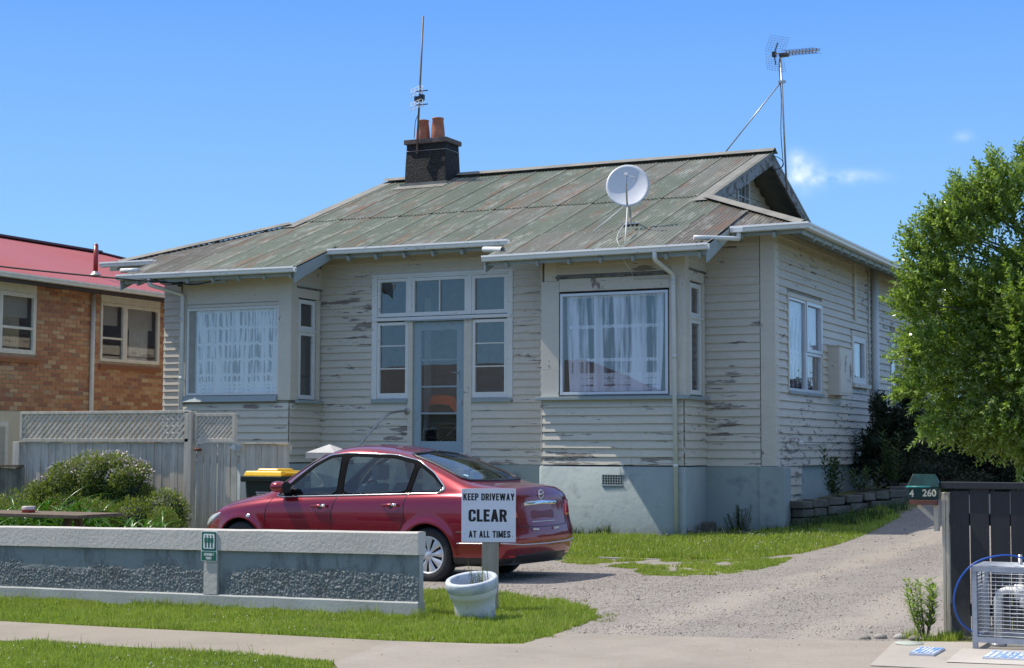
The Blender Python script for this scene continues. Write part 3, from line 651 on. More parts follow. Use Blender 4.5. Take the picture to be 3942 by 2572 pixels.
# the open top-hung sash
mb = MB(); A = [Vector((XR+.03, 34.96, 3.93)), Vector((XR+.03, 35.79, 3.93)), Vector((XR+.50, 35.79, 3.14)), Vector((XR+.50, 34.96, 3.14))]
for i in range(4): mb.beam(A[i], A[(i+1) % 4], .06, .035, (1, 0, 1))
os_ = mb.build('window', M['sash'], HOUSE); tag(os_, 'top-hung sash propped open'); mb = MB(); mb.add(A, [(0, 1, 2, 3)]); mb.build('pane', M['glass'], os_)
rm = MB(); rm.box(-10.2, -10.1, 28.3, 40, 1.3, 4.9); rm.box(-10.1, XR-.1, 28.3, 40, 1.25, 1.3); rm.box(-10.1, XR-.1, 28.3, 40, 4.9, 4.95); rm.box(-10.2, -10.1, 25.9, 28.3, 1.3, 4.9); rm.build('room_wall', M['room'], HOUSE)
M['lace_s'] = lace_mat('lace_side', [(3.2, .03)], .9, 12, wave=False, col=(.70, .62, .80))
V = []; n = 60
for y0_, y1_, z0_, z1_ in (w1, w2, w3):
    mb = MB(); vs = [(XR-.09+.025*math.sin(26*(y0_+(y1_-y0_)*i/n)), y0_+(y1_-y0_)*i/n, z) for z in (z0_, z1_) for i in range(n+1)]
    mb.add(vs, [(i, i+1, n+2+i, n+1+i) for i in range(n)], True); mb.build('curtain', M['lace_s'], HOUSE)
# meter box, pipes and battens on the side wall
mb = MB(); mb.prism([(0, 29.02, 2.50), (0, 29.95, 2.50), (0, 29.95, 3.38), (0, 29.02, 3.38)], (XR+.01, 0, 0), (XR+.24, 0, 0)); mb.box(XR+.01, XR+.27, 28.99, 29.98, 3.38, 3.40); mb.box(XR+.241, XR+.247, 29.06, 29.91, 2.54, 3.34)
tag(mb.build('meter_box', M['trim'], HOUSE, bevel=.004), 'painted meter cupboard on the side wall')
mb = MB(); mb.tube([(XR+.10, 32.45, 5.1), (XR+.10, 32.45, .5)], .075, 14); mb.build('soil_pipe', M['pipe'], HOUSE)
mb = MB(); mb.tube([(XR+.05, 32.15, 5.1), (XR+.05, 32.13, 3.9), (XR+.05, 32.2, 2.6)], .018, 6); mb.build('conduit', M['pipe'], HOUSE)
trimbox(WR, 30.95, 31.10, .03, .07, 4.0, 5.1, 'batten', M['board_side']); trimbox(WR, 32.75, 32.9, .03, .07, 3.1, 4.2, 'batten', M['board_side'])
mb = MB(); mb.tube([(XR+.06, 27.1, 1.62), (XR+.06, 28.8, 1.60)], .012, 6); mb.lathe([(0, 0), (.04, .0), (.05, .05), (.03, .09), (0, .09)], (XR+.03, 27.0, 1.62), 10, 'x'); mb.build('tap_pipe', M['pipe'], HOUSE)
# foundation
def found_box(x0, x1, y0, y1, name='foundation', z1=1.235):
    mb = MB(); zb = -.25; n = 8; r_ = .05; pts = []
    for cx, cy, a0 in ((x1-r_, y0+r_, -90), (x1-r_, y1-r_, 0), (x0+r_, y1-r_, 90), (x0+r_, y0+r_, 180)):
        for k in range(5): a = R(a0+22.5*k); pts.append((cx+r_*math.cos(a), cy+r_*math.sin(a)))
    m_ = len(pts); mb.add([(x, y, z) for z in (zb, z1-.02) for x, y in pts]+[(x+(.02 if x < (x0+x1)/2 else -.02), y+(.02 if y < (y0+y1)/2 else -.02), z1) for x, y in pts],
        [(i, (i+1) % m_, m_+(i+1) % m_, m_+i) for i in range(m_)]+[(m_+i, m_+(i+1) % m_, 2*m_+(i+1) % m_, 2*m_+i) for i in range(m_)], True)
    mb.add([(x+(.02 if x < (x0+x1)/2 else -.02), y+(.02 if y < (y0+y1)/2 else -.02), z1) for x, y in pts], [tuple(range(m_))])
    return mb.build(name, M['found'], HOUSE)
found_box(-11.37, -8.80, YB-.05, YM-.02); found_box(-18.80, -16.30, YB-.05, YM-.02)
mb = MB(); mb.box(XL-.03, -7.80, YM-.035, YM+.15, -.3, 1.234); mb.build('foundation', M['found'], HOUSE)
mb = MB(); mb.box(-7.90, -7.47, YM-.07, YM+.30, -.3, 1.238); mb.build('foundation_pier', M['found'], HOUSE, bevel=.012)
for a_, b_, c_ in ((XR-.25, XR-.03, YM+.35), (XL, XL+.15, YM+.2)): mb = MB(); mb.box(a_, b_, c_, 41, -.3, 1.22); mb.build('foundation', M['found'], HOUSE)
# timber skirting boards beside the pier
for k in range(6):
    z = .30+k*.155; mb = MB(); mb.add([(XR+.02, YM+.33, z), (XR+.055, YM+.33, z), (XR+.03, YM+.33, z+.15), (XR+.02, YM+.33, z+.15), (XR+.02, YM+1.45-.02*(5-k), z), (XR+.055, YM+1.45-.02*(5-k), z), (XR+.03, YM+1.45-.02*(5-k), z+.15), (XR+.02, YM+1.45-.02*(5-k), z+.15)], [(0,1,2,3),(7,6,5,4),(0,4,5,1),(1,5,6,2),(2,6,7,3),(3,7,4,0)]); mb.build('skirting_board', M['board'], HOUSE)
# sub-floor vent
VT = tag(MB().build('vent', M['pipe'], HOUSE), 'grey metal sub-floor vent with square holes')
mb = MB(); vx0, vx1, vz0, vz1, vy = -10.22, -9.86, .935, 1.095, YB-.052
for i in range(9): x = vx0+(vx1-vx0)*i/8; mb.box(x-.006, x+.006, vy-.014, vy, vz0, vz1)
for i in range(5): z = vz0+(vz1-vz0)*i/4; mb.box(vx0-.006, vx1+.006, vy-.012, vy+.001, z-.006, z+.006)
mb.box(vx0-.01, vx1+.01, vy-.02, vy, vz0-.018, vz0-.006); mb.build('grille', plain('vent_grey', (.38, .41, .40), .6), VT); mb = MB(); mb.box(vx0, vx1, vy+.001, vy+.006, vz0, vz1); mb.box(vx0,vx1,vy-.003,vy-.001,vz0,vz1); mb.build('vent_hole', M['dark'], VT)

# ------------------------------------------------------------------ roof
GL, GR_, RY = -18.25, -9.36, 31.4        # gable planes and ridge
EXL, EXR = -20.65, -6.96
NLY = 2*RY-EY
def sheetmesh(xa, xb, ybot, ytop, zf, mat, lift=0, name='roof_sheet', axis='y', jag=0):
    """corrugated sheet; ybot / ytop are functions of x"""
    p = .0762; n = max(2, int(round((xb-xa)/(p/5)))); V = []; rows = 4
    for j in range(rows+1):
        for i in range(n+1):
            x = xa+(xb-xa)*i/n; y0, y1 = ybot(x), max(ytop(x), ybot(x)+.001); y = y0+(y1-y0)*j/rows
            z = zf(x, y)+.0125*math.cos(2*math.pi*x/p)+lift+.003*math.sin(x*3.1+y*1.7)+.020*max(0, 1-(xb-x)/.09)
            V.append((x, y, z) if axis == 'y' else (y, x, z))
    I = np.arange((rows+1)*(n+1)).reshape(rows+1, n+1); F = np.stack([I[:-1, :-1], I[:-1, 1:], I[1:, 1:], I[1:, :-1]], -1).reshape(-1, 4)
    return np_mesh(name, np.array(V), F, mat, HOUSE, True)
hipy = lambda x: min(RY, EY+(x-EXL) if x < GL else (EY+(EXR-x) if x > GR_ else RY))
cov = .686; r_ = random.Random(5); k = 0; x = EXL
zf = lambda x, y: rz(y)
while x < EXR-.01:
    xb = min(x+cov, EXR); brown = x < -18.9 or x > -9.5
    mat = M['roofbrown'] if brown else M['roof']; e0 = EY-.03; lap = 27.72+r_.uniform(-.02, .02)
    sk = .012*math.sin(k*2.3)
    tops = hipy
    lo_top = lambda q: min(lap+.15, tops(q)); sheetmesh(x, xb+.04, lambda q: e0, lo_top, zf, mat, .001)
    if max(tops(x), tops(xb)) > lap+.2: sheetmesh(x, xb+.05 if xb+.05 < GR_ or x > GR_ else GR_+.02, lambda q: min(lap, tops(q)), tops, zf, M['roof'] if not (x < -18.9) else M['roofbrown'], .018)
    x += cov; k += 1
# the two lower sheets over the bays
for bi, (a, b) in enumerate(((-19.67, -15.82), (-12.08, -8.21))):
    x = a; k = 0
    while x < b-.01:
        xb = min(EXL+cov*(math.floor((x-EXL)/cov+1e-4)+1), b); ups = 25.42 if bi == 0 or x < -9.6 else 26.2
        brown = (bi == 0 and x < -18.7) or (bi == 1 and x > -9.6)
        sheetmesh(x, xb+(.04 if xb < b else 0), lambda q: 24.06, lambda q: ups, zf, M['roofbrown'] if brown else M['roof'], .022); x = xb; k += 1
# skirt slopes, back slope
for sx, ex, gx in ((1, EXR, GR_), (-1, EXL, GL)):
    y = EY
    while y < NLY-.01:
        yb = min(y+1.372, NLY)
        f = lambda q: EZ+SL*(min(q-EY, NLY-q, 2.4) if False else 0)
        lo = (lambda q: ex) ; hi = (lambda q: ex-sx*min(2.4, q-EY, NLY-q))
        p = .0762; n = int((yb-y)/(p/4)); V = []
        for j in range(3):
            for i in range(n+1):
                q = y+(yb-y)*i/n; w = min(2.4, max(q-EY, 0), max(NLY-q, 0))*j/2; V.append((ex-sx*w, q, EZ+SL*w+.0085*math.cos(2*math.pi*q/p)))
        I = np.arange(3*(n+1)).reshape(3, n+1); F = np.stack([I[:-1, :-1], I[:-1, 1:], I[1:, 1:], I[1:, :-1]], -1).reshape(-1, 4)
        np_mesh('roof_sheet', np.array(V), F, M['roofbrown'], HOUSE, True); y += 1.372
V = []; xs = np.arange(EXL, EXR+.01, .019); 
for j in range(3):
    for q in xs:
        top = RY if GL <= q <= GR_ else NLY-min(q-EXL, EXR-q); yy = NLY+(top-NLY)*j/2; V.append((q, yy, EZ+SL*(NLY-yy)+.0085*math.cos(2*math.pi*q/.0762)))
n = len(xs)-1; I = np.arange(3*(n+1)).reshape(3, n+1); F = np.stack([I[:-1, :-1], I[:-1, 1:], I[1:, 1:], I[1:, :-1]], -1).reshape(-1, 4); np_mesh('roof_sheet', np.array(V), F, M['roof'], HOUSE, True)
# underside (sarking) a little below the iron, so the eaves are closed
def slab(pts, t, name, mat, parent=HOUSE):
    mb = MB(); mb.prism(pts, (0, 0, -.035), (0, 0, -.035-t)); return mb.build(name, mat, parent)
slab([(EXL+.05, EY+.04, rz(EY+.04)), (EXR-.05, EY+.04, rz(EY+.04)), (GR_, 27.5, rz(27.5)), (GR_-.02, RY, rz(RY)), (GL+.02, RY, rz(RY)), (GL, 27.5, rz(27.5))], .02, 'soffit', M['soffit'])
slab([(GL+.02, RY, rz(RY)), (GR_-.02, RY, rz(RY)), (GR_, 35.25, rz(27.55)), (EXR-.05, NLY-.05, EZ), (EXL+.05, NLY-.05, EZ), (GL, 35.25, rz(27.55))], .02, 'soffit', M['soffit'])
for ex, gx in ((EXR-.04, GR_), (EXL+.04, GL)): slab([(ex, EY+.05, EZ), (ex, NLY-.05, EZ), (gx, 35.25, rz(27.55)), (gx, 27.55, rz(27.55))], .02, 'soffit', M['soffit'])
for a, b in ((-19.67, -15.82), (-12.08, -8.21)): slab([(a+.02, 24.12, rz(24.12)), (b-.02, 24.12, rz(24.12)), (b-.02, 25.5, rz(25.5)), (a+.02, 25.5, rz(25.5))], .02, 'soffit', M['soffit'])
# ridge, hips, barge flashings
def cap(p, q, w=.17, h=.05, name='ridge_cap', mat=None, up_=(0, 0, 1)):
    mb = MB(); p = Vector(p); q = Vector(q); t = (q-p).normalized(); sd_ = t.cross(Vector(up_)).normalized(); u = sd_.cross(t); pr = []
    for a_ in np.linspace(-1, 1, 9): pr.append((a_*w, h*(1-abs(a_)**1.0)+.018*(abs(a_) < .3)))
    vs = [e+sd_*x_+u*z_ for e in (p, q) for x_, z_ in pr]; mb.add(vs, [(i, i+1, 10+i, 9+i) for i in range(8)], True)
    return mb.build(name, mat or M['flash'], HOUSE)
seg = 1.83; x = GL-.02; i = 0
while x < GR_+.05:
    xe = min(x+seg, GR_+.06); cap((x, RY, rz(RY)+.018+.004*(i % 2)), (xe+.03, RY, rz(RY)+.018+.004*(i % 2)+r_.uniform(-.008, .008)), .2, .075); x += seg; i += 1
for (cx, gx) in ((EXR, GR_), (EXL, GL)):
    cap((cx, EY, EZ+.01), (gx, 27.55, rz(27.55)+.03), .14, .04); cap((cx, NLY, EZ+.01), (gx, 35.25, rz(27.55)+.03), .14, .04)
for gx, s_ in ((GR_, 1), (GL, -1)):
    for y0_, y1_ in ((27.3, RY), (NLY-(27.3-EY), RY)):
        # lead strip on the iron, timber barge under its edge
        mb = MB(); e = s_*.035; z0_, z1_ = rz(min(y0_, 2*RY-y0_)), rz(RY)
        mb.add([(gx-s_*.24, y0_, z0_+.032), (gx+e, y0_, z0_+.034), (gx-s_*.24, y1_, z1_+.032), (gx+e, y1_, z1_+.034), (gx+e, y0_, z0_-.03), (gx+e, y1_, z1_-.03)], [(0, 1, 3, 2), (1, 4, 5, 3)]); mb.build('barge_flashing', M['flash'], HOUSE)
        mb = MB(); mb.prism([(0, y0_, z0_), (0, y1_, z1_), (0, y1_, z1_-.24), (0, y0_, z0_-.24)], (gx-s_*.02, 0, 0), (gx+s_*.03, 0, 0)); mb.build('barge_board', M['barge'], HOUSE)
    # gable end wall with its boards and little vent window
    gw = Wall('r' if s_ > 0 else 'l', gx-s_*.62); z = 5.95; kk = 0
    while z < rz(RY)-.35:
        hw = (rz(RY)-z-.20)/SL; segs = [(RY-hw, RY+hw)] if not (6.2 < z+.06 < 6.95) else [(RY-hw, RY-.42), (RY+.42, RY+hw)]
        for a_, b_ in segs:
            if b_-a_ > .1: mb = MB(); P_ = gw.P; mb.add([P_(a_, .03, z), P_(b_, .03, z), P_(b_, .008, z+.142), P_(a_, .008, z+.142), P_(a_, 0, z), P_(b_, 0, z), P_(b_, 0, z+.142), P_(a_, 0, z+.142)], [(0,1,2,3),(4,7,6,5),(0,4,5,1),(1,5,6,2),(2,6,7,3),(3,7,4,0)]); mb.build('gable_board', M['board'], HOUSE)
        z += .14
    mb = MB(); hw = (rz(RY)-5.8-.08)/SL; mb.prism([gw.P(RY-hw, -.01, 5.8), gw.P(RY+hw, -.01, 5.8), gw.P(RY, -.01, rz(RY)-.08)], (0, 0, 0), (-s_*.05, 0, 0)); mb.build('gable_wall', M['lining'], HOUSE)
    gwin = window(gw, RY-.40, RY+.40, 6.22, 6.95, .07, vs=(RY-.13, RY+.13), hs=(6.58,), d0=0, d1=.06, glass=False)
    mb = MB(); gw.box(mb, RY-.34, RY+.34, .002, .006, 6.29, 6.88); mb.build('pane', M['dark'], gwin)
trimbox(Wall('f', 27.6), GR_-.1, GR_+.6, 0, .02, 5.93, 5.95, 'flashing', M['flash'], 0)
# gutters: an ogee profile swept along the eave
GP = [(0, 0), (0, .098), (.006, .1), (.006, .02), (.09, .02), (.098, .085), (.085, .09), (.085, .1), (.115, .1), (.12, .07), (.105, .045), (.1, .012), (.09, 0)]
def gutter(p, q, outv, name='gutter', z=0, ends=True):
    p = Vector(p); q = Vector(q); o = Vector(outv); mb = MB(); n = len(GP)
    vs = [e+o*a_+Vector((0, 0, b_-.075)) for e in (p, q) for a_, b_ in GP]
    mb.add(vs, [(i, (i+1) % n, n+(i+1) % n, n+i) for i in range(n)]+[tuple(range(n))[::-1], tuple(range(n, 2*n))]); return mb.build(name, M['gutter'], HOUSE)
gutter((-21.0, EY-.02, EZ+.005), (-19.70, EY-.02, EZ), (0, -1, 0)); gutter((-15.78, EY-.02, EZ+.005), (-12.14, EY-.02, EZ-.005), (0, -1, 0)); gutter((-8.15, EY-.02, EZ-.01), (-6.86, EY-.02, EZ), (0, -1, 0))
gutter((EXR-.02, EY-.12, EZ), (EXR-.02, 41.2, EZ-.03), (1, 0, 0)); gutter((EXL+.02, EY+.0, EZ), (EXL+.02, 41.2, EZ), (-1, 0, 0))
gutter((-19.72, 24.06, rz(24.1)-.005), (-15.80, 24.06, rz(24.1)-.02), (0, -1, 0)); gutter((-12.10, 24.06, rz(24.1)-.015), (-8.17, 24.06, rz(24.1)), (0, -1, 0))
# fascias and raking boards at the ends of the bay roofs
for x_, s_ in ((-19.67, -1), (-15.82, 1), (-12.08, -1), (-8.21, 1)):
    mb = MB(); mb.prism([(0, 24.04, rz(24.04)-.0), (0, 25.2, rz(25.2)-.0), (0, 25.35, rz(25.2)-.1), (0, 25.2, rz(25.2)-.17), (0, 24.04, rz(24.04)-.25)], (x_-.012, 0, 0), (x_+.014, 0, 0)); mb.build('raking_board', M['bluewood'], HOUSE)
for a, b, y_ in ((-19.67, -15.82, 24.1), (-12.08, -8.21, 24.1), (-20.9, -19.7, 25.19), (-15.8, -12.1, 25.19), (-8.2, -7.0, 25.19)):
    mb = MB(); mb.box(a+.02, b-.02, y_+.0, y_+.02, rz(y_)-.15, rz(y_)-.03); mb.build('fascia', M['bluewood'], HOUSE)
mb = MB(); mb.box(EXR-.06, EXR-.04, EY+.05, 41, EZ-.15, EZ-.03); mb.build('fascia', M['bluewood'], HOUSE)
def rafter(p, q, w=.05, h=.09):
    mb = MB(); mb.beam(p, q, w, h); return mb.build('rafter', M['bluewood'], HOUSE)
for x_ in np.arange(-15.4, -12.2, .58): rafter((x_, EY-.03, rz(EY)-.15), (x_, YM, rz(YM)-.15))
for x_ in (-8.0, -7.45): rafter((x_, EY-.03, rz(EY)-.15), (x_, YM, rz(YM)-.15))
for x_ in (-20.4, -19.8): rafter((x_, EY-.03, rz(EY)-.15), (x_, YM, rz(YM)-.15))
for a, b in ((-19.3, -15.9), (-11.7, -8.3)):
    for x_ in np.arange(a, b, .56): rafter((x_, 24.07, rz(24.1)-.15), (x_, YB, rz(YB)-.15))
for y_ in np.arange(25.9, 41, .6): rafter((EXR-.03, y_, EZ-.15), (XR, y_, EZ+SL*.66-.15))
# cable bracket under the left eave
mb = MB(); mb.box(-18.6, -17.4, 24.2, 24.25, 4.50, 4.535); mb.build('bracket', M['bluewood'], HOUSE)
# downpipes
def pipe(pts, r=.036, name='downpipe', sockets=()):
    mb = MB(); P_ = []
    pts = [Vector(p) for p in pts]
    P_.append(pts[0])
    for i in range(1, len(pts)-1):
        a = (pts[i-1]-pts[i]).normalized(); b = (pts[i+1]-pts[i]).normalized(); d = .06
        for t in (0, .25, .5, .75, 1): P_.append(pts[i]+a*d*(1-t)**2+b*d*t**2)
    P_.append(pts[-1]); mb.tube(P_, r, 14)
    for z in sockets:
        for a, b in zip(pts, pts[1:]):
            if min(a.z, b.z) < z < max(a.z, b.z): c = a.lerp(b, (a.z-z)/(a.z-b.z)); mb.tube([c-Vector((0, 0, .03)), c+Vector((0, 0, .03))], r*1.12, 14)
    return mb.build(name, M['pipe'], HOUSE)
pipe([(-9.06, 24.0, rz(24.1)-.05), (-9.06, 24.0, 4.50), (-8.97, 24.60, 4.32), (-8.93, 24.60, .12)], .037, sockets=(3.0, 1.25, 4.2))
pipe([(-18.98, 24.0, rz(24.1)-.05), (-18.98, 24.0, 4.50), (-18.68, 24.62, 4.36), (-18.68, 24.62, .0)], .037, sockets=(3.9, 2.8))
# short spouts that spill from the upper gutters on to the bay roofs
pipe([(-8.02, 25.07, EZ-.05), (-8.02, 25.07, EZ-.20), (-8.02, 24.82, EZ-.215), (-8.32, 24.3, EZ-.245), (-8.48, 24.2, EZ-.245)], .036, 'spout'); mb = MB(); mb.box(-8.09, -7.93, 25.0, 25.12, EZ-.085, EZ-.02); mb.build('gutter_outlet', M['gutter'], HOUSE)
mb = MB(); mb.tube([(-12.35, 24.55, rz(24.55)+.02), (-11.9, 24.35, rz(24.4)+.03)], .05, 14, cap=False); mb.tube([(-12.35, 24.55, rz(24.55)+.02), (-11.9, 24.35, rz(24.4)+.03)], .046, 14, cap=False); mb.build('spout', M['pipe'], HOUSE)
mb = MB(); mb.tube([(-19.95, 24.4, rz(24.5)-.0), (-19.5, 24.35, rz(24.4)+.02)], .045, 12); mb.build('spout', M['pipe'], HOUSE)
# chimney
ch = MB(); cx0, cx1, cy0, cy1 = -17.40, -16.44, 30.80, 31.42
n = 16; V = []; hz = [6.9, 7.2, 7.35, 7.6, 7.85, 8.12]
def ring(z, g): return [(cx0-g, cy0-g, z), (cx1+g, cy0-g, z), (cx1+g, cy1+g, z), (cx0-g, cy1+g, z)]
ch.add(sum((ring(z, g) for z, g in ((6.9, .05), (7.22, .05), (7.25, .03), (7.6, .022), (8.13, 0))), []), [(r0*4+i, r0*4+(i+1) % 4, (r0+1)*4+(i+1) % 4, (r0+1)*4+i) for r0 in range(4) for i in range(4)]+[(16, 17, 18, 19)])
CH = ch.build('chimney', M['blackcast'], HOUSE, bevel=.01); tag(CH, 'black roughcast chimney stack')
mb = MB(); mb.box(cx0-.05, cx1+.05, cy0-.05, cy1+.05, 8.131, 8.235); mb.build('chimney_cap', M['capstone'], CH, bevel=.012)
for z in (7.55, 7.98):
    mb = MB(); g = .012; mb.tube([(cx0-g, cy0-g, z), (cx1+g, cy0-g, z), (cx1+g, cy1+g, z), (cx0-g, cy1+g, z), (cx0-g, cy0-g, z)], .006, 5); mb.build('strap', M['steel'], CH)
for x_, t in ((-17.17, 0), (-16.80, .02)):
    mb = MB(); mb.lathe([(.150, 8.236), (.158, 8.28), (.148, 8.45), (.120, 8.68), (.132, 8.69), (.132, 8.715), (.11, 8.718), (.11, 8.4), (0, 8.35)], (x_, 31.12, t), 22); mb.build('chimney_pot', M['terracotta'], CH)
mb = MB(); mb.box(cx0-.1, cx1+.1, cy0-.12, cy0-.04, rz(cy0-.1)+.02, rz(cy0-.1)+.09); mb.build('flashing', M['flash'], CH)
mb = MB(); mb.add([(cx0-.14, cy0-.4, rz(cy0-.4)+.035), (cx1+.14, cy0-.4, rz(cy0-.4)+.035), (cx1+.14, cy1, rz(cy1)+.045), (cx0-.14, cy1, rz(cy1)+.045)], [(0, 1, 2, 3)]); mb.build('flashing', M['flash'], CH)
# steps and handrail by the door
mb = MB()
for i in range(6): mb.box(-14.6, -13.0, 24.4+.18*i, YM-.04, -.1, .35+.2*i)
mb.build('steps', M['edging'], HOUSE)
mb = MB(); mb.tube([(-14.47, 25.68, 2.18), (-14.47, 25.5, 2.18), (-14.50, 25.15, 2.14), (-14.60, 25.0, 2.02), (-14.89, 24.6, 1.49), (-15.12, 24.3, 1.13)], .022, 8)
# cable down the right bay
mb2 = MB(); mb2.tube([(-9.65, 24.12, 4.55), (-9.62, 24.4, 4.40), (-9.66, 24.63, 4.28), (-9.4, 24.66, 4.27), (-9.02, 24.66, 4.26), (-8.90, 24.60, 4.0), (-8.86, 24.62, 3.4), (-8.95, 24.62, 2.5), (-9.0, 24.62, 2.0), (-8.87, 24.63, 1.75), (-8.80, 24.64, 1.5), (-8.86, 24.62, 1.30), (-9.4, 24.63, 1.28), (-9.82, 24.63, 1.27), (-9.9, 24.62, 1.22), (-9.9, 24.63, 1.08)], .006, 5); mb2.build('cable', M['whitecable'], HOUSE)
rail = thing('handrail', 'thin grey metal handrail sloping down beside the front door steps', 'handrail', (-14.7, 25, 0)); mb.build('rail', M['steel'], rail); mb = MB(); mb.lathe([(0, 0), (.06, 0), (.06, .02), (0, .03)], (-14.47, 25.69, 2.18), 12, 'y'); mb.build('wall_flange', M['steel'], rail); mb = MB(); mb.tube([(-15.0, 24.45, 1.33), (-15.0, 24.45, .2)], .018, 8); mb.build('rail_post', M['steel'], rail)
# ------------------------------------------------------------------ the parked saloon car (local x forwards from the rear axle, y to its left)
CAR = thing('parked_car', 'shiny dark red four-door saloon parked nose-in behind the low wall', 'car', (-8.72, 16.93, .025), math.pi-R(5.0), local=True)
def paint():
    n = NB('metallic_red'); fl = n.noise(900, 1, .5)
    c = n.mix(n.math('MULTIPLY', fl, .5), (.27, .004, .018), (.18, .003, .012))
    g = n.node('NewGeometry').outputs['Backfacing']; c = n.mix(g, c, (.02, .02, .02))
    n.fin(c, .26, .45); n.b.inputs['Coat Weight'].default_value = 1; n.b.inputs['Coat Roughness'].default_value = .035
    n.b.inputs['Coat IOR'].default_value = 1.55
    return n.m
M['paint'] = paint(); M['blackp'] = plain('black_plastic', (.02, .02, .022), .45); M['rubber'] = plain('rubber', (.022, .022, .023), .75, bump=.2)
M['frameblack'] = plain('frame_black', (.008, .008, .009), .8, spec=.04); M['chrome'] = plain('chrome', (.78, .79, .80), .12, 1, var=.02); M['seat'] = plain('seat_cloth', (.20, .205, .20), .9, var=.2); M['beige'] = plain('pale_trim', (.42, .43, .38), .8)
M['hub'] = plain('silver_plastic', (.62, .63, .64), .32, .45, var=.04); M['redlens'] = plain('red_lens', (.5, .012, .012), .12, var=.2, sc=30); M['redlens'].node_tree.nodes['Principled BSDF'].inputs['Coat Weight'].default_value = 1
M['headlamp'] = plain('headlamp', (.62, .64, .62), .15, .3, var=.15, sc=20)
def lerp_tab(tab, x):
    xs, ys = zip(*tab); return float(np.interp(x, xs, ys))
ZT = [(-1.0, 1.06), (-.9, 1.085), (-.75, 1.10), (-.58, 1.115), (-.42, 1.13), (-.2, 1.235), (0, 1.325), (.2, 1.40), (.45, 1.47), (.75, 1.525), (1.05, 1.555), (1.35, 1.55), (1.58, 1.505), (1.82, 1.395), (2.07, 1.235), (2.30, 1.07), (2.46, .985), (2.75, .925), (3.05, .865), (3.24, .80), (3.36, .745), (3.5, .65)]
ZB = [(-1.0, .97), (-.9, .985), (-.7, .985), (-.4, .99), (-.1, .985), (.3, .972), (.8, .958), (1.3, .943), (1.8, .925), (2.1, .91), (2.4, .88), (2.8, .83), (3.1, .77), (3.3, .70), (3.45, .62)]
WS = [(-1.0, .83), (-.8, .852), (-.5, .845), (0, .855), (1, .857), (2, .857), (2.7, .848), (3.0, .825), (3.25, .775), (3.45, .69)]
RZ = [(-.9, 1.05), (-.7, 1.07), (-.5, 1.09), (-.3, 1.15), (-.1, 1.23), (.1, 1.305), (.3, 1.37), (.55, 1.42), (.8, 1.455), (1.15, 1.475), (1.4, 1.462), (1.6, 1.415), (1.82, 1.30), (2.07, 1.135), (2.28, .985), (2.42, .945), (2.75, .90), (3.05, .84), (3.3, .73), (3.45, .63)]
RYW = [(-.9, .62), (-.6, .66), (-.4, .675), (-.1, .645), (.2, .61), (.6, .585), (1.2, .585), (1.5, .595), (1.8, .625), (2.07, .675), (2.3, .71), (2.6, .67), (3.2, .58), (3.45, .5)]
def ring_pts(x):
    ws, zb, zt, zr, yr = (lerp_tab(t, x) for t in (WS, ZB, ZT, RZ, RYW)); yb = ws-.062; zl = .205 if -.6 < x < 3.0 else .23
    P_ = [(ws-.10, zl), (ws-.035, zl+.02), (ws-.012, .34), (ws+.004, .50), (ws+.006, .66), (ws-.003, .80 if zb > .88 else zb-.08), (ws-.022, zb-.035), (yb, zb)]
    for t in (.33, .68): P_.append((yb+(yr-yb)*t+.012, zb+(zr-zb)*t))
    P_.append((yr, zr)); P_.append((yr*.80, zr+(zt-zr)*.58)); P_.append((yr*.42, zr+(zt-zr)*.9)); P_.append((0, zt))
    return P_
XR_ = lambda z: float(np.interp(z, [.2, .30, .42, .52, .60, .70, .82, .92, 1.0, 1.1], [-.93, -1.02, -1.07, -1.085, -1.06, -1.01, -1.0, -.995, -.97, -.92]))
XF_ = lambda z: float(np.interp(z, [.2, .3, .45, .58, .66, .75, .82], [3.40, 3.52, 3.565, 3.545, 3.49, 3.42, 3.34]))
rings = []
for sy in (0, .35, .68, .86, .955):   # tail, wrapping round the corner
    base = ring_pts(-.80); rg = []
    for y, z in base:
        xr = XR_(z); rg.append((xr+{0: 0, .35: .006, .68: .03, .86: .06, .955: .115}[sy]+(0 if z < .95 else .0), y*sy if z < 1.02 or True else y, min(z, 1.075)))
    rings.append(rg)
for x in (-.74, -.58, -.44, -.36, -.1, .15, .4, .7, 1.05, 1.35, 1.55, 1.8, 2.05, 2.25, 2.42, 2.6, 2.85, 3.1): rings.append([(x, y, z) for y, z in ring_pts(x)])
for sy in (.955, .86, .68, .35, 0):
    base = ring_pts(3.24); rg = []
    for y, z in base:
        z2 = min(z, .755); rg.append((XF_(z2)-{0: 0, .35: .02, .68: .09, .86: .17, .955: .25}[sy], y*sy, z2))
    rings.append(rg)
nr, npf = len(rings), len(rings[0]); V = []
for rg in rings:
    V += [(x, y, z) for x, y, z in rg]; V += [(x, -y, z) for x, y, z in rg[:-1][::-1]]
w_ = 2*npf-1; me = bpy.data.meshes.new('cage'); me.from_pydata(V, [], [(i*w_+k, i*w_+k+1, (i+1)*w_+k+1, (i+1)*w_+k) for i in range(nr-1) for k in range(w_-1)])
bm = bmesh.new(); bm.from_mesh(me); bmesh.ops.remove_doubles(bm, verts=bm.verts[:], dist=1e-4); bmesh.ops.recalc_face_normals(bm, faces=bm.faces[:]); bm.to_mesh(me); bm.free()
ob = bpy.data.objects.new('cage', me); COL.objects.link(ob); md = ob.modifiers.new('s', 'SUBSURF'); md.levels = 3; md.render_levels = 3
me2 = bpy.data.meshes.new_from_object(ob.evaluated_get(bpy.context.evaluated_depsgraph_get())); bpy.data.objects.remove(ob)
bm = bmesh.new(); bm.from_mesh(me2)
if sum(f.normal.dot(f.calc_center_median()-Vector((1.2, 0, .7))) for f in bm.faces) < 0: bmesh.ops.reverse_faces(bm, faces=bm.faces[:])
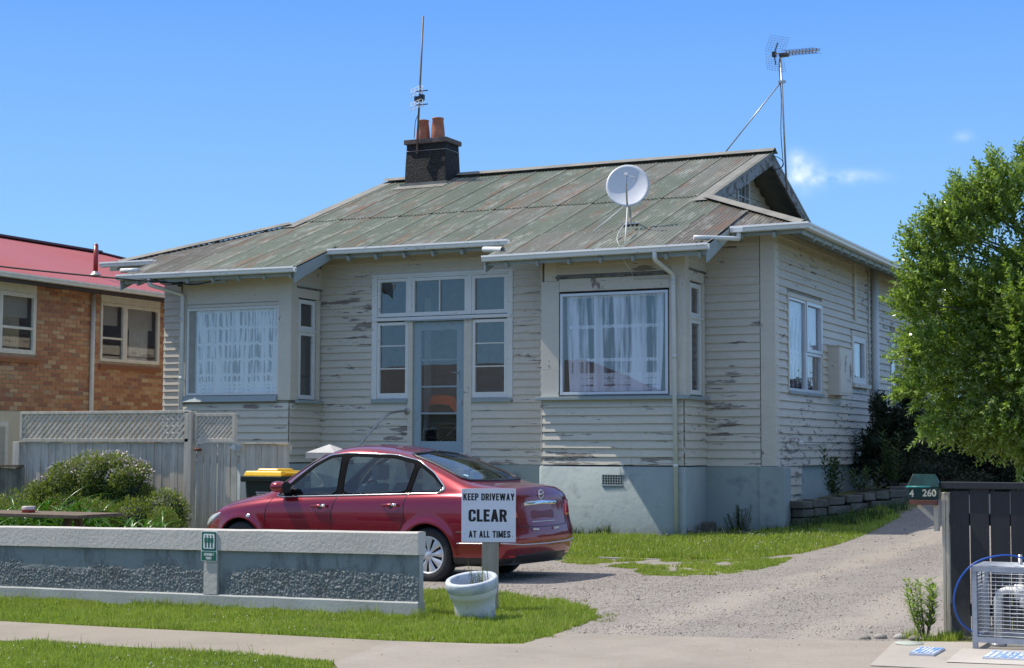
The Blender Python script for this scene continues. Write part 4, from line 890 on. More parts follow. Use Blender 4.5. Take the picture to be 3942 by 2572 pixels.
# flare of the wheel arches
for v in bm.verts:
    if abs(v.co.y) > .6:
        for ax in (0, 2.70):
            d = math.hypot(v.co.x-ax, v.co.z-.31)
            if d < .46: v.co.y += math.copysign(.016*math.exp(-((d-.365)/.045)**2), v.co.y)
BV = BVHTree.FromBMesh(bm)
def on_side(x, z, off=0, s=1):
    h = BV.ray_cast(Vector((x, 2*s, z)), Vector((0, -s, 0)))
    return (h[0]+h[1]*off*(1 if h[1].y*s > 0 else -1)) if h[0] else Vector((x, .84*s, z))
def on_rear(y, z, off=0):
    h = BV.ray_cast(Vector((-3, y, z)), Vector((1, 0, 0))); return h[0]+h[1]*off*(1 if h[1].x < 0 else -1) if h[0] else Vector((-.95, y, z))
def on_front(y, z, off=0):
    h = BV.ray_cast(Vector((6, y, z)), Vector((-1, 0, 0))); return h[0]+h[1]*off*(1 if h[1].x > 0 else -1) if h[0] else Vector((3.3, y, z))
def inpoly(p, poly):
    c = False; n = len(poly)
    for i in range(n):
        a, b = poly[i], poly[(i+1) % n]
        if (a[1] > p[1]) != (b[1] > p[1]) and p[0] < (b[0]-a[0])*(p[1]-a[1])/(b[1]-a[1])+a[0]: c = not c
    return c
def smoothpoly(pts, it=2, k_=.91):
    for _ in range(it):
        q = []
        for i in range(len(pts)):
            a, b = pts[i], pts[(i+1) % len(pts)]; q += [(a[0]*k_+b[0]*(1-k_), a[1]*k_+b[1]*(1-k_)), (a[0]*(1-k_)+b[0]*k_, a[1]*(1-k_)+b[1]*k_)]
        pts = q
    return pts
def knife(poly, ax, filt):
    i0, i1 = ax; k = ({0, 1, 2}-set(ax)).pop()
    for i in range(len(poly)):
        a, b = poly[i], poly[(i+1) % len(poly)]; no = [0, 0, 0]; no[i0] = -(b[1]-a[1]); no[i1] = b[0]-a[0]
        if abs(no[i0])+abs(no[i1]) < 1e-6: continue
        lo = (min(a[0], b[0])-.03, min(a[1], b[1])-.03); hi = (max(a[0], b[0])+.03, max(a[1], b[1])+.03)
        fs = []
        for f in bm.faces:
            if not filt(f): continue
            u = [v.co[i0] for v in f.verts]; w = [v.co[i1] for v in f.verts]
            if max(u) < lo[0] or min(u) > hi[0] or max(w) < lo[1] or min(w) > hi[1]: continue
            fs.append(f)
        if fs:
            co = [0, 0, 0]; co[i0] = a[0]; co[i1] = a[1]
            g = list({e for f in fs for e in f.edges}); vv = list({v for f in fs for v in f.verts})
            bmesh.ops.bisect_plane(bm, geom=vv+g+fs, dist=1e-5, plane_co=co, plane_no=no)
WIN = [smoothpoly([(2.10, .937), (1.30, .965), (1.345, 1.405), (1.50, 1.39), (1.70, 1.29), (1.93, 1.11)], 2),
       smoothpoly([(1.215, .970), (.33, 1.0), (.30, 1.325), (.62, 1.392), (1.25, 1.41)], 2),
       smoothpoly([(.265, 1.005), (-.08, 1.018), (-.15, 1.06), (.02, 1.185), (.235, 1.302)], 2)]
GHO = smoothpoly([(2.20, .918), (1.27, .950), (.30, .985), (-.11, 1.0), (-.175, 1.035), (-.165, 1.075), (.02, 1.225), (.28, 1.358), (.62, 1.425), (1.27, 1.442), (1.53, 1.415), (1.75, 1.312), (1.98, 1.135)], 1)
WSH = smoothpoly([(-.66, .995), (0, .985), (.66, .995), (.545, 1.40), (0, 1.455), (-.545, 1.40)], 1)
RWN = smoothpoly([(-.60, 1.14), (0, 1.13), (.60, 1.14), (.50, 1.43), (0, 1.465), (-.50, 1.43)], 1)
for p in WIN+[GHO]: knife(p, (0, 2), lambda f: abs(f.normal.y) > .35 and f.calc_center_median().z > .9)
knife(WSH, (1, 2), lambda f: f.normal.x > .2 and f.calc_center_median().x > 1.3 and f.calc_center_median().z > .9)
knife(RWN, (1, 2), lambda f: f.normal.x < -.12 and f.calc_center_median().x < .8 and f.calc_center_median().z > 1.06)
ARC = lambda ax: [(ax+.352*math.cos(t), .31+.352*math.sin(t)) for t in np.linspace(0, 2*math.pi, 41)[:-1]]
for ax in (0, 2.70): knife(ARC(ax), (0, 2), lambda f: abs(f.calc_center_median().y) > .5)
parts = {}
for f in bm.faces:
    c = f.calc_center_median(); key = 'body'
    if any(inpoly((c.x, c.z), ARC(ax)) for ax in (0, 2.70)) and abs(c.y) > .5: continue
    if abs(f.normal.y) > .3 and c.z > .9 and inpoly((c.x, c.z), GHO): key = ('window_frame', c.y > 0)
    if abs(f.normal.y) > .3 and c.z > .9:
        for i, p in enumerate(WIN):
            if inpoly((c.x, c.z), p): key = ('side_window', i, c.y > 0)
    if f.normal.x > .2 and c.x > 1.3 and inpoly((c.y, c.z), WSH): key = ('windscreen',)
    if f.normal.x < -.12 and c.x < .8 and c.z > 1.09 and inpoly((c.y, c.z), RWN): key = ('rear_window',)
    if key == 'body' and c.z < .30: key = 'sill'
    parts.setdefault(key, []).append(f)
for key, fs in parts.items():
    idx = {}; vs = []; fc = []
    for f in fs:
        t = []
        for v in f.verts:
            if v.index not in idx or True:
                kk = v
                if kk not in idx: idx[kk] = len(vs); vs.append(tuple(v.co))
                t.append(idx[kk])
        fc.append(t)
    me = bpy.data.meshes.new(key if isinstance(key, str) else key[0]); me.from_pydata(vs, [], fc); me.polygons.foreach_set('use_smooth', [True]*len(fc))
    nm = {'body': 'body', 'sill': 'lower_skirt'}.get(key, key[0] if not isinstance(key, str) else key)
    me.materials.append(M['paint'] if key == 'body' else M['blackp'] if key == 'sill' else M['frameblack'] if key[0] == 'window_frame' else M['carglass'])
    o = bpy.data.objects.new(nm, me); COL.objects.link(o); o.parent = CAR
bm.free()
def cpart(mb, name, mat, parent=CAR, bevel=0): 
    o = mb.build(name, mat, None, bevel); o.parent = parent; return o
def strip(pts2, off, r_, name, mat, s=1, proj=on_side, closed=False, n=6, parent=CAR):
    P_ = []
    q = list(pts2)+([pts2[0]] if closed else [])
    for a, b in zip(q, q[1:]):
        m_ = max(1, int(math.hypot(b[0]-a[0], b[1]-a[1])/.04))
        for k in range(m_): t = k/m_; P_.append(proj(a[0]+(b[0]-a[0])*t, a[1]+(b[1]-a[1])*t, off, s) if proj is on_side else proj(a[0]+(b[0]-a[0])*t, a[1]+(b[1]-a[1])*t, off))
    P_.append(proj(q[-1][0], q[-1][1], off, s) if proj is on_side else proj(q[-1][0], q[-1][1], off))
    mb = MB(); mb.tube(P_, r_, n); return cpart(mb, name, mat, parent)
def patch(poly, off, name, mat, s=1, proj=on_side, parent=CAR, res=10, bulge=0, thick=.012):
    """a filled outline laid on the body and standing a little proud of it"""
    c = (sum(p[0] for p in poly)/len(poly), sum(p[1] for p in poly)/len(poly)); V = []; F = []; n = len(poly)
    for j in range(res+1):
        t = 1-j/res
        for p in poly:
            q = (c[0]+(p[0]-c[0])*t, c[1]+(p[1]-c[1])*t); o_ = off+bulge*math.sin(math.pi/2*(1-t*t)) if t < 1 else -thick
            V.append(proj(q[0], q[1], o_, s) if proj is on_side else proj(q[0], q[1], o_))
    for j in range(res):
        for i in range(n): F.append((j*n+i, j*n+(i+1) % n, (j+1)*n+(i+1) % n, (j+1)*n+i))
    mb = MB(); mb.add(V, F, True); o = cpart(mb, name, mat, parent); return o
for s in (1, -1):
    # black frames round the glass, chrome line outside them
    gh_out = [(2.20, .918), (1.27, .950), (.30, .985), (-.11, 1.0), (-.175, 1.035), (-.165, 1.075), (.02, 1.225), (.28, 1.358), (.62, 1.425), (1.27, 1.442), (1.53, 1.415), (1.75, 1.312), (1.98, 1.135)]
    strip(smoothpoly(gh_out, 1), .003, .0085, 'chrome_strip', M['chrome'], s, closed=True)
    strip(smoothpoly([(-.10, 1.005), (-.165, 1.035), (-.155, 1.075), (-.05, 1.16)], 1)[:-4], .004, .014, 'chrome_strip', M['chrome'], s)
    for p in WIN: strip(p, .0, .006, 'window_seal', M['frameblack'], s, closed=True, n=5)
    patch([(1.30, .965), (1.215, .968), (1.255, 1.385), (1.335, 1.388)], .003, 'door_pillar', M['frameblack'], s, thick=.002, res=4)
    patch([(.325, .995), (.265, .997), (.245, 1.30), (.295, 1.32)], .003, 'door_pillar', M['frameblack'], s, thick=.002, res=4)
    patch([(2.18, .925), (2.06, .935), (1.95, 1.08)], .003, 'mirror_sail', M['blackp'], s, thick=.002, res=4)
    # shut lines
    strip([(2.24, .90), (2.30, .80), (2.33, .60), (2.32, .42), (2.30, .26)], .0, .0048, 'door_seam', M['blackp'], s, n=4)
    strip([(1.27, .955), (1.33, .80), (1.345, .5), (1.335, .27)], .0, .0048, 'door_seam', M['blackp'], s, n=4)
    strip([(.30, .985), (.33, .85), (.31, .72), (.36, .60), (.42, .48), (.44, .27)], .0, .0048, 'door_seam', M['blackp'], s, n=4)
    strip([(2.95, .80), (2.62, .86), (2.30, .90)], .0, .004, 'bonnet_seam', M['blackp'], s, n=4)
    strip([(3.42, .60), (3.22, .58), (3.05, .54)], 0, .004, 'bumper_seam', M['blackp'], s, n=4); strip([(-.36, .575), (-.6, .59), (-.86, .60)], 0, .004, 'bumper_seam', M['blackp'], s, n=4)
    # handles on their dark cups
    for hx, hz in ((1.50, .825), (.50, .855)):
        patch([(hx+.045*math.cos(t), hz-.004+.05*math.sin(t)) for t in np.linspace(0, 6.28, 13)[:-1]], .0015, 'handle_cup', M['blackp'], s, thick=.001, res=2)
        a = on_side(hx+.10, hz-.004, .03, s); b = on_side(hx-.10, hz+.004, .03, s); mb = MB(); mb.tube([on_side(hx+.105, hz-.004, .004, s), a, (a+b)/2+Vector((0, s*.006, 0)), b, on_side(hx-.105, hz+.004, .004, s)], [.012, .015, .015, .015, .012], 8); hd = cpart(mb, 'door_handle', M['paint'])
        mb = MB(); mb.tube([on_side(hx-.035, hz+.002, .033, s), on_side(hx-.105, hz+.004, .031, s)], .0175, 8); cpart(mb, 'handle_tip', M['chrome'], hd)
    strip([(-.84, .475), (-.7, .462), (-.40, .455)], .002, .006, 'bumper_strip', M['hub'], s)
    # side repeater
    patch(smoothpoly([(2.60, .665), (2.53, .668), (2.53, .715), (2.60, .712)], 1), .004, 'side_repeater', M['headlamp'], s, res=3)
    # headlight wraps on to the wing
    hl = patch(smoothpoly([(3.43, .52), (3.36, .62), (3.20, .69), (3.02, .735), (3.04, .69), (3.18, .61), (3.32, .53)], 1), .006, 'headlight', M['headlamp'], s, bulge=.006, res=5)
    # tail light: a leaf shape on the quarter and its mate on the rear face
    patch(smoothpoly([(-.935, .74), (-.93, .93), (-.86, .945), (-.74, .87), (-.76, .80), (-.86, .73)], 1), .004, 'tail_light', M['redlens'], s, bulge=.01, res=4)
    patch(smoothpoly([(s*.72, .73), (s*.74, .90), (s*.64, .935), (s*.54, .85), (s*.50, .735), (s*.60, .715)], 1), .004, 'tail_light', M['redlens'], 1, on_rear, bulge=.012, res=4)
    patch(smoothpoly([(s*.70, .305), (s*.70, .335), (s*.52, .325), (s*.52, .30)], 1), .003, 'reflector', M['redlens'], 1, on_rear, res=3)
    # mirror
    mb = MB(); c = on_side(2.03, .985, .10, s); pts = []
    rr = [(.0, .2), (.06, .92), (.11, 1.0), (.15, .95), (.17, .9)]
    for dx, k in rr[::-1]: pts.append([(c.x+.09-dx if False else c.x-.07+dx, c.y+s*(.03+.10*k*math.cos(t)), c.z+.018+.068*k*math.sin(t)) for t in np.linspace(0, 2*math.pi, 17)[:-1]])
    vs = sum(pts, []); mb.add(vs, [(i*16+k, i*16+(k+1) % 16, (i+1)*16+(k+1) % 16, (i+1)*16+k) for i in range(4) for k in range(16)], True); o0 = len(mb.v)-16
    mb.add([vs[64+k] for k in range(16)], [tuple(range(16))]); mirror = cpart(mb, 'wing_mirror', M['paint'])
    mb = MB(); mb.add([(c.x+.085-.08*0-.0+.0+.015*0+.0+.0, v[1], v[2]) for v in vs[:16]], [tuple(range(16))]); mb.v = [(c.x+.101-.0, y_, z_) for _, y_, z_ in mb.v]
    mb = MB(); q = [(c.x-.068+0, c.y+s*(.03+.09*math.cos(t)), c.z+.018+.06*math.sin(t)) for t in np.linspace(0, 2*math.pi, 17)[:-1]]
    mb.add([(v[0]+.17*0+.0, v[1], v[2]) for v in q], [tuple(range(16))]); mb.v = [(c.x-.071+0, v[1], v[2]) for v in mb.v]
    mb.box(c.x-.03, c.x+.06, c.y-s*.13, c.y+s*.0, c.z-.055, c.z-.03); cpart(mb, 'mirror_mount', M['blackp'], mirror)
# black borders round screens
strip(RWN, .001, .02, 'window_seal', M['blackp'], proj=on_rear, closed=True, n=5); strip(WSH, .001, .016, 'window_seal', M['blackp'], proj=on_front, closed=True, n=5)
# boot lid: seams, chrome bar, emblem, plate recess, strips
strip([(-.66, 1.04), (-.60, .93), (-.56, .80), (-.53, .64), (0, .625), (.53, .64), (.56, .80), (.60, .93), (.66, 1.04)], .0, .005, 'boot_seam', M['blackp'], proj=on_rear, n=4)
patch(smoothpoly([(-.44, .862), (-.42, .91), (0, .93), (.42, .91), (.44, .862), (0, .875)], 1), .012, 'chrome_garnish', M['chrome'], 1, on_rear, res=3, bulge=.008)
mb = MB(); ctr = on_rear(0, .985, .012); rn = [ctr+Vector((0, .052*math.cos(t), .048*math.sin(t))) for t in np.linspace(0, 2*math.pi, 25)]; mb.tube(rn, .007, 6); mb.tube([ctr+Vector((0, -.068, 0)), ctr+Vector((0, .068, 0))], .011, 6); cpart(mb, 'emblem', M['chrome'])
patch([(-.26, .70), (-.26, .83), (.26, .83), (.26, .70)], .002, 'plate_recess', plain('dark_red_blank_plate', (.16, .02, .03), .3), 1, on_rear, res=2, thick=.001)
strip([(-.27, .685), (.27, .685)], .006, .006, 'plate_bracket', M['hub'], proj=on_rear)
mb = MB(); 
for s in (1, -1): a = on_rear(s*.29, .605, .012); b = on_rear(s*.17, .60, .012); mb.beam(a, b, .012, .022)
cpart(mb, 'plate_bracket', M['hub'])
strip([(-.80, .47), (-.5, .445), (0, .44), (.5, .445), (.80, .47)], .004, .007, 'bumper_strip', M['hub'], proj=on_rear)
patch(smoothpoly([(-.72, .22), (-.74, .34), (0, .36), (.74, .34), (.72, .22)], 1), .006, 'rear_valance', M['blackp'], 1, on_rear, res=4)
# grille and plate at the front
patch([(-.38, .56), (-.34, .68), (.34, .68), (.38, .56)], .006, 'grille', M['chrome'], 1, on_front, res=3); patch([(-.4, .28), (-.42, .42), (.42, .42), (.4, .28)], .004, 'air_intake', M['blackp'], 1, on_front, res=3)
mb = MB(); mb.tube([(.42, .02, 1.44), (.40, .02, 1.475)], .008, 6); cpart(mb, 'roof_aerial', M['blackp'])
mb = MB(); mb.box(-.75, 3.2, -.70, .70, .20, .26); mb.box(-.55, 2.35, -.72, .72, .26, .40); cpart(mb, 'underbody', M['blackp'])
for ax in (0, 2.70):
    for s in (1, -1):
        mb = MB(); t_ = np.linspace(-.35, math.pi+.35, 22); mb.add([(ax+.362*math.cos(t), s*y, .31+.362*math.sin(t)) for y in (.83, .50) for t in t_], [(i, i+1, 23+i, 22+i) for i in range(21)]); mb.add([(ax+.362*math.cos(t), s*.50, .31+.362*math.sin(t)) for t in t_], [tuple(range(22))]); cpart(mb, 'wheel_arch', M['blackp'])
# interior
mb = MB(); mb.box(-.1, 2.3, -.70, .70, .40, .44); mb.box(1.75, 2.25, -.68, .68, .72, .90); mb.box(1.85, 2.25, -.66, .66, .88, .93); cpart(mb, 'dashboard', M['seat'], bevel=.02)
mb = MB(); mb.box(-.42, -.05, -.62, .62, .99, 1.035); cpart(mb, 'parcel_shelf', M['beige'], bevel=.01); mb = MB(); mb.box(-.36, -.24, -.17, .17, 1.04, 1.075); cpart(mb, 'brake_light', M['beige'], bevel=.01)
def seat(x, y, w, top):
    mb = MB(); sh = [(0, 0), (-.10, .25), (-.17, .50), (-.19, .56), (-.11, .57), (-.06, .5), (.05, .2), (.12, .02)]
    mb.prism([(x+a, y, .52+b*top) for a, b in sh], (0, -w/2, 0), (0, w/2, 0)); mb.box(x, x+.48, y-w/2, y+w/2, .44, .56); o = cpart(mb, 'seat', M['seat'], bevel=.025)
    mb = MB(); mb.box(x-.27, x-.17, y-.12, y+.12, .56+.57*top, .74+.57*top); h = cpart(mb, 'headrest', M['seat'], o, bevel=.03)
for y in (.36, -.36): seat(1.2, y, .5, 1.0); seat(.30, y, .62, .88)
mb = MB(); wc = Vector((1.68, -.36, .93)); mb.tube([wc+Vector((-.07*math.sin(t), .18*math.cos(t), .17*math.sin(t))) for t in np.linspace(0, 2*math.pi, 25)], .013, 6); mb.tube([wc+Vector((0, -.17, 0)), wc+Vector((.02, 0, -.01)), wc+Vector((0, .17, 0))], .014, 6); cpart(mb, 'steering_wheel', M['blackp'])
mb = MB(); mb.box(1.72, 1.75, -.11, .11, 1.30, 1.36); cpart(mb, 'rear_view_mirror', M['blackp'], bevel=.006)
mb = MB(); p = on_rear(.44, 1.175, .0025); q = on_rear(.44, 1.215, .0025); ux = Vector((0, -1, 0)); uz = (q-p).normalized(); mb.add([(p+q)/2+ux*.045*math.cos(t)+uz*.03*math.sin(t) for t in np.linspace(0, 2*math.pi, 19)[:-1]], [tuple(range(18))]); cpart(mb, 'sticker', plain('sticker_blue', (.35, .55, .65), .5))
# wheels
def wheel(ax, s):
    yo = .835*s; prof = [(.205, -.10), (.235, -.105), (.275, -.10), (.298, -.085), (.308, -.06), (.311, -.02), (.311, .02), (.308, .055), (.296, .075), (.268, .088), (.232, .085), (.207, .075), (.2, .06)]
    mb = MB(); mb.lathe([(r_, yo-s*.09+s*h) for r_, h in prof], (ax, 0, .31), 48, 'y'); o = cpart(mb, 'wheel', M['rubber'])
    for k in range(4):
        rr = (.307, .309, .309, .307)[k]; yy = yo-s*.09+s*(-.045, -.015, .015, .045)[k]
    mb = MB(); mb.lathe([(.0, yo-s*.035), (.19, yo-s*.04), (.203, yo-s*.02), (.214, yo-s*.012), (.214, yo-s*.03)], (ax, 0, .31), 48, 'y'); cpart(mb, 'wheel_backing', M['blackp'], o)
    mb = MB(); N = 9; mb.lathe([(.188, yo-s*.026), (.192, yo-s*.013), (.205, yo-s*.008), (.213, yo-s*.011), (.213, yo-s*.02)], (ax, 0, .31), 48, 'y')
    mb.lathe([(.0, yo-s*.001), (.025, yo-s*.003), (.05, yo-s*.01), (.055, yo-s*.026)], (ax, 0, .31), 24, 'y')
    for k in range(N):
        a = 2*math.pi*k/N+.2
        def pt(r_, w, d): return (ax+r_*math.cos(a)-w*math.sin(a), yo-s*d, .31+r_*math.sin(a)+w*math.cos(a))
        L = [(.045, .016, .012), (.09, .022, .013), (.14, .036, .012), (.192, .050, .016)]
        top = []
        for r_, w, d in L: top += [pt(r_, -w, d+.010), pt(r_, -w*.55, d), pt(r_, w*.55, d), pt(r_, w, d+.010)]
        mb.add(top, [(i*4+j, i*4+j+1, (i+1)*4+j+1, (i+1)*4+j) for i in range(3) for j in range(3)], True)
    cpart(mb, 'hubcap', M['hub'], o)
for ax in (0, 2.70):
    for s in (1, -1): wheel(ax, s)
# ------------------------------------------------------------------ low roughcast front wall
LW = thing('low_wall', 'low rendered front wall with white coping and grey-blue roughcast panels beside the footpath', 'wall', (-10, 13.3, 0))
LP0 = Vector((-7.21, 13.06, 0)); LD = Vector((-1, .0816, 0)).normalized(); LN = Vector((LD.y, -LD.x, 0)); LN = LN if LN.y < 0 else -LN
def lw(s, d, z): p = LP0+LD*s+LN*d; return (p.x, p.y, z)
zc = lambda s: .77-.0167*s; zp = lambda s: .14-.0185*s; zg = lambda s: -.12-.02*s
def lwbox(s0, s1, d0, d1, b0, b1, t0, t1, name, mat, bev=.012):
    n = max(1, int((s1-s0)/.35)); mb = MB(); rr = random.Random(int(s0*100)); V = []
    for i in range(n+1):
        s = s0+(s1-s0)*i/n; jz = rr.uniform(-.003, .003); jd = rr.uniform(-.002, .002)
        bz = b0(s)+b1; tz = t0(s)+t1+jz; bv = bev
        V += [lw(s, d0, bz), lw(s, d0, tz-bv), lw(s, d0-bv, tz), lw(s, d1+bv, tz), lw(s, d1, tz-bv), lw(s, d1, bz)] if False else [lw(s, d1+jd, bz), lw(s, d1+jd, tz-bv), lw(s, d1-bv, tz), lw(s, d0+bv, tz), lw(s, d0, tz-bv), lw(s, d0, bz)]
    F = [(i*6+k, i*6+(k+1) % 6, (i+1)*6+(k+1) % 6, (i+1)*6+k) for i in range(n) for k in range(6)]+[tuple(range(6)), tuple(n*6+k for k in range(6))[::-1]]
    mb.add(V, F); return mb.build(name, mat, LW)
M['render'] = concrete('white_render', (.60, .57, .52), .10, 1.2, .9, 28, .12); M['render2'] = concrete('grey_render', (.43, .445, .42), .18, 1.5, .5, 30, .35)
for s0, s1 in ((0, 2.9), (2.903, 5.6), (5.603, 9.5)): lwbox(s0, s1, -.095, .035, zc, -.205, zc, 0, 'coping', M['render'])
lwbox(0, 9.5, -.085, .03, zg, 0, zp, 0, 'base_course', M['render2'])
lwbox(2.36, 2.53, -.07, .028, zp, 0, zc, -.207, 'pier', M['render'], .002)
lwbox(0.012, 9.5, -.08, -.012, zp, -.05, zc, -.19, 'wall_core', M['render2'])
def panel(s0, s1, margin0, margin1):
    st = .008; ns = int((s1-s0)/st); nz = 54; S = np.linspace(s0, s1, ns+1)
    rg_ = np.random.default_rng(int(s0*10)+3)
    def vn(ax, az):  # value noise on the grid
        gx = rg_.random((int(nz/az)+3, int(ns/ax)+3)); yy = np.arange(nz+1)[:, None]/az; xx = np.arange(ns+1)[None]/ax
        i = yy.astype(int); j = xx.astype(int); fy = yy-i; fx = xx-j; fy = fy*fy*(3-2*fy); fx = fx*fx*(3-2*fx)
        return gx[i, j]*(1-fy)*(1-fx)+gx[i+1, j]*fy*(1-fx)+gx[i, j+1]*(1-fy)*fx+gx[i+1, j+1]*fy*fx
    T = np.linspace(0, 1, nz+1)[:, None]; big = vn(30, 14); m_ = ss(.74, .60, T+(big-.5)*.35)*ss(s0-.001, s0+margin0, S[None])*ss(s1+.001, s1-margin1, S[None])
    peb = np.maximum(vn(1.5, 1.4)*.5+vn(1.05, 1.0)*.6-.50, 0)*2.4; d = .0+m_*peb*.011+vn(6, 5)*.004
    Z = np.array([[zp(s)-.02+(zc(s)-.185-zp(s))*t for s in S] for t in T[:, 0]])
    P = np.array([[lw(s, 0, 0)[:2] for s in S]]*(nz+1)); V = np.zeros((nz+1, ns+1, 3)); V[..., 0] = P[..., 0]+LN.x*d; V[..., 1] = P[..., 1]+LN.y*d; V[..., 2] = Z
    I = np.arange((nz+1)*(ns+1)).reshape(nz+1, ns+1); F = np.stack([I[:-1, :-1], I[:-1, 1:], I[1:, 1:], I[1:, :-1]], -1).reshape(-1, 4)[:, ::-1]
    o = np_mesh('panel', V.reshape(-1, 3), F, M['roughcast'], LW, True); at_ = o.data.attributes.new('relief', 'FLOAT', 'POINT'); at_.data.foreach_set('value', np.clip(m_*peb, 0, 1).astype(np.float32).ravel())
    a2 = o.data.attributes.new('cast', 'FLOAT', 'POINT'); a2.data.foreach_set('value', m_.astype(np.float32).ravel())
def roughcast():
    n = NB('roughcast_panel'); a = n.node('Attribute'); a.attribute_name = 'relief'; b = n.node('Attribute'); b.attribute_name = 'cast'
    base = n.mix(n.noise(2.5, 6, .65), (.20, .235, .245), (.30, .335, .335)); st = n.ramp(n.noise(3, 6, .7, n.pos((1.6, 1.6, .5))), [(.50, 0.), (.70, 1.)])
    base = n.mix(n.math('MULTIPLY', st, .75), base, (.045, .048, .05))
    peb = n.ramp(a.outputs['Fac'], [(.0, (.15, .165, .17)), (.3, (.22, .24, .24)), (.8, (.42, .43, .41))]); peb = n.mix(n.math('MULTIPLY', n.ramp(n.noise(4, 5, .6), [(.5, 0.), (.68, 1.)]), .5), peb, (.10, .09, .085))
    n.bump(n.noise(60, 3), .4, .004); return n.fin(n.mix(n.math('MULTIPLY', b.outputs['Fac'], .92), base, peb), .85)
M['roughcast'] = roughcast()
panel(.01, 2.355, .02, .18); panel(2.535, 7.4, .02, .02)
# ------------------------------------------------------------------ assembly point sign
M['signgreen'] = plain('sign_green', (.010, .125, .085), .4, var=.05); M['signwhite'] = plain('sign_white', (.80, .81, .82), .4, var=.03); M['ink'] = plain('sign_black', (.008, .008, .009), .45, var=0)
ux = -LD; uz = Vector((0, 0, 1)); c0 = Vector(lw(2.45, .04, .565)); AS = thing('assembly_sign', 'small green and white assembly point sign with three standing figures, fixed to the low wall', 'sign', c0)
def rrect(mb, c, w, h, r_, d0, d1, ux=ux, n_=LN):
    pts = []
    for cx, cz, a0 in ((w/2-r_, h/2-r_, 0), (-w/2+r_, h/2-r_, 90), (-w/2+r_, -h/2+r_, 180), (w/2-r_, -h/2+r_, 270)):
        for k in range(4): a = R(a0+30*k); pts.append(c+ux*(cx+r_*math.cos(a))+uz*(cz+r_*math.sin(a)))
    return mb.prism(pts, n_*d0, n_*d1)
mb = MB(); rrect(mb, c0, .200, .295, .015, 0, .006); mb.build('backing', M['signwhite'], AS)
mb = MB(); rrect(mb, c0+uz*.047, .186, .185, .012, .006, .008); mb.build('upper_panel', M['signgreen'], AS)
mb = MB(); rrect(mb, c0-uz*.097, .186, .088, .008, .006, .008); mb.build('lower_panel', M['signgreen'], AS)
mb = MB(); rrect(mb, c0+uz*.047, .140, .145, .014, .008, .010); mb.build('white_field', M['signwhite'], AS)
for k in (-1, 0, 1):
    mb = MB(); q = c0+ux*.040*k+uz*.047; n_ = LN
    mb.prism([q+ux*.009*math.cos(t)+uz*(.052+.011*math.sin(t)) for t in np.linspace(0, 6.283, 13)[:-1]], n_*.010, n_*.0115)
    mb.prism([q+ux*a+uz*b for a, b in ((-.016, .037), (.016, .037), (.018, -.012), (.012, -.012), (.0105, .02), (.0105, -.062), (.0015, -.062), (.001, -.015), (-.001, -.015), (-.0015, -.062), (-.0105, -.062), (-.0105, .02), (-.012, -.012), (-.018, -.012))], n_*.010, n_*.0115); mb.build('figure', M['signgreen'], AS)
caps('ASSEMBLY', .026, .125, M['signwhite'], AS, c0-uz*.080+LN*.0083, ux, uz, LN, .14); caps('POINT', .026, .072, M['signwhite'], AS, c0-uz*.117+LN*.0083, ux, uz, LN, .14)
# ------------------------------------------------------------------ keep driveway clear sign
sa = R(23); sux = Vector((math.cos(sa), math.sin(sa), 0)); sn = Vector((sux.y, -sux.x, 0)); KS = thing('driveway_sign', 'white square board on a short timber post reading KEEP DRIVEWAY CLEAR AT ALL TIMES', 'sign', (-6.86, 13.75, 0))
kc = Vector((-6.857, 13.75, .905)); up_ = Vector((0, 0, 1))
mb = MB(); mb.prism([kc+sux*a+up_*b for a, b in ((-.255, -.25), (.255, -.25), (.255, .25), (-.255, .25))], sn*-.004, sn*.004); mb.build('board', plain('sign_board_white', (.74, .77, .84), .35, var=.02), KS, bevel=.001)
mb = MB(); pc = kc+sux*.015; pw = .077
mb.prism([(pc+sux*a-sn*b).to_tuple()[:2]+(0,) for a, b in ((-pw, .008), (pw, .008), (pw, .06), (-pw, .06))], (0, 0, -.2), (0, 0, 1.05))
def timber(name, a, b, streak=(14, 14, .8), dark=.35):
    n = NB(name); f = n.noise(1.6, 6, .65, n.pos(streak)); c = n.mix(n.ramp(f, [(.3, 0.), (.7, 1.)]), a, b)
    c = n.mix(n.math('MULTIPLY', n.ramp(n.noise(2.4, 6, .7, n.pos((2, 2, 1.2))), [(.5, 0.), (.72, 1.)]), dark), c, tuple(x*.35 for x in a)); c = n.mix(n.math('MULTIPLY', n.rnd(), .25), c, tuple(x*.6 for x in a))
    n.bump(n.noise(3, 5, .7, n.pos(tuple(s*2 for s in streak))), .5, .004); return n.fin(c, .85)
M['post'] = timber('post_timber', (.30, .265, .205), (.44, .40, .33)); M['greyt'] = timber('weathered_grey_timber', (.47, .42, .33), (.76, .69, .56)); M['browntimber'] = timber('brown_timber', (.10, .07, .045), (.20, .15, .10))
mb.build('post', M['post'], KS, bevel=.004)
lc = lambda dx, dz: kc+sux*dx+up_*dz+sn*.0042
caps('KEEP DRIVEWAY', .066, .482, M['ink'], KS, lc(.002, .172), sux, up_, sn); caps('CLEAR', .116, .362, M['ink'], KS, lc(-.008, -.002), sux, up_, sn, .06); caps('AT ALL TIMES', .064, .392, M['ink'], KS, lc(.010, -.176), sux, up_, sn)
mb = MB()
for dx, dz in ((-.225, .228), (.225, .228), (-.225, -.175), (.225, -.195)): mb.prism([kc+sux*(dx+.005*math.cos(t))+up_*(dz+.005*math.sin(t)) for t in np.linspace(0, 6.283, 9)[:-1]], sn*.004, sn*.007)
tag(mb.build('screws', M['steel'], KS), kind='stuff')
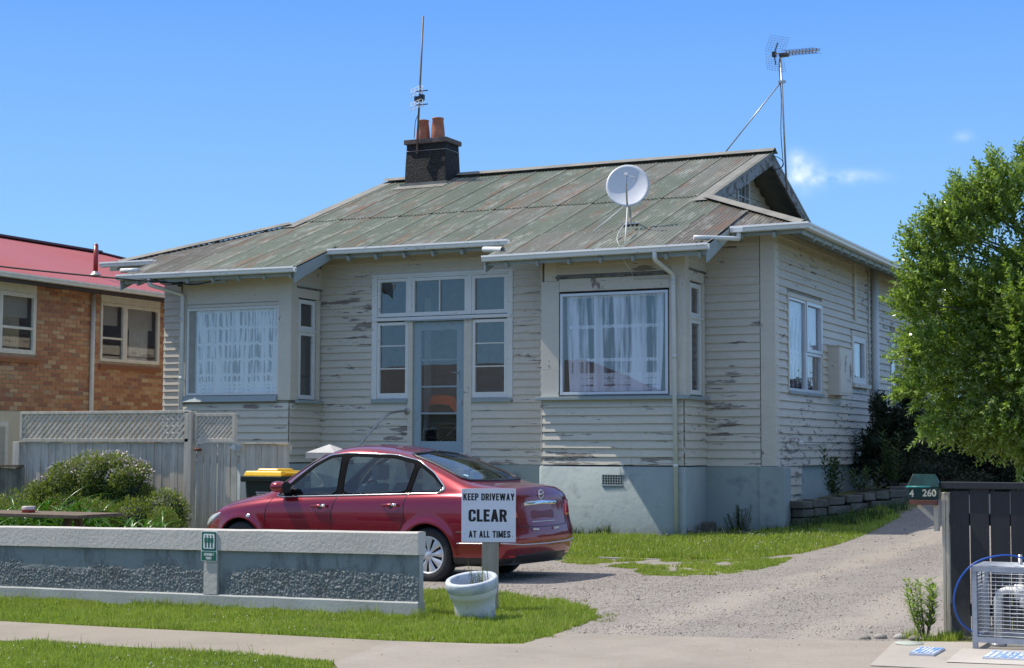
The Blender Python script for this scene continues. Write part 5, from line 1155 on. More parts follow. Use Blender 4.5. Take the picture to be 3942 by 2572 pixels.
# ------------------------------------------------------------------ leaning plant pot
PT = thing('plant_pot', 'big white concrete plant pot leaning to the left in front of the driveway sign post', 'plant pot', (-6.66, 13.12, .0), local=True)
def potpaint():
    n = NB('white_pot_paint'); z = n.sep(n.pos())[2]; c = n.mix(n.noise(3, 5), (.66, .66, .62), (.76, .76, .73)); f = n.math('ADD', z, n.math('MULTIPLY', n.noise(6, 6, .7), .28))
    c = n.mix(n.ramp(f, [(.17, 1.), (.24, 0.)]), c, (.34, .32, .28)); c = n.mix(n.ramp(n.noise(11, 6, .7), [(.62, 0.), (.68, .7)]), c, (.35, .33, .3)); n.bump(n.noise(40, 3), .3, .003); return n.fin(c, .7)
def rimpaint():
    n = NB('blue_white_rim_paint'); c = n.mix(n.ramp(n.noise(7, 6, .7), [(.45, 0.), (.6, 1.)]), (.56, .60, .64), (.40, .46, .52)); n.bump(n.noise(30, 4), .5, .004); return n.fin(c, .7)
mb = MB(); mb.lathe([(.168, -.06), (.175, 0), (.185, .15), (.200, .225), (.212, .235), (.218, .27), (.222, .30)], n=48); o = mb.build('pot_body', potpaint()); o.parent = PT
mb = MB(); mb.lathe([(.212, .285), (.232, .30), (.236, .372), (.228, .388), (.198, .388), (.188, .378), (.18, .30), (.17, .27)], n=48); o = mb.build('rim', rimpaint()); o.parent = PT
mb = MB(); mb.lathe([(.178, .275), (.10, .285), (0, .28)], n=20); o = mb.build('potting_soil', plain('potting_soil', (.05, .04, .03), .95, var=.5, sc=30)); o.parent = PT
view = Vector((.434, -.901, 0)); side_ = Vector((-.901, -.434, 0)); ax_ = (up_+view*math.tan(R(11))+side_*math.tan(R(7))).normalized(); PT.rotation_mode = 'QUATERNION'; PT.rotation_quaternion = up_.rotation_difference(ax_)
# ------------------------------------------------------------------ palings, trellis and gate
def fence(x0, x1, y, zt, pitch, w, name, label, parent=None, group=None, rs=0, gap=.004, zb=-.12, mat=None, t=.02):
    F_ = parent or thing(name, label, 'fence', ((x0+x1)/2, y, 0), group=group); r_ = random.Random(rs); x = x0; n = int(round((x1-x0)/pitch)); base = None
    for k in range(n):
        mb = MB(); a = x0+(x1-x0)*k/n; b = a+w*(1+r_.uniform(-.02, .02)); ti = r_.uniform(-.006, .006); dz = r_.uniform(-.012, .008); dy = r_.uniform(-.005, .005)
        mb.add([(a, y+dy, zb), (b, y+dy, zb), (b, y+dy+t, zb), (a, y+dy+t, zb), (a+ti, y+dy, zt+dz), (b+ti, y+dy, zt+dz), (b+ti, y+dy+t, zt+dz), (a+ti, y+dy+t, zt+dz)], [(0,3,2,1),(4,5,6,7),(0,1,5,4),(1,2,6,5),(2,3,7,6),(3,0,4,7)]); mb.build('paling', mat or M['greyt'], F_)
    return F_
def trellis(F_, x0, x1, y, z0, z1, sp, w, frame=.045):
    mb = MB(); mb.box(x0, x1, y-.03, y+.03, z1-.03, z1+.012); mb.build('top_rail', M['greyt'], F_, bevel=.004); mb = MB(); mb.box(x0, x1, y-.03, y+.03, z0-.02, z0+.03); mb.build('rail', M['greyt'], F_, bevel=.004)
    for a in (x0, x1-frame): mb = MB(); mb.box(a, a+frame, y-.032, y+.028, z0+.031, z1-.031); mb.build('stile', M['greyt'], F_)
    H = z1-.03-z0-.03; xa, xb = x0+frame, x1-frame
    for d, yy in ((1, y-.012), (-1, y+.004)):
        c = xa-H
        while c < xb:
            # slat from (c, bottom) to (c+H, top), clipped to the frame
            p0, p1 = c, c+H; t0 = max(0, (xa-p0)/H); t1 = min(1, (xb-p0)/H)
            if t1-t0 > .06:
                def pt(t): x_ = p0+H*t; x_ = x_ if d > 0 else xa+xb-x_; return Vector((x_, yy, z0+.03+H*t))
                mb = MB(); mb.beam(pt(t0), pt(t1), .008, w, (0, 0, 1)); mb.build('lattice_slat', M['lattice'], F_)
            c += sp
M['lattice'] = timber('lattice_timber', (.52, .47, .38), (.76, .70, .58), (6, 6, 6))
F1 = fence(-17.50, -14.40, 19.12, 1.59, .1405, .132, 'paling_fence', 'tall weathered grey paling fence topped with a long diagonal trellis panel', rs=1)
trellis(F1, -17.47, -14.33, 19.10, 1.62, 2.045, .098, .034)
for a in (-17.60, -14.40): mb = MB(); mb.box(a, a+.125, 19.07, 19.19, -.15, 1.60 if a < -17 else 2.04); mb.build('post', M['greyt'], F1, bevel=.006)
mb = MB(); mb.box(-17.5, -14.4, 19.15, 19.20, 1.2, 1.29); mb.box(-17.5, -14.4, 19.15, 19.20, .2, .29); tag(mb.build('back_rails', M['greyt'], F1), kind='stuff')
F2 = fence(-14.24, -13.52, 19.16, 1.585, .118, .100, 'trellis_fence', 'short paling fence with a close diamond trellis, between the long fence and the gate', rs=2)
trellis(F2, -14.26, -13.56, 19.15, 1.62, 2.0, .072, .030)
mb = MB(); mb.box(-14.2, -13.5, 19.185, 19.23, 1.3, 1.38); mb.build('back_rail', M['greyt'], F2)
GT = fence(-13.50, -12.70, 19.18, 1.585, .094, .088, 'side_gate', 'low grey paling gate behind the yellow-lidded bin', rs=3); GT['category'] = 'gate'
mb = MB(); mb.box(-13.52, -12.68, 19.20, 19.25, 1.48, 1.56); mb.build('back_rail', M['greyt'], GT); mb = MB(); mb.box(-13.52, -12.68, 19.14, 19.18, 1.575, 1.60); mb.build('top_rail', M['greyt'], GT)
mb = MB(); q = Vector((-13.52, 19.10, 1.53)); mb.add([q+Vector(v) for v in ((-.13, 0, 0), (0, -.03, .045), (.13, 0, 0), (0, -.03, -.045), (0, .02, 0))], [(0, 1, 3), (1, 2, 3), (0, 4, 1), (1, 4, 2), (0, 3, 4), (3, 2, 4)]); mb.build('hinge', M['steel'], GT)
mb = MB(); mb.tube([(-14.22, 19.08, 1.50), (-14.10, 19.06, 1.49)], .022, 8); mb.build('gate_bolt', plain('rust', (.12, .05, .03), .9), F2)
# dark low fence at the left edge
LFN = fence(-20.2, -16.85, 18.5, 1.22, .155, .15, 'boundary_fence', 'dark mildewed low plank fence at the far left behind the shrubs', rs=5, mat=timber('mildewed_timber', (.12, .115, .09), (.25, .24, .19), dark=.8)); LFN['category'] = 'fence'
mb = MB(); mb.box(-20.2, -16.9, 18.44, 18.56, 1.22, 1.26); mb.build('top_rail', M['browntimber'], LFN)
# ------------------------------------------------------------------ recycling bin
BN = thing('wheelie_bin', 'dark green wheelie bin with a bright yellow lid by the side gate', 'bin', (-12.39, 18.3, 0))
M['bingreen'] = plain('bin_green', (.012, .020, .014), .4, var=.1); M['binlid'] = plain('bin_yellow', (.85, .50, .008), .35, var=.05)
mb = MB(); bx, by = -12.39, 18.42
def taper(mb, cx, cy, w0, d0, z0, w1, d1, z1):
    mb.add([(cx-w0, cy-d0, z0), (cx+w0, cy-d0, z0), (cx+w0, cy+d0, z0), (cx-w0, cy+d0, z0), (cx-w1, cy-d1, z1), (cx+w1, cy-d1, z1), (cx+w1, cy+d1, z1), (cx-w1, cy+d1, z1)], [(0,3,2,1),(4,5,6,7),(0,1,5,4),(1,2,6,5),(2,3,7,6),(3,0,4,7)])
taper(mb, bx, by, .23, .24, .0, .285, .30, 1.10); mb.build('bin_body', M['bingreen'], BN, bevel=.02)
mb = MB(); taper(mb, bx, by, .325, .345, 1.07, .33, .35, 1.145); mb.build('rim', M['bingreen'], BN, bevel=.012)
mb = MB(); taper(mb, bx+.01, by, .305, .33, 1.146, .285, .30, 1.215); taper(mb, bx, by, .17, .20, 1.2155, .15, .18, 1.245); mb.build('lid', M['binlid'], BN, bevel=.015)
mb = MB(); mb.tube([(bx+.335, by-.28, 1.18), (bx+.335, by+.28, 1.18)], .016, 8); mb.build('handle', M['binlid'], BN)
for s in (-1, 1): mb = MB(); mb.tube([(bx+s*.24, by+.27, .02), (bx+s*.29, by+.27, .02)], .1, 16); mb.build('wheel', M['rubber'], BN)
bxm = lambda z: face_mtx((bx-.02, by-.2715-.0545*z-.012+.0, z), (1, 0, 0), (0, -.0545, 1))
text('NEW PLYMOUTH', .030, M['signwhite'], BN, 'lettering', face_mtx((bx-.0, by-.302, .93), (1, 0, 0), (0, 0, 1)), .01, .9); text('DISTRICT COUNCIL', .024, M['signwhite'], BN, 'lettering', face_mtx((bx, by-.302, .905), (1, 0, 0), (0, 0, 1)), .01, .9); text('We Can Recycle', .055, M['signwhite'], BN, 'lettering', face_mtx((bx, by-.304, .865), (1, 0, 0), (0, 0, 1)), .005, .75)
# ------------------------------------------------------------------ gate pillar
GP_ = thing('gate_pillar', 'rendered square pillar with a pale pyramid cap, just behind the red car', 'pillar', (-12.69, 20.2, 0))
mb = MB(); mb.box(-12.87, -12.50, 20.05, 20.42, -.2, 1.37); mb.build('shaft', M['render2'], GP_, bevel=.008)
mb = MB(); x0, x1, y0, y1 = -12.935, -12.44, 20.0, 20.495; mb.add([(x0, y0, 1.37), (x1, y0, 1.37), (x1, y1, 1.37), (x0, y1, 1.37), (x0, y0, 1.455), (x1, y0, 1.455), (x1, y1, 1.455), (x0, y1, 1.455), (-12.69, 20.25, 1.575)], [(0,3,2,1),(0,1,5,4),(1,2,6,5),(2,3,7,6),(3,0,4,7),(4,5,8),(5,6,8),(6,7,8),(7,4,8)]); mb.build('cap', concrete('lichened_cap', (.50, .49, .46), .15, 3, .5, 40, .4), GP_)
# ------------------------------------------------------------------ picnic table and the tin on it
TB = thing('picnic_table', 'low brown slatted timber table behind the left end of the front wall', 'table', (-12.8, 14.7, 0))
for k in range(5): mb = MB(); y = 14.45+k*.155; mb.box(-14.6, -12.35, y, y+.145, .725, .765); mb.build('table_slat', M['browntimber'], TB, bevel=.004)
for x in (-14.2, -12.75):
    mb = MB(); mb.beam((x, 14.45, -.15), (x, 14.75, .72), .09, .05); mb.build('leg', M['browntimber'], TB); mb = MB(); mb.beam((x, 15.2, -.15), (x, 14.9, .72), .09, .05); mb.build('leg', M['browntimber'], TB)
TN = thing('tin', 'small red tin left on the brown timber table', 'tin', (-13.35, 14.75, .765)); mb = MB(); mb.lathe([(0, .766), (.075, .766), (.075, .80)], (-13.35, 14.75, 0), 20); mb.build('tin_body', plain('tin_red', (.40, .06, .05), .4), TN); mb = MB(); mb.lathe([(.078, .801), (.078, .835), (.07, .84), (0, .84)], (-13.35, 14.75, 0), 20); mb.build('tin_lid', plain('tin_cream', (.5, .42, .38), .4), TN)
# ------------------------------------------------------------------ black fence, mailbox, caged meter
M['blackt'] = timber('black_stained_timber', (.012, .013, .017), (.030, .031, .036), dark=.1)
def blackt():
    n = NB('black_fence_stain'); c = n.mix(n.noise(2, 6, .7, n.pos((10, 10, .8))), (.010, .010, .013), (.032, .033, .038)); c = n.mix(n.ramp(n.noise(17, 5, .7, n.pos((1, 1, .6))), [(.665, 0.), (.72, .75)]), c, (.22, .21, .19))
    c = n.mix(n.math('MULTIPLY', n.ramp(n.math('ADD', n.sep(n.pos())[2], n.math('MULTIPLY', n.noise(6, 5), .3)), [(.30, 1.), (.52, 0.)]), .5), c, (.16, .155, .15)); n.bump(n.noise(3, 5, .7, n.pos((20, 20, 1.5))), .5, .004); return n.fin(c, .6)
M['blackt'] = blackt()
BF = fence(-2.457, .6, 13.0, 1.225, .152, .143, 'black_fence', 'black stained vertical plank fence at the right edge beside the drive', rs=9, zb=.105, mat=M['blackt'], t=.022)
mb = MB(); mb.box(-2.53, .65, 12.975, 13.085, 1.232, 1.285); mb.build('top_rail', M['blackt'], BF, bevel=.006); mb = MB(); mb.box(-2.47, .6, 13.03, 13.08, .25, .34); mb.box(-2.47, .6, 13.03, 13.08, .95, 1.04); tag(mb.build('back_rails', M['blackt'], BF), kind='stuff')
for a in (-2.527, -2.497): mb = MB(); mb.box(a, a+.027, 13.03, 13.13, -.05, 1.2); mb.build('post', M['greyt'], BF, bevel=.004)
MX = thing('mailbox', 'dark green house-shaped metal mailbox numbered 4 and 260 on a timber bracket', 'mailbox', (-2.68, 13.2, 1.13)); M['mailgreen'] = plain('mailbox_green', (.006, .035, .033), .35, .2, var=.2)
x0, x1, y0, y1 = -2.765, -2.53, 12.93, 13.02
mb = MB(); mb.box(x0, x1, y0, y1, 1.145, 1.24); mb.build('box', M['mailgreen'], MX, bevel=.004)
mb = MB(); xm = (x0+x1)/2; mb.add([(x0-.01, y0, 1.243), (x1+.01, y0, 1.243), (x1+.01, y1, 1.243), (x0-.01, y1, 1.243), (x0+.03, (y0+y1)/2, 1.345), (x1-.03, (y0+y1)/2, 1.345)], [(0, 1, 5, 4), (2, 3, 4, 5), (0, 4, 3), (1, 2, 5), (0, 3, 2, 1)]); mb.build('lid', plain('mailbox_roof', (.008, .04, .036), .3, .3, var=.5, sc=14), MX, bevel=.003)
mb = MB(); mb.tube([(x0-.015, y0-.008, 1.243), (x1-.06, y0-.008, 1.246)], .007, 6); mb.build('lid_edge', plain('teal_edge', (.03, .25, .24), .35), MX)
text('4', .075, plain('numeral_cream', (.62, .58, .42), .5), MX, 'numeral', face_mtx((x0+.028, y0-.004, 1.19), (1, 0, 0), (0, 0, 1)), .03, .9); text('260', .075, bpy.data.materials['numeral_cream'], MX, 'numeral', face_mtx((x0+.165, y0-.004, 1.195), (1, 0, 0), (0, 0, 1)), .03, .95)
mb = MB(); mb.box(x0+.01, x1-.01, y0-.02, y1-.05, 1.105, 1.142); mb.build('shelf', plain('red_brown_paint', (.11, .04, .03), .7, var=.5, sc=14), MX, bevel=.003)
mb = MB(); mb.beam((-2.70, 12.99, 1.10), (-2.57, 12.99, .985), .035, .03); mb.build('brace', M['greyt'], MX); mb = MB(); mb.box(-2.575, -2.54, 12.96, 13.025, .90, 1.103); mb.build('bracket_post', M['greyt'], MX, bevel=.003)
CG = thing('meter_cage', 'galvanised mesh cage over water pipes in front of the black fence', 'cage', (-1.6, 12.3, .1)); M['galv'] = plain('galvanised', (.36, .40, .46), .45, .55, var=.12, sc=12)
cx0, cx1, cy0, cy1, cz0, cz1 = -2.13, -.95, 12.03, 12.55, .095, .70
for x in (cx0, cx1-.035):
    for y in (cy0, cy1-.035): mb = MB(); mb.box(x, x+.035, y, y+.035, cz0, cz1-.036); mb.build('corner_post', M['galv'], CG, bevel=.003)
for z in (cz1-.035, .165):
    mb = MB(); mb.box(cx0, cx1, cy0-.002, cy0+.035, z, z+.038); mb.build('frame_bar', M['galv'], CG); mb = MB(); mb.box(cx0, cx1, cy1-.035, cy1+.002, z, z+.038); mb.build('frame_bar', M['galv'], CG)
    for x in (cx0-.002, cx1-.033): mb = MB(); mb.box(x, x+.035, cy0+.036, cy1-.036, z, z+.038); mb.build('frame_bar', M['galv'], CG)
def rods(mk, vals):
    for v in vals: mb = MB(); p, q = mk(v); mb.tube([p, q], .0028, 4); mb.build('mesh_rod', M['galv'], CG)
rods(lambda z: ((cx0, cy0+.006, z), (cx1, cy0+.006, z)), np.arange(.215, .66, .0275)); rods(lambda x: ((x, cy0+.011, .2), (x, cy0+.011, .665)), np.arange(cx0+.07, cx1-.04, .048))
rods(lambda z: ((cx0+.006, cy0, z), (cx0+.006, cy1, z)), np.arange(.215, .66, .0275)); rods(lambda y: ((cx0+.011, y, .2), (cx0+.011, y, .665)), np.arange(cy0+.07, cy1-.04, .048))
rods(lambda z: ((cx0, cy1-.006, z), (cx1, cy1-.006, z)), np.arange(.215, .66, .055)); rods(lambda x: ((x, cy0, cz1+.002), (x, cy1, cz1+.002)), np.arange(cx0+.04, cx1, .048)); rods(lambda y: ((cx0, y, cz1+.005), (cx1, y, cz1+.005)), np.arange(cy0+.05, cy1, .05))
WP = thing('water_pipes', 'pale painted looped water pipe with valves inside the mesh cage', 'pipe', (-1.6, 12.3, .1)); mb = MB(); mb.tube([(-1.99, 12.28, .05), (-1.99, 12.28, .46), (-1.97, 12.28, .505), (-1.93, 12.28, .52), (-1.2, 12.28, .52), (-1.16, 12.28, .505), (-1.14, 12.28, .46), (-1.14, 12.28, .05)], .028, 12); mb.build('pipe', M['pipe'], WP)
for x in (-1.82, -1.5, -1.3): mb = MB(); mb.tube([(x-.05, 12.28, .52), (x+.05, 12.28, .52)], .048, 12); mb.tube([(x, 12.28, .52), (x+.02, 12.25, .42)], .03, 10); mb.build('valve', M['pipe'], WP)
mb = MB(); mb.tube([(-1.99, 12.28, .11), (-1.99, 12.28, .14)], .06, 12); mb.build('flange', M['steel'], WP)
mb = MB(); mb.tube([(-1.83, 12.30, .52), (-1.83, 12.3, .78)], .016, 8); mb.build('vent_pipe', M['steel'], WP)
def spline(pts, n=8):
    pts = [Vector(p) for p in pts]; pts = [pts[0]*2-pts[1]]+pts+[pts[-1]*2-pts[-2]]; o_ = []
    for i in range(1, len(pts)-2):
        for k in range(n):
            t = k/n; a, b, c, d = pts[i-1:i+3]; o_.append(.5*((2*b)+(c-a)*t+(2*a-5*b+4*c-d)*t*t+(3*b-a-3*c+d)*t**3))
    return o_+[pts[-2]]
mb = MB(); mb.tube(spline([(-1.72, 12.2, .71), (-1.78, 12.15, .76), (-1.90, 12.1, .785), (-2.05, 12.06, .755), (-2.15, 12.03, .69), (-2.23, 12.05, .58), (-2.27, 12.1, .44), (-2.24, 12.15, .30), (-2.16, 12.2, .22), (-2.10, 12.25, .20)]), .007, 6); tag(mb.build('blue_hose', plain('hose_blue', (.01, .09, .42), .4), None, org=(-2.1, 12.1, .1)), 'thin bright blue hose looping over the left corner of the mesh cage', 'hose')
mb = MB(); mb.tube(spline([(-1.62, 12.1, .72), (-1.58, 12.05, .76), (-1.45, 12.05, .765), (-1.2, 12.1, .72)]), .006, 6); tag(mb.build('blue_hose', bpy.data.materials['hose_blue'], None, org=(-1.5, 12.1, .7)), 'short blue hose end lying on top of the mesh cage near the yellow tag', 'hose')
mb = MB(); mb.box(-1.66, -1.58, 12.01, 12.10, .665, .725); tag(mb.build('tag', plain('straw_yellow', (.55, .42, .20), .6), None, bevel=.003, org=(-1.6, 12.05, .68)), 'straw-coloured tag on the top bar of the mesh cage', 'tag')
M['pad2'] = path_mat('mid_concrete', (.36, .33, .285), (.44, .40, .35), .4); sheet('concrete_pad', [(-2.60, 10.9), (-2.76, 12.36), (-2.28, 12.47), (2, 12.9), (2, 10.9)], .018, M['pad2']); sheet('pale_pad', [(-2.16, 11.20), (-2.20, 12.0), (1.9, 12.45), (2, 11.3)], .024, M['pad'])
def bluecover():
    n = NB('worn_blue_cover'); c = n.mix(n.ramp(n.noise(10, 4, .6, n.pos((3, 1, 1))), [(.45, 0.), (.55, 1.)]), (.16, .33, .68), (.58, .62, .68)); return n.fin(c, .7)
M['cover'] = bluecover()
def cover(x0, x1, y0, y1, lab, n=7):
    z = float(gh(x0, y0)); T = thing('utility_cover', lab, 'cover', (x0, y0, z)); mb = MB(); mb.box(x0, x1, y0, y1, z+.0, z+.036); mb.build('plate', plain('cover_frame', (.5, .53, .58), .7), T)
    for k in range(n): a = x0+(x1-x0)*(k+.1)/n; mb = MB(); mb.box(a, a+(x1-x0)*.7/n, y0+.02, y1-.02, z+.0365, z+.040); mb.build('rib', M['cover'], T)
cover(-2.47, -2.30, 11.51, 11.91, 'small blue ribbed utility cover let into the concrete left of the cage', 6); cover(-1.96, -.9, 11.43, 11.83, 'long worn blue utility cover in front of the mesh cage', 26)
mb = MB(); z = float(gh(-2.65, 12.2)); mb.lathe([(0, z+.030), (.10, z+.030), (.105, z+.022)], (-2.62, 12.22, 0), 28); tag(mb.build('manhole_cover', plain('pale_green_lid', (.40, .44, .38), .7), None, org=(-2.62, 12.22, z)), 'round pale green lid set in the concrete beside the drive', 'cover')
# ------------------------------------------------------------------ satellite dish
SD = thing('satellite_dish', 'large pale round satellite dish on a short mast over the lower roof', 'satellite dish', (-10.15, 25.6, 5.25))
dn = Vector((.30, -.93, .30)).normalized(); dc = Vector((-10.07, 25.40, 5.955)); du = Vector((-dn.y, dn.x, 0)).normalized()*-1; dv = dn.cross(du).normalized(); dv = dv if dv.z > 0 else -dv
mb = MB(); RN, NN = 8, 40; V = []
for off in (0, .008):
    for i in range(RN+1):
        r_ = .378*i/RN
        for k in range(NN): t = 2*math.pi*k/NN; V.append(dc+du*r_*.97*math.cos(t)+dv*r_*1.03*math.sin(t)+dn*(.075*(i/RN)**2-.075-off))
F = []; B = (RN+1)*NN
for i in range(RN):
    for k in range(NN): a = i*NN+k; b = i*NN+(k+1) % NN; F += [(a, b, b+NN, a+NN), (B+a, B+a+NN, B+b+NN, B+b)]
F += [(RN*NN+k, RN*NN+(k+1) % NN, B+RN*NN+(k+1) % NN, B+RN*NN+k) for k in range(NN)]; mb.add(V, F, True); mb.build('reflector', M['dish'], SD)
mb = MB(); mb.tube([dc-dv*.36, dc-dv*.30+dn*.12, dc-dv*.02+dn*.42-du*.0], .016, 8); mb.build('feed_arm', M['steel'], SD); tip = dc-dv*.0+dn*.44
mb = MB(); mb.tube([tip, tip-dn*.05], .032, 12); mb.tube([tip-dn*.05, tip-dn*.09], .024, 12); mb.build('feed_horn', M['dish'], SD)
bs = Vector((-10.16, 25.75, rz(25.75)+.03)); mb = MB(); mb.tube([bs, bs+Vector((0, 0, .22)), dc-dn*.12-dv*.22, dc-dn*.1], .021, 10); mb.build('mast', M['steel'], SD); mb = MB(); mb.box(bs.x-.14, bs.x+.16, bs.y-.05, bs.y+.05, bs.z-.01, bs.z+.012); mb.build('foot', M['steel'], SD)
for a, b in (((-9.70, 24.35, rz(24.35)+.03), dc-dv*.33-dn*.07), ((-10.66, 25.30, rz(25.3)+.04), dc-dv*.3-dn*.09)): mb = MB(); mb.tube([a, b], .010, 6); mb.build('stay', M['pipe'], SD)
mb = MB(); mb.tube(spline([dc-dn*.1-dv*.1, (-9.85, 25.5, 5.6), (-9.88, 25.3, 5.45), (-10.0, 25.0, 5.2), (-9.98, 24.7, 4.98), (-9.75, 24.25, 4.76), (-9.68, 24.05, 4.72)]), .006, 5); mb.build('cable', M['whitecable'], SD)
mb = MB(); mb.tube(spline([tip-dn*.05-dv*.02, tip+dn*.0-du*.13-dv*.06, tip-du*.15-dv*.12-dn*.02, tip-du*.05-dv*.13-dn*.05, dc-dv*.2+dn*.25]), .005, 5); mb.build('lead', M['whitecable'], SD)
# ------------------------------------------------------------------ chimney mast with a small aerial
A1 = thing('chimney_aerial', 'tall thin mast with a small white phased aerial strapped to the chimney', 'aerial', (-17.08, 30.7, 8.2)); mb = MB(); mb.tube([(-17.10, 30.72, 7.9), (-16.965, 30.72, 10.94)], [.024, .02], 10); mb.build('mast', M['rustpipe'], A1)
for z in (8.95, 9.25):
    mb = MB(); x = -17.04
    for dz in (-.08, 0, .07): mb.tube([(x-.17, 30.62, z+dz-.02), (x+.17, 30.50, z+dz+.03)], .007, 5)
    for dx in (-.17, -.06, .06, .17): mb.tube([(x+dx, 30.60-dx*.3, z-.09+dx*.1), (x+dx, 30.60-dx*.3, z+.08+dx*.1)], .007, 5)
    mb.build('element', M['gutter'], A1); mb = MB(); mb.box(x-.02, x+.26, 30.6, 30.62, z-.01, z+.01); mb.build('bracket', M['blackp'], A1)
mb = MB(); mb.box(-17.10, -16.92, 30.58, 30.68, 9.03, 9.14); mb.box(-16.98, -16.90, 30.6, 30.7, 9.06, 9.18); mb.build('balun', M['blackp'], A1); mb = MB(); mb.tube(spline([(-17.0, 30.66, 9.0), (-17.05, 30.67, 8.75), (-17.12, 30.68, 8.6), (-17.16, 30.70, 8.25)]), .008, 5); mb.build('cable', M['wire'], A1)
# ------------------------------------------------------------------ gable mast with yagi
A2 = thing('yagi_aerial', 'slim mast at the right gable with a long yagi aerial and mesh reflector', 'aerial', (-9.18, 31.8, 7)); mast0 = Vector((-9.14, 31.75, 6.7)); mast1 = Vector((-9.22, 31.65, 9.49)); mb = MB(); mb.tube([mast0, mast1], .020, 10); mb.build('mast', M['steel'], A2)
mb = MB(); mb.tube([(-9.21, 31.66, 8.93), (-10.32, RY, rz(RY)+.09)], .014, 8); mb.build('stay', M['steel'], A2); mb = MB(); mb.box(-9.26, -9.12, 31.62, 31.68, 8.90, 8.95); mb.build('clamp', M['steel'], A2)
b0 = Vector((-9.35, 31.60, 9.50)); b1 = Vector((-8.18, 30.75, 9.27)); bd = (b1-b0).normalized(); mb = MB(); mb.beam(b0, b1, .022, .022); mb.build('boom', M['rustpipe'], A2); bs_ = bd.cross(Vector((0, 0, 1))).normalized(); bu = bs_.cross(bd)
mb = MB(); mb.box(b0.x-.02, b0.x+.06, b0.y-.05, b0.y+.03, b0.z-.06, b0.z+.04); mb.build('clamp', M['blackp'], A2)
for k in range(10):
    p = b0+bd*(.42+.105*k); mb = MB()
    for sg in (1, -1): mb.tube([p+bu*sg*.012, p+bu*sg*.05], .010, 5); 
    mb.tube([p+bu*.04-bs_*.13, p+bu*.04+bs_*.13], .004, 4); mb.tube([p-bu*.04-bs_*.13, p-bu*.04+bs_*.13], .004, 4); mb.build('director', M['rustpipe'], A2)
mb = MB(); p = b0+bd*.33; mb.box(p.x-.08, p.x+.10, p.y-.06, p.y+.06, p.z-.07, p.z-.01); mb.build('dipole_box', M['blackp'], A2)
for sg in (1, -1):   # two wire mesh wings, opening forwards
    wd = (bu*sg*.80+bd*.32).normalized()*.37; o0 = b0+bd*.02; mb = MB()
    for k in range(8): q = o0+wd*(.08+.92*k/7); mb.tube([q-bs_*.23, q+bs_*.23], .0022, 4)
    for k in range(8): q = o0+bs_*(-.23+.46*k/7); mb.tube([q+wd*.08, q+wd], .0024, 4)
    tag(mb.build('mesh_reflector', M['rustpipe'], A2), kind='stuff'); mb = MB(); mb.beam(o0, o0+wd*.65, .02, .012); mb.build('wing_arm', M['blackp'], A2)
mb = MB(); mb.tube(spline([b0+bd*.3, (-9.24, 31.62, 9.3), (-9.20, 31.62, 8.6), (-9.22, 31.64, 7.9), (-9.18, 31.62, 7.35), (-9.17, 31.6, 7.20), (-9.27, 31.5, 7.12), (-9.42, 31.4, 7.17), (-9.42, 31.4, 7.33), (-9.28, 31.5, 7.38), (-9.16, 31.55, 7.28), (-9.2, 31.5, 7.14), (-9.42, 31.4, 7.1)]), .008, 5); mb.build('cable', M['wire'], A2)
# ------------------------------------------------------------------ service line
P0 = Vector((-18.42, 24.18, 4.52)); P1 = Vector((-14.1, 14.4, 4.55)); P1 = Vector((-23.5, 20.4, 5.12)); pts = []
for k in range(25): t = k/24; p = P0.lerp(Vector((-30.0, 19.5, 6.35)), t); p.z -= .35*4*t*(1-t)*.6; pts.append(p)
mb = MB(); mb.tube(pts, .016, 6); mb.tube(spline([P0, P0+Vector((.4, .0, -.03)), P0+Vector((1.1, 0, .07)), P0+Vector((1.5, .05, .12))]), .012, 6); mb.tube(spline([(-18.9, 24.05, 4.62), (-18.7, 24.1, 4.50), P0]), .008, 5); mb.lathe([(0, -.06), (.035, -.05), (.05, 0), (.035, .05), (0, .06)], P0, 10); tag(mb.build('service_cable', M['wire'], None, org=P0), 'black overhead cable strung from the left to the eave of the left bay', 'cable')
# ------------------------------------------------------------------ brick neighbour
NH = thing('brick_house', 'orange-brown brick house with a red iron roof at the left edge', 'house', (-27, 28, 0)); NX = -22.5; NW = Wall('r', NX)
def brick_mat(isl=False):
    n = NB('varied_brick'); r_ = n.node('NewGeometry').outputs['Random Per Island'] if isl else n.rnd(); c = n.ramp(r_, [(0, (.38, .17, .10)), (.25, (.54, .235, .12)), (.55, (.62, .31, .15)), (.78, (.68, .40, .20)), (.93, (.76, .53, .30)), (1, (.36, .22, .16))]); c = n.mix(n.math('MULTIPLY', n.noise(30, 4, .6), .35), c, (.28, .13, .07)); n.bump(n.noise(80, 3), .5, .004); return n.fin(c, .85)
M['brick'] = brick_mat(); M['brick2'] = brick_mat(True); M['mortar'] = plain('mortar', (.48, .40, .30), .95, var=.2, sc=9); M['cream'] = concrete('cream_base', (.74, .64, .45), .08, .8, .3, 40, .1)
nh1 = (23.10, 24.92, 3.33, 4.70); nh2 = (26.86, 28.82, 3.31, 4.68)
wall_panel(NW, 20, 38.5, 2.2, 4.75, [nh1, nh2], M['mortar'], NH); mb = MB(); mb.box(NX-.10, NX+.03, 20, 38.5, -.9, 2.2); mb.build('base_wall', M['cream'], NH)
br = MB(); br.box(0, .014, -.1125, .1125, -.036, .036); brm = br.build('brick', M['brick'], NH, bevel=.003).data; bpy.data.objects.remove(bpy.data.objects['brick']); cand = []
k = 0; z = 2.22+.043
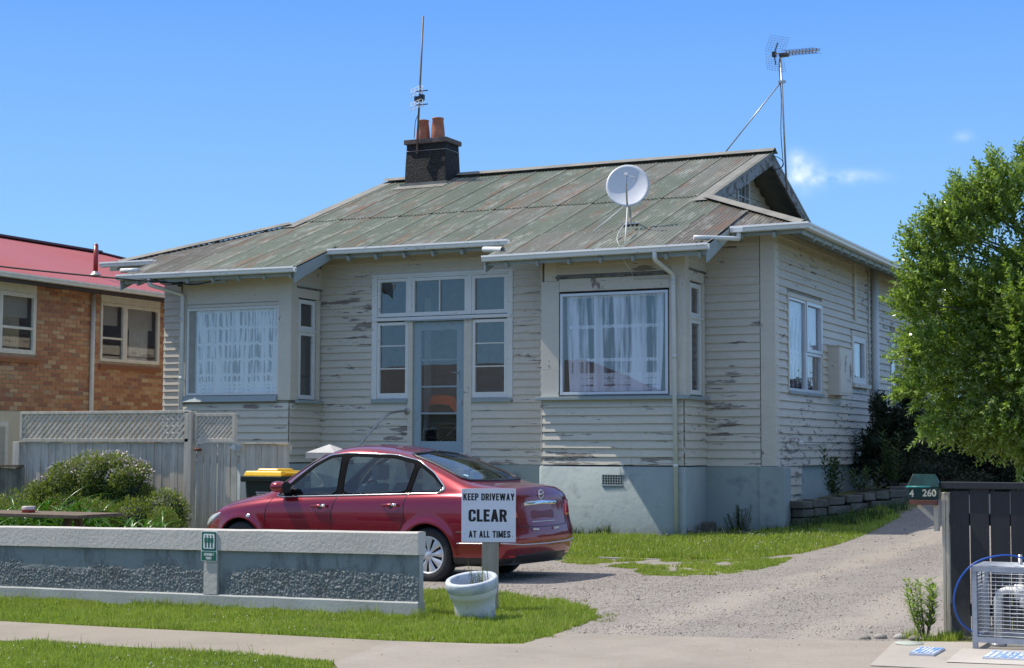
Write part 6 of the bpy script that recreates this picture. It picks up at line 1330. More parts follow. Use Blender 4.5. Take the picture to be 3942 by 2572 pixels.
while z < 4.70:
    y = 20.12+(.12 if k % 2 else 0)
    while y < 38:
        a_, b_ = y-.1125, y+.1125; ok = True
        for h in (nh1, nh2):
            if h[2]-.10 < z < h[3]+.03 and b_ > h[0]-.005 and a_ < h[1]+.005:
                if a_ < h[0]-.05: b_ = min(b_, h[0]-.006)
                elif b_ > h[1]+.05: a_ = max(a_, h[1]+.006)
                else: ok = False
        if ok and b_-a_ > .03: cand.append(((a_+b_)/2, z, b_-a_))
        y += .2355
    z += .0862; k += 1
vis = sorted([c for c in cand if 23.75 < c[0] < 29.4], key=lambda c: c[0])[:296]; vs_ = set(vis); rr = random.Random(4)
for y, z, w in vis:
    o = bpy.data.objects.new('brick', brm); COL.objects.link(o); o.location = (NX+rr.uniform(-.001, .003), y, z); o.scale.y = w/.225; set_parent(o, NH)
mb = MB()
for c in cand:
    if c not in vs_: mb.box(NX, NX+.014, c[0]-c[2]/2, c[0]+c[2]/2, c[1]-.036, c[1]+.036)
tag(mb.build('brickwork', M['brick2'], NH), kind='stuff')
for h in (nh1, nh2):   # sloping brick sills
    y = h[0]-.03; mb = MB()
    while y < h[1]+.03: mb.prism([(NX+.02, y, h[2]-.05), (NX+.10, y, h[2]-.09), (NX+.06, y, h[2]-.17), (NX+.0, y, h[2]-.13)], (0, 0, 0), (0, .068, 0)); y += .078
    tag(mb.build('sill_bricks', M['brick'], NH), kind='stuff')
M['creamsash'] = plain('cream_sash', (.80, .75, .62), .5, var=.08)
trimbox(NW, nh1[0]-.0, nh1[1], -.05, .035, nh1[3]-.16, nh1[3]+.03, 'head_trim', M['creamsash'], parent=NH); trimbox(NW, nh2[0], nh2[1], -.05, .035, nh2[3]-.13, nh2[3]+.03, 'head_trim', M['creamsash'], parent=NH)
window(NW, nh1[0], 23.9, nh1[2], nh1[3]-.165, .07, mat=M['creamsash'], d1=.035, parent=NH); window(NW, 23.905, nh1[1], nh1[2], nh1[3]-.165, .085, hs=(3.84,), mat=M['creamsash'], d1=.035, parent=NH, bt=.05)
window(NW, nh2[0], 27.64, nh2[2], nh2[3]-.135, .06, hs=(3.80,), mat=M['creamsash'], d1=.035, parent=NH, bt=.04); window(NW, 27.645, nh2[1], nh2[2], nh2[3]-.135, .075, mat=M['creamsash'], d1=.035, parent=NH)
rm = MB(); rm.box(NX-2.6, NX-2.5, 20.2, 38, 2.2, 4.7); rm.box(NX-2.5, NX-.1, 20.2, 38, 2.2, 2.25); rm.box(NX-2.5, NX-.1, 20.2, 38, 4.7, 4.74); rm.build('room_wall', M['room'], NH)
M['blind'] = plain('blind_white', (.62, .62, .58), .6, var=.03); M['curt'] = plain('curtain_ochre', (.50, .40, .24), .85, var=.15, sc=20); M['curtw'] = plain('curtain_pale', (.60, .60, .55), .85, var=.1, sc=20)
for (a, b, zt, zb) in ((23.95, 24.84, 4.50, 4.08), (26.92, 27.58, 4.50, 4.10), (27.72, 28.75, 4.50, 4.08)):
    BL = tag(MB().build('blind', M['blind'], NH), None); z = zt
    while z > zb: mb = MB(); mb.add([(NX-.12, a, z), (NX-.12, b, z), (NX-.145, b, z-.028), (NX-.145, a, z-.028)], [(0, 1, 2, 3)]); mb.build('slat', M['blind'], BL); z -= .032
for a, b, m_ in ((24.25, 24.70, M['curt']), (28.05, 28.70, M['curtw'])):
    mb = MB(); n = 24; v_ = [(NX-.2+.025*math.sin(i*1.3), a+(b-a)*i/n, z) for z in (3.3, 4.45) for i in range(n+1)]; mb.add(v_, [(i, i+1, n+2+i, n+1+i) for i in range(n)], True); mb.build('curtain', m_, NH)
NR = -27.5; nz0, nz1 = 4.80, 6.45
def nroof():
    n = NB('red_roof_paint'); c = n.mix(n.noise(.8, 5), (.36, .075, .075), (.42, .11, .105)); return n.fin(c, .38)
M['redroof'] = nroof(); ys = np.arange(19.4, 38.3, .019); V = []
for j in range(3):
    for y in ys: w = min(5.5, max(0, 38.2-y))*j/2; V.append((-22.0-w, y, nz0+.3*w+.009*math.cos(2*math.pi*y/.0762)))
n = len(ys)-1; I = np.arange(3*(n+1)).reshape(3, n+1); F = np.stack([I[:-1, :-1], I[:-1, 1:], I[1:, 1:], I[1:, :-1]], -1).reshape(-1, 4); np_mesh('roof', np.array(V), F, M['redroof'], NH, True)
mb = MB(); mb.add([(-22.0, 38.2, nz0), (-27.5, 32.7, nz1), (-33, 38.2, nz0)], [(0, 1, 2)]); mb.add([(-27.5, 19.4, nz1), (-27.5, 32.7, nz1), (-33, 38.2, nz0), (-33, 19.4, nz0)], [(0, 1, 2, 3)]); mb.build('roof', M['redroof'], NH)
mb = MB(); mb.beam((-27.5, 19.4, nz1+.03), (-27.5, 32.7, nz1+.03), .32, .05); mb.beam((-27.5, 32.7, nz1+.02), (-22.0, 38.2, nz0+.02), .3, .04); mb.build('ridge_cap', plain('dark_ridge', (.10, .03, .04), .5), NH)
mb = MB(); n = len(GP); vs = [Vector((-22.03, y, nz0-.07))+Vector((a_, 0, b_)) for y in (19.4, 38.3) for a_, b_ in GP]; mb.add(vs, [(i, (i+1) % n, n+(i+1) % n, n+i) for i in range(n)]+[tuple(range(n)), tuple(range(n, 2*n))[::-1]]); mb.build('gutter', M['creamsash'], NH)
mb = MB(); mb.box(-22.06, -22.035, 19.5, 38.2, 4.65, 4.84); mb.box(NX, -22.06, 19.5, 38.2, 4.70, 4.73); mb.build('fascia', M['dark'] if False else plain('dark_fascia', (.07, .05, .045), .7), NH)
mb = MB(); mb.tube([(NX+.06, 26.58, 4.68), (NX+.06, 26.56, -.3)], .048, 12); mb.build('downpipe', M['creamsash'], NH)
mb = MB(); fx, fy = -23.35, 27.7; fz = nz0+.3*(-22.0-fx); mb.tube([(fx, fy, fz-.05), (fx, fy, fz+.66)], .052, 14); mb.lathe([(.052, .66), (.04, .70), (0, .715)], (fx, fy, fz), 14); mb.build('flue', plain('flue_red', (.25, .025, .02), .3), NH); mb = MB(); mb.lathe([(.13, .02), (.08, .06), (.055, .10)], (fx, fy, fz), 14); mb.build('flue_flashing', M['steel'], NH)
mb = MB(); NW.box(mb, 23.3, 24.19, .03, .06, 1.0, 2.0); o = mb.build('lower_window', M['creamsash'], NH); mb = MB(); NW.box(mb, 23.3, 24.1, .061, .065, 1.05, 1.92); mb.build('pane', M['glass'], o)
mb = MB(); mb.prism([(-32.9, 20, -.9), (NX-.1, 20, -.9), (NX-.1, 20, 4.75), (-27.5, 20, 6.3), (-32.9, 20, 4.75)], (0, 0, 0), (0, .15, 0)); mb.box(-33, NX-.1, 38.2, 38.4, -.9, 4.8); mb.box(-33, -32.8, 20.2, 38.2, -.9, 4.8); mb.build('outer_wall', M['cream'], NH)
# ------------------------------------------------------------------ things seen through the porch glass
CC = thing('camp_chair', 'orange and black folding camp chair standing inside the glazed front door', 'chair', (-13.9, 26.6, 1.3)); M['orange'] = plain('orange_cloth', (.75, .13, .03), .8, var=.1); M['blackc'] = plain('black_cloth', (.012, .012, .013), .9)
mb = MB(); mb.prism([(-14.27, 26.15, 2.30), (-14.2, 26.15, 2.47), (-13.95, 26.15, 2.48), (-13.72, 26.15, 2.45), (-13.62, 26.15, 2.05), (-13.62, 26.15, 1.95), (-13.70, 26.15, 2.15), (-13.85, 26.15, 2.30), (-14.1, 26.15, 2.32)], (0, -.02, 0), (0, .02, 0)); mb.build('backrest_trim', M['orange'], CC)
mb = MB(); mb.prism([(-14.35, 26.2, 1.5), (-14.27, 26.2, 2.28), (-14.1, 26.2, 2.31), (-13.85, 26.2, 2.29), (-13.70, 26.2, 2.13), (-13.60, 26.2, 1.6), (-13.55, 26.2, 1.4), (-14.35, 26.2, 1.4)], (0, -.02, 0), (0, .02, 0)); mb.box(-14.3, -13.6, 25.9, 26.2, 1.68, 1.74); mb.build('seat', M['blackc'], CC)
for a, b in (((-14.3, 25.92, 1.31), (-13.7, 26.15, 1.9)), ((-13.62, 25.92, 1.31), (-14.2, 26.15, 1.9))): mb = MB(); mb.tube([a, b], .012, 6); mb.build('leg', M['steel'], CC)
for lab, a, b in (('fishing rod leaning behind the front door glass', (-13.75, 26.7, 1.32), (-14.05, 27.1, 3.7)), ('fishing rod with a reel behind the right porch window', (-12.88, 26.6, 1.32), (-13.15, 27.0, 4.5)), ('pair of rods in a dark cloth bag behind the left porch window', (-14.75, 26.5, 1.32), (-15.05, 27.0, 4.2))):
    T = thing('fishing_rod', lab, 'fishing rod', a, group=None); mb = MB(); mb.tube([a, b], [.016, .004], 6); mb.build('rod', M['wire'], T)
    c = Vector(a).lerp(Vector(b), .47 if 'reel' in lab else .3); mb = MB()
    if 'bag' in lab: mb.lathe([(0, 1.3), (.09, 1.35), (.10, 2.5), (.075, 2.75), (.10, 2.85), (.08, 2.98), (0, 3.0)], (-14.84, 26.55, 0), 12); mb.build('rod_bag', M['blackc'], T)
    else: mb.tube([c+Vector((-.05, -.03, 0)), c+Vector((.05, -.03, 0))], .035, 10); mb.tube([c+Vector((.05, -.03, 0)), c+Vector((.10, -.05, -.04))], .008, 5); mb.build('reel', M['wire'], T)
# ------------------------------------------------------------------ stone edging wall and rocks
def stone_mat():
    n = NB('dry_stone'); c = n.mix(n.noise(5, 6, .65), (.085, .078, .065), (.19, .175, .15)); c = n.mix(n.math('MULTIPLY', n.ramp(n.noise(3, 4), [(.45, 0.), (.65, 1.)]), .6), c, (.05, .055, .03)); n.bump(n.noise(18, 5, .65), .8, .02); return n.fin(c, .9)
M['stone'] = stone_mat(); SW = thing('stone_wall', 'rough dry stone retaining wall beside the drive under the side wall of the house', 'stone wall', (-6.7, 27.5, .3)); rr = random.Random(11)
def stone(c, u, w, h, d, parent, name='stone', mat=None):
    mb = MB(); u = Vector(u).normalized(); v = Vector((-u.y, u.x, 0)); V = []
    for i, j, k in ((-1,-1,-1),(1,-1,-1),(1,1,-1),(-1,1,-1),(-1,-1,1),(1,-1,1),(1,1,1),(-1,1,1)): V.append(Vector(c)+u*(i*w/2*rr.uniform(.9, 1.03))+v*(j*d/2*rr.uniform(.85, 1.1))+Vector((0, 0, k*h/2*rr.uniform(.85, 1.02))))
    mb.add(V, [(0,3,2,1),(4,5,6,7),(0,1,5,4),(1,2,6,5),(2,3,7,6),(3,0,4,7)]); return mb.build(name, mat or M['stone'], parent, bevel=min(w, h)*.13, org=None if parent else c)
sp0 = Vector((-7.35, 25.95, 0)); sp1 = Vector((-6.35, 28.0, 0)); su = (sp1-sp0).normalized(); Lw = (sp1-sp0).length
for seg0, seg1 in ((sp0, sp1), (sp1, Vector((-6.0, 33, 0)))):
    su = (seg1-seg0).normalized(); Lw = (seg1-seg0).length
    for row in range(3 if seg0 is sp0 else 2):
        s = rr.uniform(-.1, 0)
        while s < Lw:
            w = rr.uniform(.28, .62); q = seg0+su*(s+w/2); stone((q.x+rr.uniform(-.02, .02), q.y, float(gh(seg0.x+.3, seg0.y+s))+.06+row*.142), su, w-.02, .132, .26, SW); s += w
for i, (x, y, w, h, lab) in enumerate(((-8.62, 25.25, .24, .26, 'squared brown rock leaning against the corner of the bay footing'), (-8.25, 25.1, .34, .10, 'flat pale stone in the bed between bay and pier'), (-7.95, 25.0, .3, .09, 'low stone beside the fern in the bed'), (-8.75, 24.85, .30, .12, 'half-buried stone at the front of the bed by the downpipe'))):
    tag(stone((x, y, float(gh(x, y))+h*.4), (1, rr.uniform(-.3, .3), 0), w, h, .2, None, 'rock'), lab, 'rock')
for i, (x, y, r_, lab) in enumerate(((-2.78, 12.62, .038, 'rounded pale stone nearest the foot of the black fence shrub'), (-2.92, 12.60, .04, 'grey river stone left of the pale rounded one by the pad'), (-3.02, 12.52, .035, 'smallest brown stone at the corner of the concrete pad'), (-2.66, 12.58, .035, 'little white stone under the fence shrub'))):
    bm = bmesh.new(); bmesh.ops.create_icosphere(bm, subdivisions=2, radius=r_)
    for v in bm.verts: v.co = Vector((v.co.x*1.3, v.co.y, v.co.z*.75))*(1+rr.uniform(-.06, .06))
    me = bpy.data.meshes.new('rock'); bm.to_mesh(me); bm.free(); me.materials.append(concrete('river_stone%d' % i, (.42-.07*i, .40-.07*i, .36-.07*i), .2)); me.polygons.foreach_set('use_smooth', [True]*len(me.polygons)); o = bpy.data.objects.new('rock', me); COL.objects.link(o); o.location = (x, y, float(gh(x, y))+r_*.5); tag(o, lab, 'rock')
# ------------------------------------------------------------------ across the street (seen only in the glass and paint)
def far_house(lab, x0, x1, y0, y1, h, rh, wallm, roofm):
    OH = thing('opposite_house', lab, 'house', ((x0+x1)/2, y1, 0)); mb = MB(); mb.box(x0, x1, y0, y1, -.2, h); mb.build('wall', wallm, OH)
    mb = MB(); d = (y1-y0)/2; mb.add([(x0-.5, y1+.5, h-.05), (x1+.5, y1+.5, h-.05), (x1+.5, y0-.5, h-.05), (x0-.5, y0-.5, h-.05), (x0+d*.8, y0+d, h+rh), (x1-d*.8, y0+d, h+rh)], [(0, 1, 5, 4), (1, 2, 5), (2, 3, 4, 5), (3, 0, 4), (0, 3, 2, 1)]); mb.build('roof', roofm, OH)
    n = int((x1-x0)/4.5)
    for i in range(n):
        x = x0+1+i*4.5; mb = MB(); mb.box(x, x+2, y1+.01, y1+.05, 1.0, 2.4); o = mb.build('window', M['sash'], OH); mb = MB(); mb.box(x+.1, x+1.9, y1+.052, y1+.06, 1.1, 2.3); mb.build('pane', M['dark'], o)
    mb = MB(); mb.box(x0+3.2, x0+4.2, y1+.01, y1+.06, .0, 2.1); mb.build('door', M['bluewood'], OH)
M['tile'] = plain('dark_tile', (.08, .075, .07), .8)
far_house('cream bungalow with a dark hipped roof across the street, behind the viewer', -20, 2, -25, -13, 2.9, 2.4, M['cream'], M['tile'])
far_house('grey-walled bungalow with a dark roof across the street, furthest to the left', -46, -25, -26, -14, 3.0, 2.6, plain('grey_wall', (.42, .43, .42), .8), M['tile'])
OS = thing('opposite_shop', 'long low white building across the street on the right, behind the viewer', 'building', (18, -18, 0)); mb = MB(); mb.box(8, 34, -26, -14, -.2, 4.2); mb.build('wall', M['render'], OS); mb = MB(); mb.box(7.8, 34.2, -26.2, -13.8, 4.2, 4.5); mb.build('roof', M['steel'], OS); mb = MB(); mb.box(10, 30, -13.99, -13.9, .8, 2.6); mb.build('window', M['dark'], OS)
# ------------------------------------------------------------------ plants
def leaf_quads(C_, D_, U_, L, Wd, fold=.15):
    """rhombic leaves: centre C_, direction D_, side U_ (n,3), lengths and widths (n,) -> verts, faces"""
    n = len(C_); N_ = np.cross(D_, U_); a = C_-D_*(L/2)[:, None]; b = C_+D_*(L/2)[:, None]; m_ = C_+N_*(L*fold*.3)[:, None]
    l = C_-D_*(L*.02)[:, None]+U_*(Wd/2)[:, None]; r_ = C_-D_*(L*.02)[:, None]-U_*(Wd/2)[:, None]
    V = np.stack([a, l, b, r_], 1).reshape(-1, 3); F = np.arange(n*4).reshape(n, 4); return V, F
def unit(a): return a/np.maximum(np.linalg.norm(a, axis=1, keepdims=True), 1e-9)
def fan(n, rg_): 
    v = rg_.normal(size=(n, 3)); return unit(v)
def blobs_points(blobs, n, rg_, shell=.55):
    """points through ellipsoid clumps, most of them near the surface"""
    w = np.array([b[3]*b[4]*b[5] for b in blobs])**.75; w /= w.sum(); idx = rg_.choice(len(blobs), n, p=w); B = np.array(blobs)[idx]
    d = fan(n, rg_); r_ = rg_.random(n)**(1/3*(1-shell)+.0001) if shell < 1 else np.ones(n); r_ = np.clip(r_, .25, 1)*rg_.uniform(.82, 1.08, n)
    P = B[:, :3]+d*B[:, 3:6]*r_[:, None]; return P, d, r_
def crown(name, blobs, n, L, Wd, mat, parent, seed=1, shell=.5, upb=.5, kind=None, droop=0, cull=None):
    rg_ = np.random.default_rng(seed); P, d, r_ = blobs_points(blobs, n, rg_, shell)
    if cull is not None: k = cull(P); P, d = P[k], d[k]
    m_ = len(P); D = unit(d*.55+fan(m_, rg_)*.75+np.array([0, 0, upb])-np.array([0, 0, droop])); U = unit(np.cross(D, fan(m_, rg_))); s = rg_.uniform(.65, 1.3, m_)
    V, F = leaf_quads(P, D, U, L*s, Wd*s*rg_.uniform(.8, 1.2, m_)); return tag(np_mesh(name, V, F, mat, parent), kind=kind)
def sub_blobs(c, rad, n, rs, seed, flat=1.0):
    rg_ = np.random.default_rng(seed); o_ = []
    for i in range(n):
        d = fan(1, rg_)[0]; r_ = rg_.uniform(.45, .95); k = rs*rg_.uniform(.6, 1.3); o_.append((c[0]+d[0]*rad[0]*r_, c[1]+d[1]*rad[1]*r_, c[2]+d[2]*rad[2]*r_, k, k, k*flat))
    return o_
# the olive-like tree at the right
M['leaf'] = leaf_mat('olive_leaf', (.095, .17, .028), (.20, .30, .055), .42, .24, (.50, .58, .24), spec=.6); M['leafd'] = leaf_mat('shade_dark_leaf', (.008, .018, .006), (.022, .038, .012), .15, .6, (.03, .05, .014)); M['bark'] = timber('bark', (.09, .075, .06), (.20, .18, .15), (8, 8, 2))  # leafd: leaves coloured dark to carry the house's shade on the conifer
TR = thing('leafy_tree', 'bushy bright green olive-leaved tree at the right edge over the side drive', 'tree', (-2.2, 20.9, .3)); tc = Vector((-2.55, 20.9, 3.15))
tb = sub_blobs(tc, (1.35, 1.5, 1.75), 46, .46, 21)
tb += [(-3.0, 20.05, 4.75, .30, .28, .34), (-3.35, 19.95, 4.55, .30, .3, .30), (-3.62, 19.85, 4.25, .30, .3, .34), (-3.85, 19.8, 3.95, .30, .3, .30), (-3.75, 19.8, 3.6, .42, .35, .34), (-3.95, 19.75, 3.3, .30, .3, .28), (-3.4, 19.95, 4.1, .40, .35, .40), (-3.0, 20.1, 4.35, .45, .4, .40), (-3.85, 19.75, 2.75, .36, .3, .34), (-3.95, 19.8, 2.3, .30, .3, .28), (-3.7, 19.9, 1.85, .26, .26, .26), (-3.0, 19.9, 2.0, .45, .4, .4), (-2.5, 19.9, 2.5, .55, .4, .5), (-4.05, 20.4, 3.25, .30, .3, .16), (-3.9, 20.4, 2.85, .38, .35, .25), (-3.75, 20.2, 3.65, .40, .35, .3), (-3.55, 20.4, 4.15, .32, .3, .34), (-3.2, 20.6, 4.55, .34, .3, .36), (-2.75, 20.7, 4.85, .32, .3, .42), (-2.25, 20.7, 5.0, .4, .3, .3), (-3.75, 20.4, 2.3, .38, .35, .3), (-3.6, 20.3, 1.95, .34, .3, .3), (-3.2, 20.3, 1.75, .32, .3, .32), (-2.7, 20.3, 1.65, .4, .3, .3), (-2.2, 20.3, 1.8, .45, .4, .3), (-3.3, 20.0, 2.6, .5, .4, .5), (-2.6, 19.9, 3.2, .6, .5, .6), (-2.2, 19.9, 4.0, .6, .5, .5), (-3.1, 20.0, 3.5, .5, .4, .5)]
rg5 = np.random.default_rng(55); twigs = MB(); TP = []
trunk = MB(); tr0 = Vector((-1.75, 21.1, .2)); trunk.tube(spline([tr0, (-1.85, 21.05, .9), (-2.1, 21.0, 1.7), (-2.3, 20.95, 2.5), (-2.5, 20.9, 3.6)], 4), [.13-.085*i/16 for i in range(17)], 10); trunk.build('trunk', M['bark'], TR)
limbs = MB()
tb = [(b[0]-.12,)+tuple(b[1:]) for b in tb]
for b in tb:
    c = Vector(b[:3]); s0 = tr0.lerp(tc, min(1, max(.35, (c.z-.6)/3.2))) if c.z < 3.6 else Vector((-2.4, 20.95, 3.0)); s0 = Vector((-2.2, 20.97, max(1.3, min(3.4, c.z-.5))))
    limbs.tube([s0, s0.lerp(c, .5)+Vector((0, 0, .08)), c], [.03, .018, .006], 5, False)
tag(limbs.build('limb', M['bark'], TR), kind='stuff')
for b in tb:   # twigs with leaves in ranks along them
    c = Vector(b[:3]); nt_ = int(75+600*b[3]*b[5])
    for k in range(nt_):
        d = Vector(rg5.normal(size=3)); d.normalize(); out_ = (c-tc); out_ = out_.normalized() if out_.length > .1 else d
        q = c+Vector((d.x*b[3], d.y*b[4], d.z*b[5]))*float(rg5.uniform(.15, .95)); dirn = (d*.55+out_*.7+Vector((0, 0, .45 if q.z > 2.2 else -.1))).normalized(); TP.append((q, dirn, float(rg5.uniform(.10, .22))))
for k in range(150):   # long loose sprigs breaking the outline
    b = tb[int(rg5.integers(46, len(tb)))]; c = Vector(b[:3]); out_ = c-Vector((-2.2, 20.9, 3.0)); out_.normalize(); q = c+out_*b[3]*float(rg5.uniform(.3, .9)); d = (out_*.8+Vector((float(rg5.normal())*.35, float(rg5.normal())*.35, float(rg5.normal())*.2+(.55 if c.z > 3 else -.1)))).normalized(); TP.append((q, d, float(rg5.uniform(.16, .34))))
LC, LD_, LU, LL = [], [], [], []
for q, d, l in TP:
    n = int(l/.017); sd_ = d.orthogonal().normalized(); bn = d.cross(sd_)
    for k in range(n):
        t = k/n; a = k*2.4+q.x*50; o_ = sd_*math.cos(a)+bn*math.sin(a); ld = (d*.75+o_*.7).normalized(); LC.append(q+d*l*t+ld*.028); LD_.append(ld); LU.append(ld.cross(Vector(rg5.normal(size=3))).normalized()); LL.append(.078*(1-.25*t)*rg5.uniform(.75, 1.25))
LC, LD_, LU, LL = (np.array([tuple(v) for v in a]) if not isinstance(a[0], float) else np.array(a) for a in (LC, LD_, LU, LL)); V, F = leaf_quads(LC, LD_, LU, LL, LL*.42)
tag(np_mesh('crown', V, F, M['leaf'], TR), kind='stuff'); mb = MB()
tv = MB()
for q, d, l in TP[::6]: tv.tube([q-d*.12, q+d*l], [.003, .0015], 3, False)
tag(tv.build('twigs', M['bark'], TR), kind='stuff')
print('tree leaves', len(LC))
# conifer and shrubs behind it; house shade is put into the conifer's leaf colour
CF = thing('conifer_shrub', 'spreading conifer with house shade put into its leaf colour, against the side wall behind the bright tree', 'shrub', (-5.9, 31, .5))
cb = [(-7.15, 31.0, 2.35, .22, .3, .30), (-7.0, 31.1, 2.0, .40, .4, .35), (-7.2, 30.9, 1.65, .42, .4, .35), (-7.3, 31.0, 1.25, .45, .4, .35), (-6.7, 31.2, 1.8, .5, .5, .4), (-6.7, 31.2, 1.35, .55, .5, .4), (-6.1, 31.4, 1.9, .5, .5, .45), (-6.0, 31.5, 1.3, .6, .5, .5), (-5.6, 31.6, 2.2, .5, .5, .4), (-6.55, 31.0, 2.55, .35, .4, .35), (-6.5, 31.0, 2.1, .5, .5, .35), (-6.35, 30.9, 1.6, .7, .7, .5), (-6.3, 30.5, 1.1, .9, .9, .5), (-5.6, 31.5, 2.0, .7, .8, .5), (-5.2, 31.5, 1.5, .9, .9, .7), (-4.6, 32, 1.9, .9, .9, .8), (-4.6, 31.5, 1.1, 1.0, .9, .6), (-3.8, 32.5, 1.7, .9, .9, 1.0), (-3.2, 33, 2.2, 1.0, .9, 1.2), (-5.7, 30.3, .8, .9, .6, .45)]
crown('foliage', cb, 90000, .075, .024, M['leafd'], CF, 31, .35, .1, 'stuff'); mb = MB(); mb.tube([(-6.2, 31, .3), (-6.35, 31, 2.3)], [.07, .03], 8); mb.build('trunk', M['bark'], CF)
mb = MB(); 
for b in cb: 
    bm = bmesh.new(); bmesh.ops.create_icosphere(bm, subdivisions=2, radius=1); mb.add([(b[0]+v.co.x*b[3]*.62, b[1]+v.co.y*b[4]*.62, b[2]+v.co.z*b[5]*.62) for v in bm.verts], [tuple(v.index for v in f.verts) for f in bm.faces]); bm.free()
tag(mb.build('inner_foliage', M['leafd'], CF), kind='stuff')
M['leafm'] = leaf_mat('mid_leaf', (.025, .055, .012), (.05, .095, .022), .3, .5, (.08, .13, .03))
HG = thing('background_hedge', 'deep green hedge closing the far end of the drive', 'hedge', (-1, 43, 1)); hb = [(x, 43+rg5.uniform(-1, 1), 1.4+rg5.uniform(-.2, .8), 1.3, 1.2, 1.5) for x in np.arange(-7, 12, 1.1)]; crown('foliage', hb, 42000, .16, .07, M['leafm'], HG, 33, .3, .2, 'stuff')
mb = MB()
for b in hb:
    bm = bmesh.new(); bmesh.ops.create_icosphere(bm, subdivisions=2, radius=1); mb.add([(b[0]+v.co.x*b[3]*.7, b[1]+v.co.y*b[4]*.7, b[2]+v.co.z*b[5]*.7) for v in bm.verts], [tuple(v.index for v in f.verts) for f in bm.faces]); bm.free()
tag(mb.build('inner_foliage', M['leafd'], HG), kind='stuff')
# fence posts behind the mailbox
for i, (x, y, lab) in enumerate(((-2.35, 18.6, 'mossy square post standing behind the black fence'),)):
    mb = MB(); mb.box(x-.08, x+.08, y-.08, y+.08, 0, 1.12); o = mb.build('timber_post', timber('mossy_timber', (.09, .08, .045), (.2, .18, .10)), None, bevel=.012, org=(x, y, 0)); tag(o, lab, 'post')
mb = MB(); SR = thing('garden_rail', 'mossy timber rails beyond the black fence under the tree', 'fence', (-1, 18.8, .8))
for z in (.75, .98): mb = MB(); mb.box(-2.2, 2, 18.75, 18.82, z, z+.14); mb.build('rail', bpy.data.materials['mossy_timber'], SR)
for x in (-1.2, .6): mb = MB(); mb.box(x, x+.1, 18.83, 18.93, .0, 1.1); mb.build('post', bpy.data.materials['mossy_timber'], SR)
# leafy shrubs with upright stems
def stems(name, label, cx, cy, n, h, spread, L, Wd, mat, seed, lean=(0, 0), ls=.016, cat='plant', z0=None):
    T = thing(name, label, cat, (cx, cy, float(gh(cx, cy)))); rg_ = np.random.default_rng(seed); st = MB(); C_, D_, U_ = [], [], []
    for i in range(n):
        z = float(gh(cx, cy)) if z0 is None else z0; a = rg_.uniform(0, 6.28); r_ = spread*rg_.uniform(.3, 1); top = Vector((cx+lean[0]+r_*math.cos(a), cy+lean[1]+r_*math.sin(a), z+h*rg_.uniform(.55, 1))); b = Vector((cx+.2*r_*math.cos(a), cy+.2*r_*math.sin(a), z)); P_ = spline([b, b.lerp(top, .5)+Vector((r_*.15*math.cos(a), r_*.15*math.sin(a), 0)), top], 5); st.tube(P_, [.006*(1-.7*k/(len(P_)-1)) for k in range(len(P_))], 4, False)
        ln = (top-b).length; m_ = int(ln/ls)
        for k in range(m_):
            t = .2+.8*k/m_; q = P_[min(len(P_)-1, int(t*(len(P_)-1)))].lerp(P_[min(len(P_)-1, int(t*(len(P_)-1))+1)], (t*(len(P_)-1)) % 1); ang = k*2.4; d = Vector((math.cos(ang), math.sin(ang), .55)).normalized(); C_.append(tuple(q+d*L*.5)); D_.append(tuple(d)); U_.append(tuple(d.cross(Vector((0, 0, 1))).normalized()))
    st.build('stem', M['bark'], T) if n == 1 else tag(st.build('stems', M['bark'], T), kind='stuff'); C_, D_, U_ = map(np.array, (C_, D_, U_)); s = rg_.uniform(.7, 1.25, len(C_)); V, F = leaf_quads(C_, D_, U_, L*s, Wd*s); tag(np_mesh('leaves', V, F, mat, T), kind='stuff'); return T
stems('fence_shrub', 'straggly bright green shrub at the foot of the black fence', -2.62, 12.78, 15, .50, .20, .07, .02, M['leaf'], 3, lean=(-.03, 0), ls=.012, cat='shrub')
stems('tall_weed', 'tall leafy weed in front of the side wall of the house', -7.0, 26.95, 7, .95, .22, .15, .035, M['leafm'], 5, z0=.62); stems('weed_clump', 'low dark weeds growing at the top of the stone wall', -6.8, 28.0, 9, .5, .35, .12, .03, M['leafm'], 6, z0=.75); stems('tall_weed', 'tall weed beside the conifer above the stone wall', -6.5, 29.3, 7, 1.15, .3, .15, .035, M['leafm'], 8, z0=.75)
stems('fern_plant', 'small soft fern-like bush against the blue footing by the corner pier', -8.12, 25.28, 22, .50, .24, .05, .014, M['leafm'], 9, ls=.008)
mb = MB(); mb.add([(-7.6, 25.95, .60), (-7.4, 26.0, .60), (-6.4, 28.1, .68), (-6.05, 33, .80), (-7.7, 33, .80)], [(0, 1, 2, 3, 4)]); tag(mb.build('planting_bed', M['soil']), kind='structure')
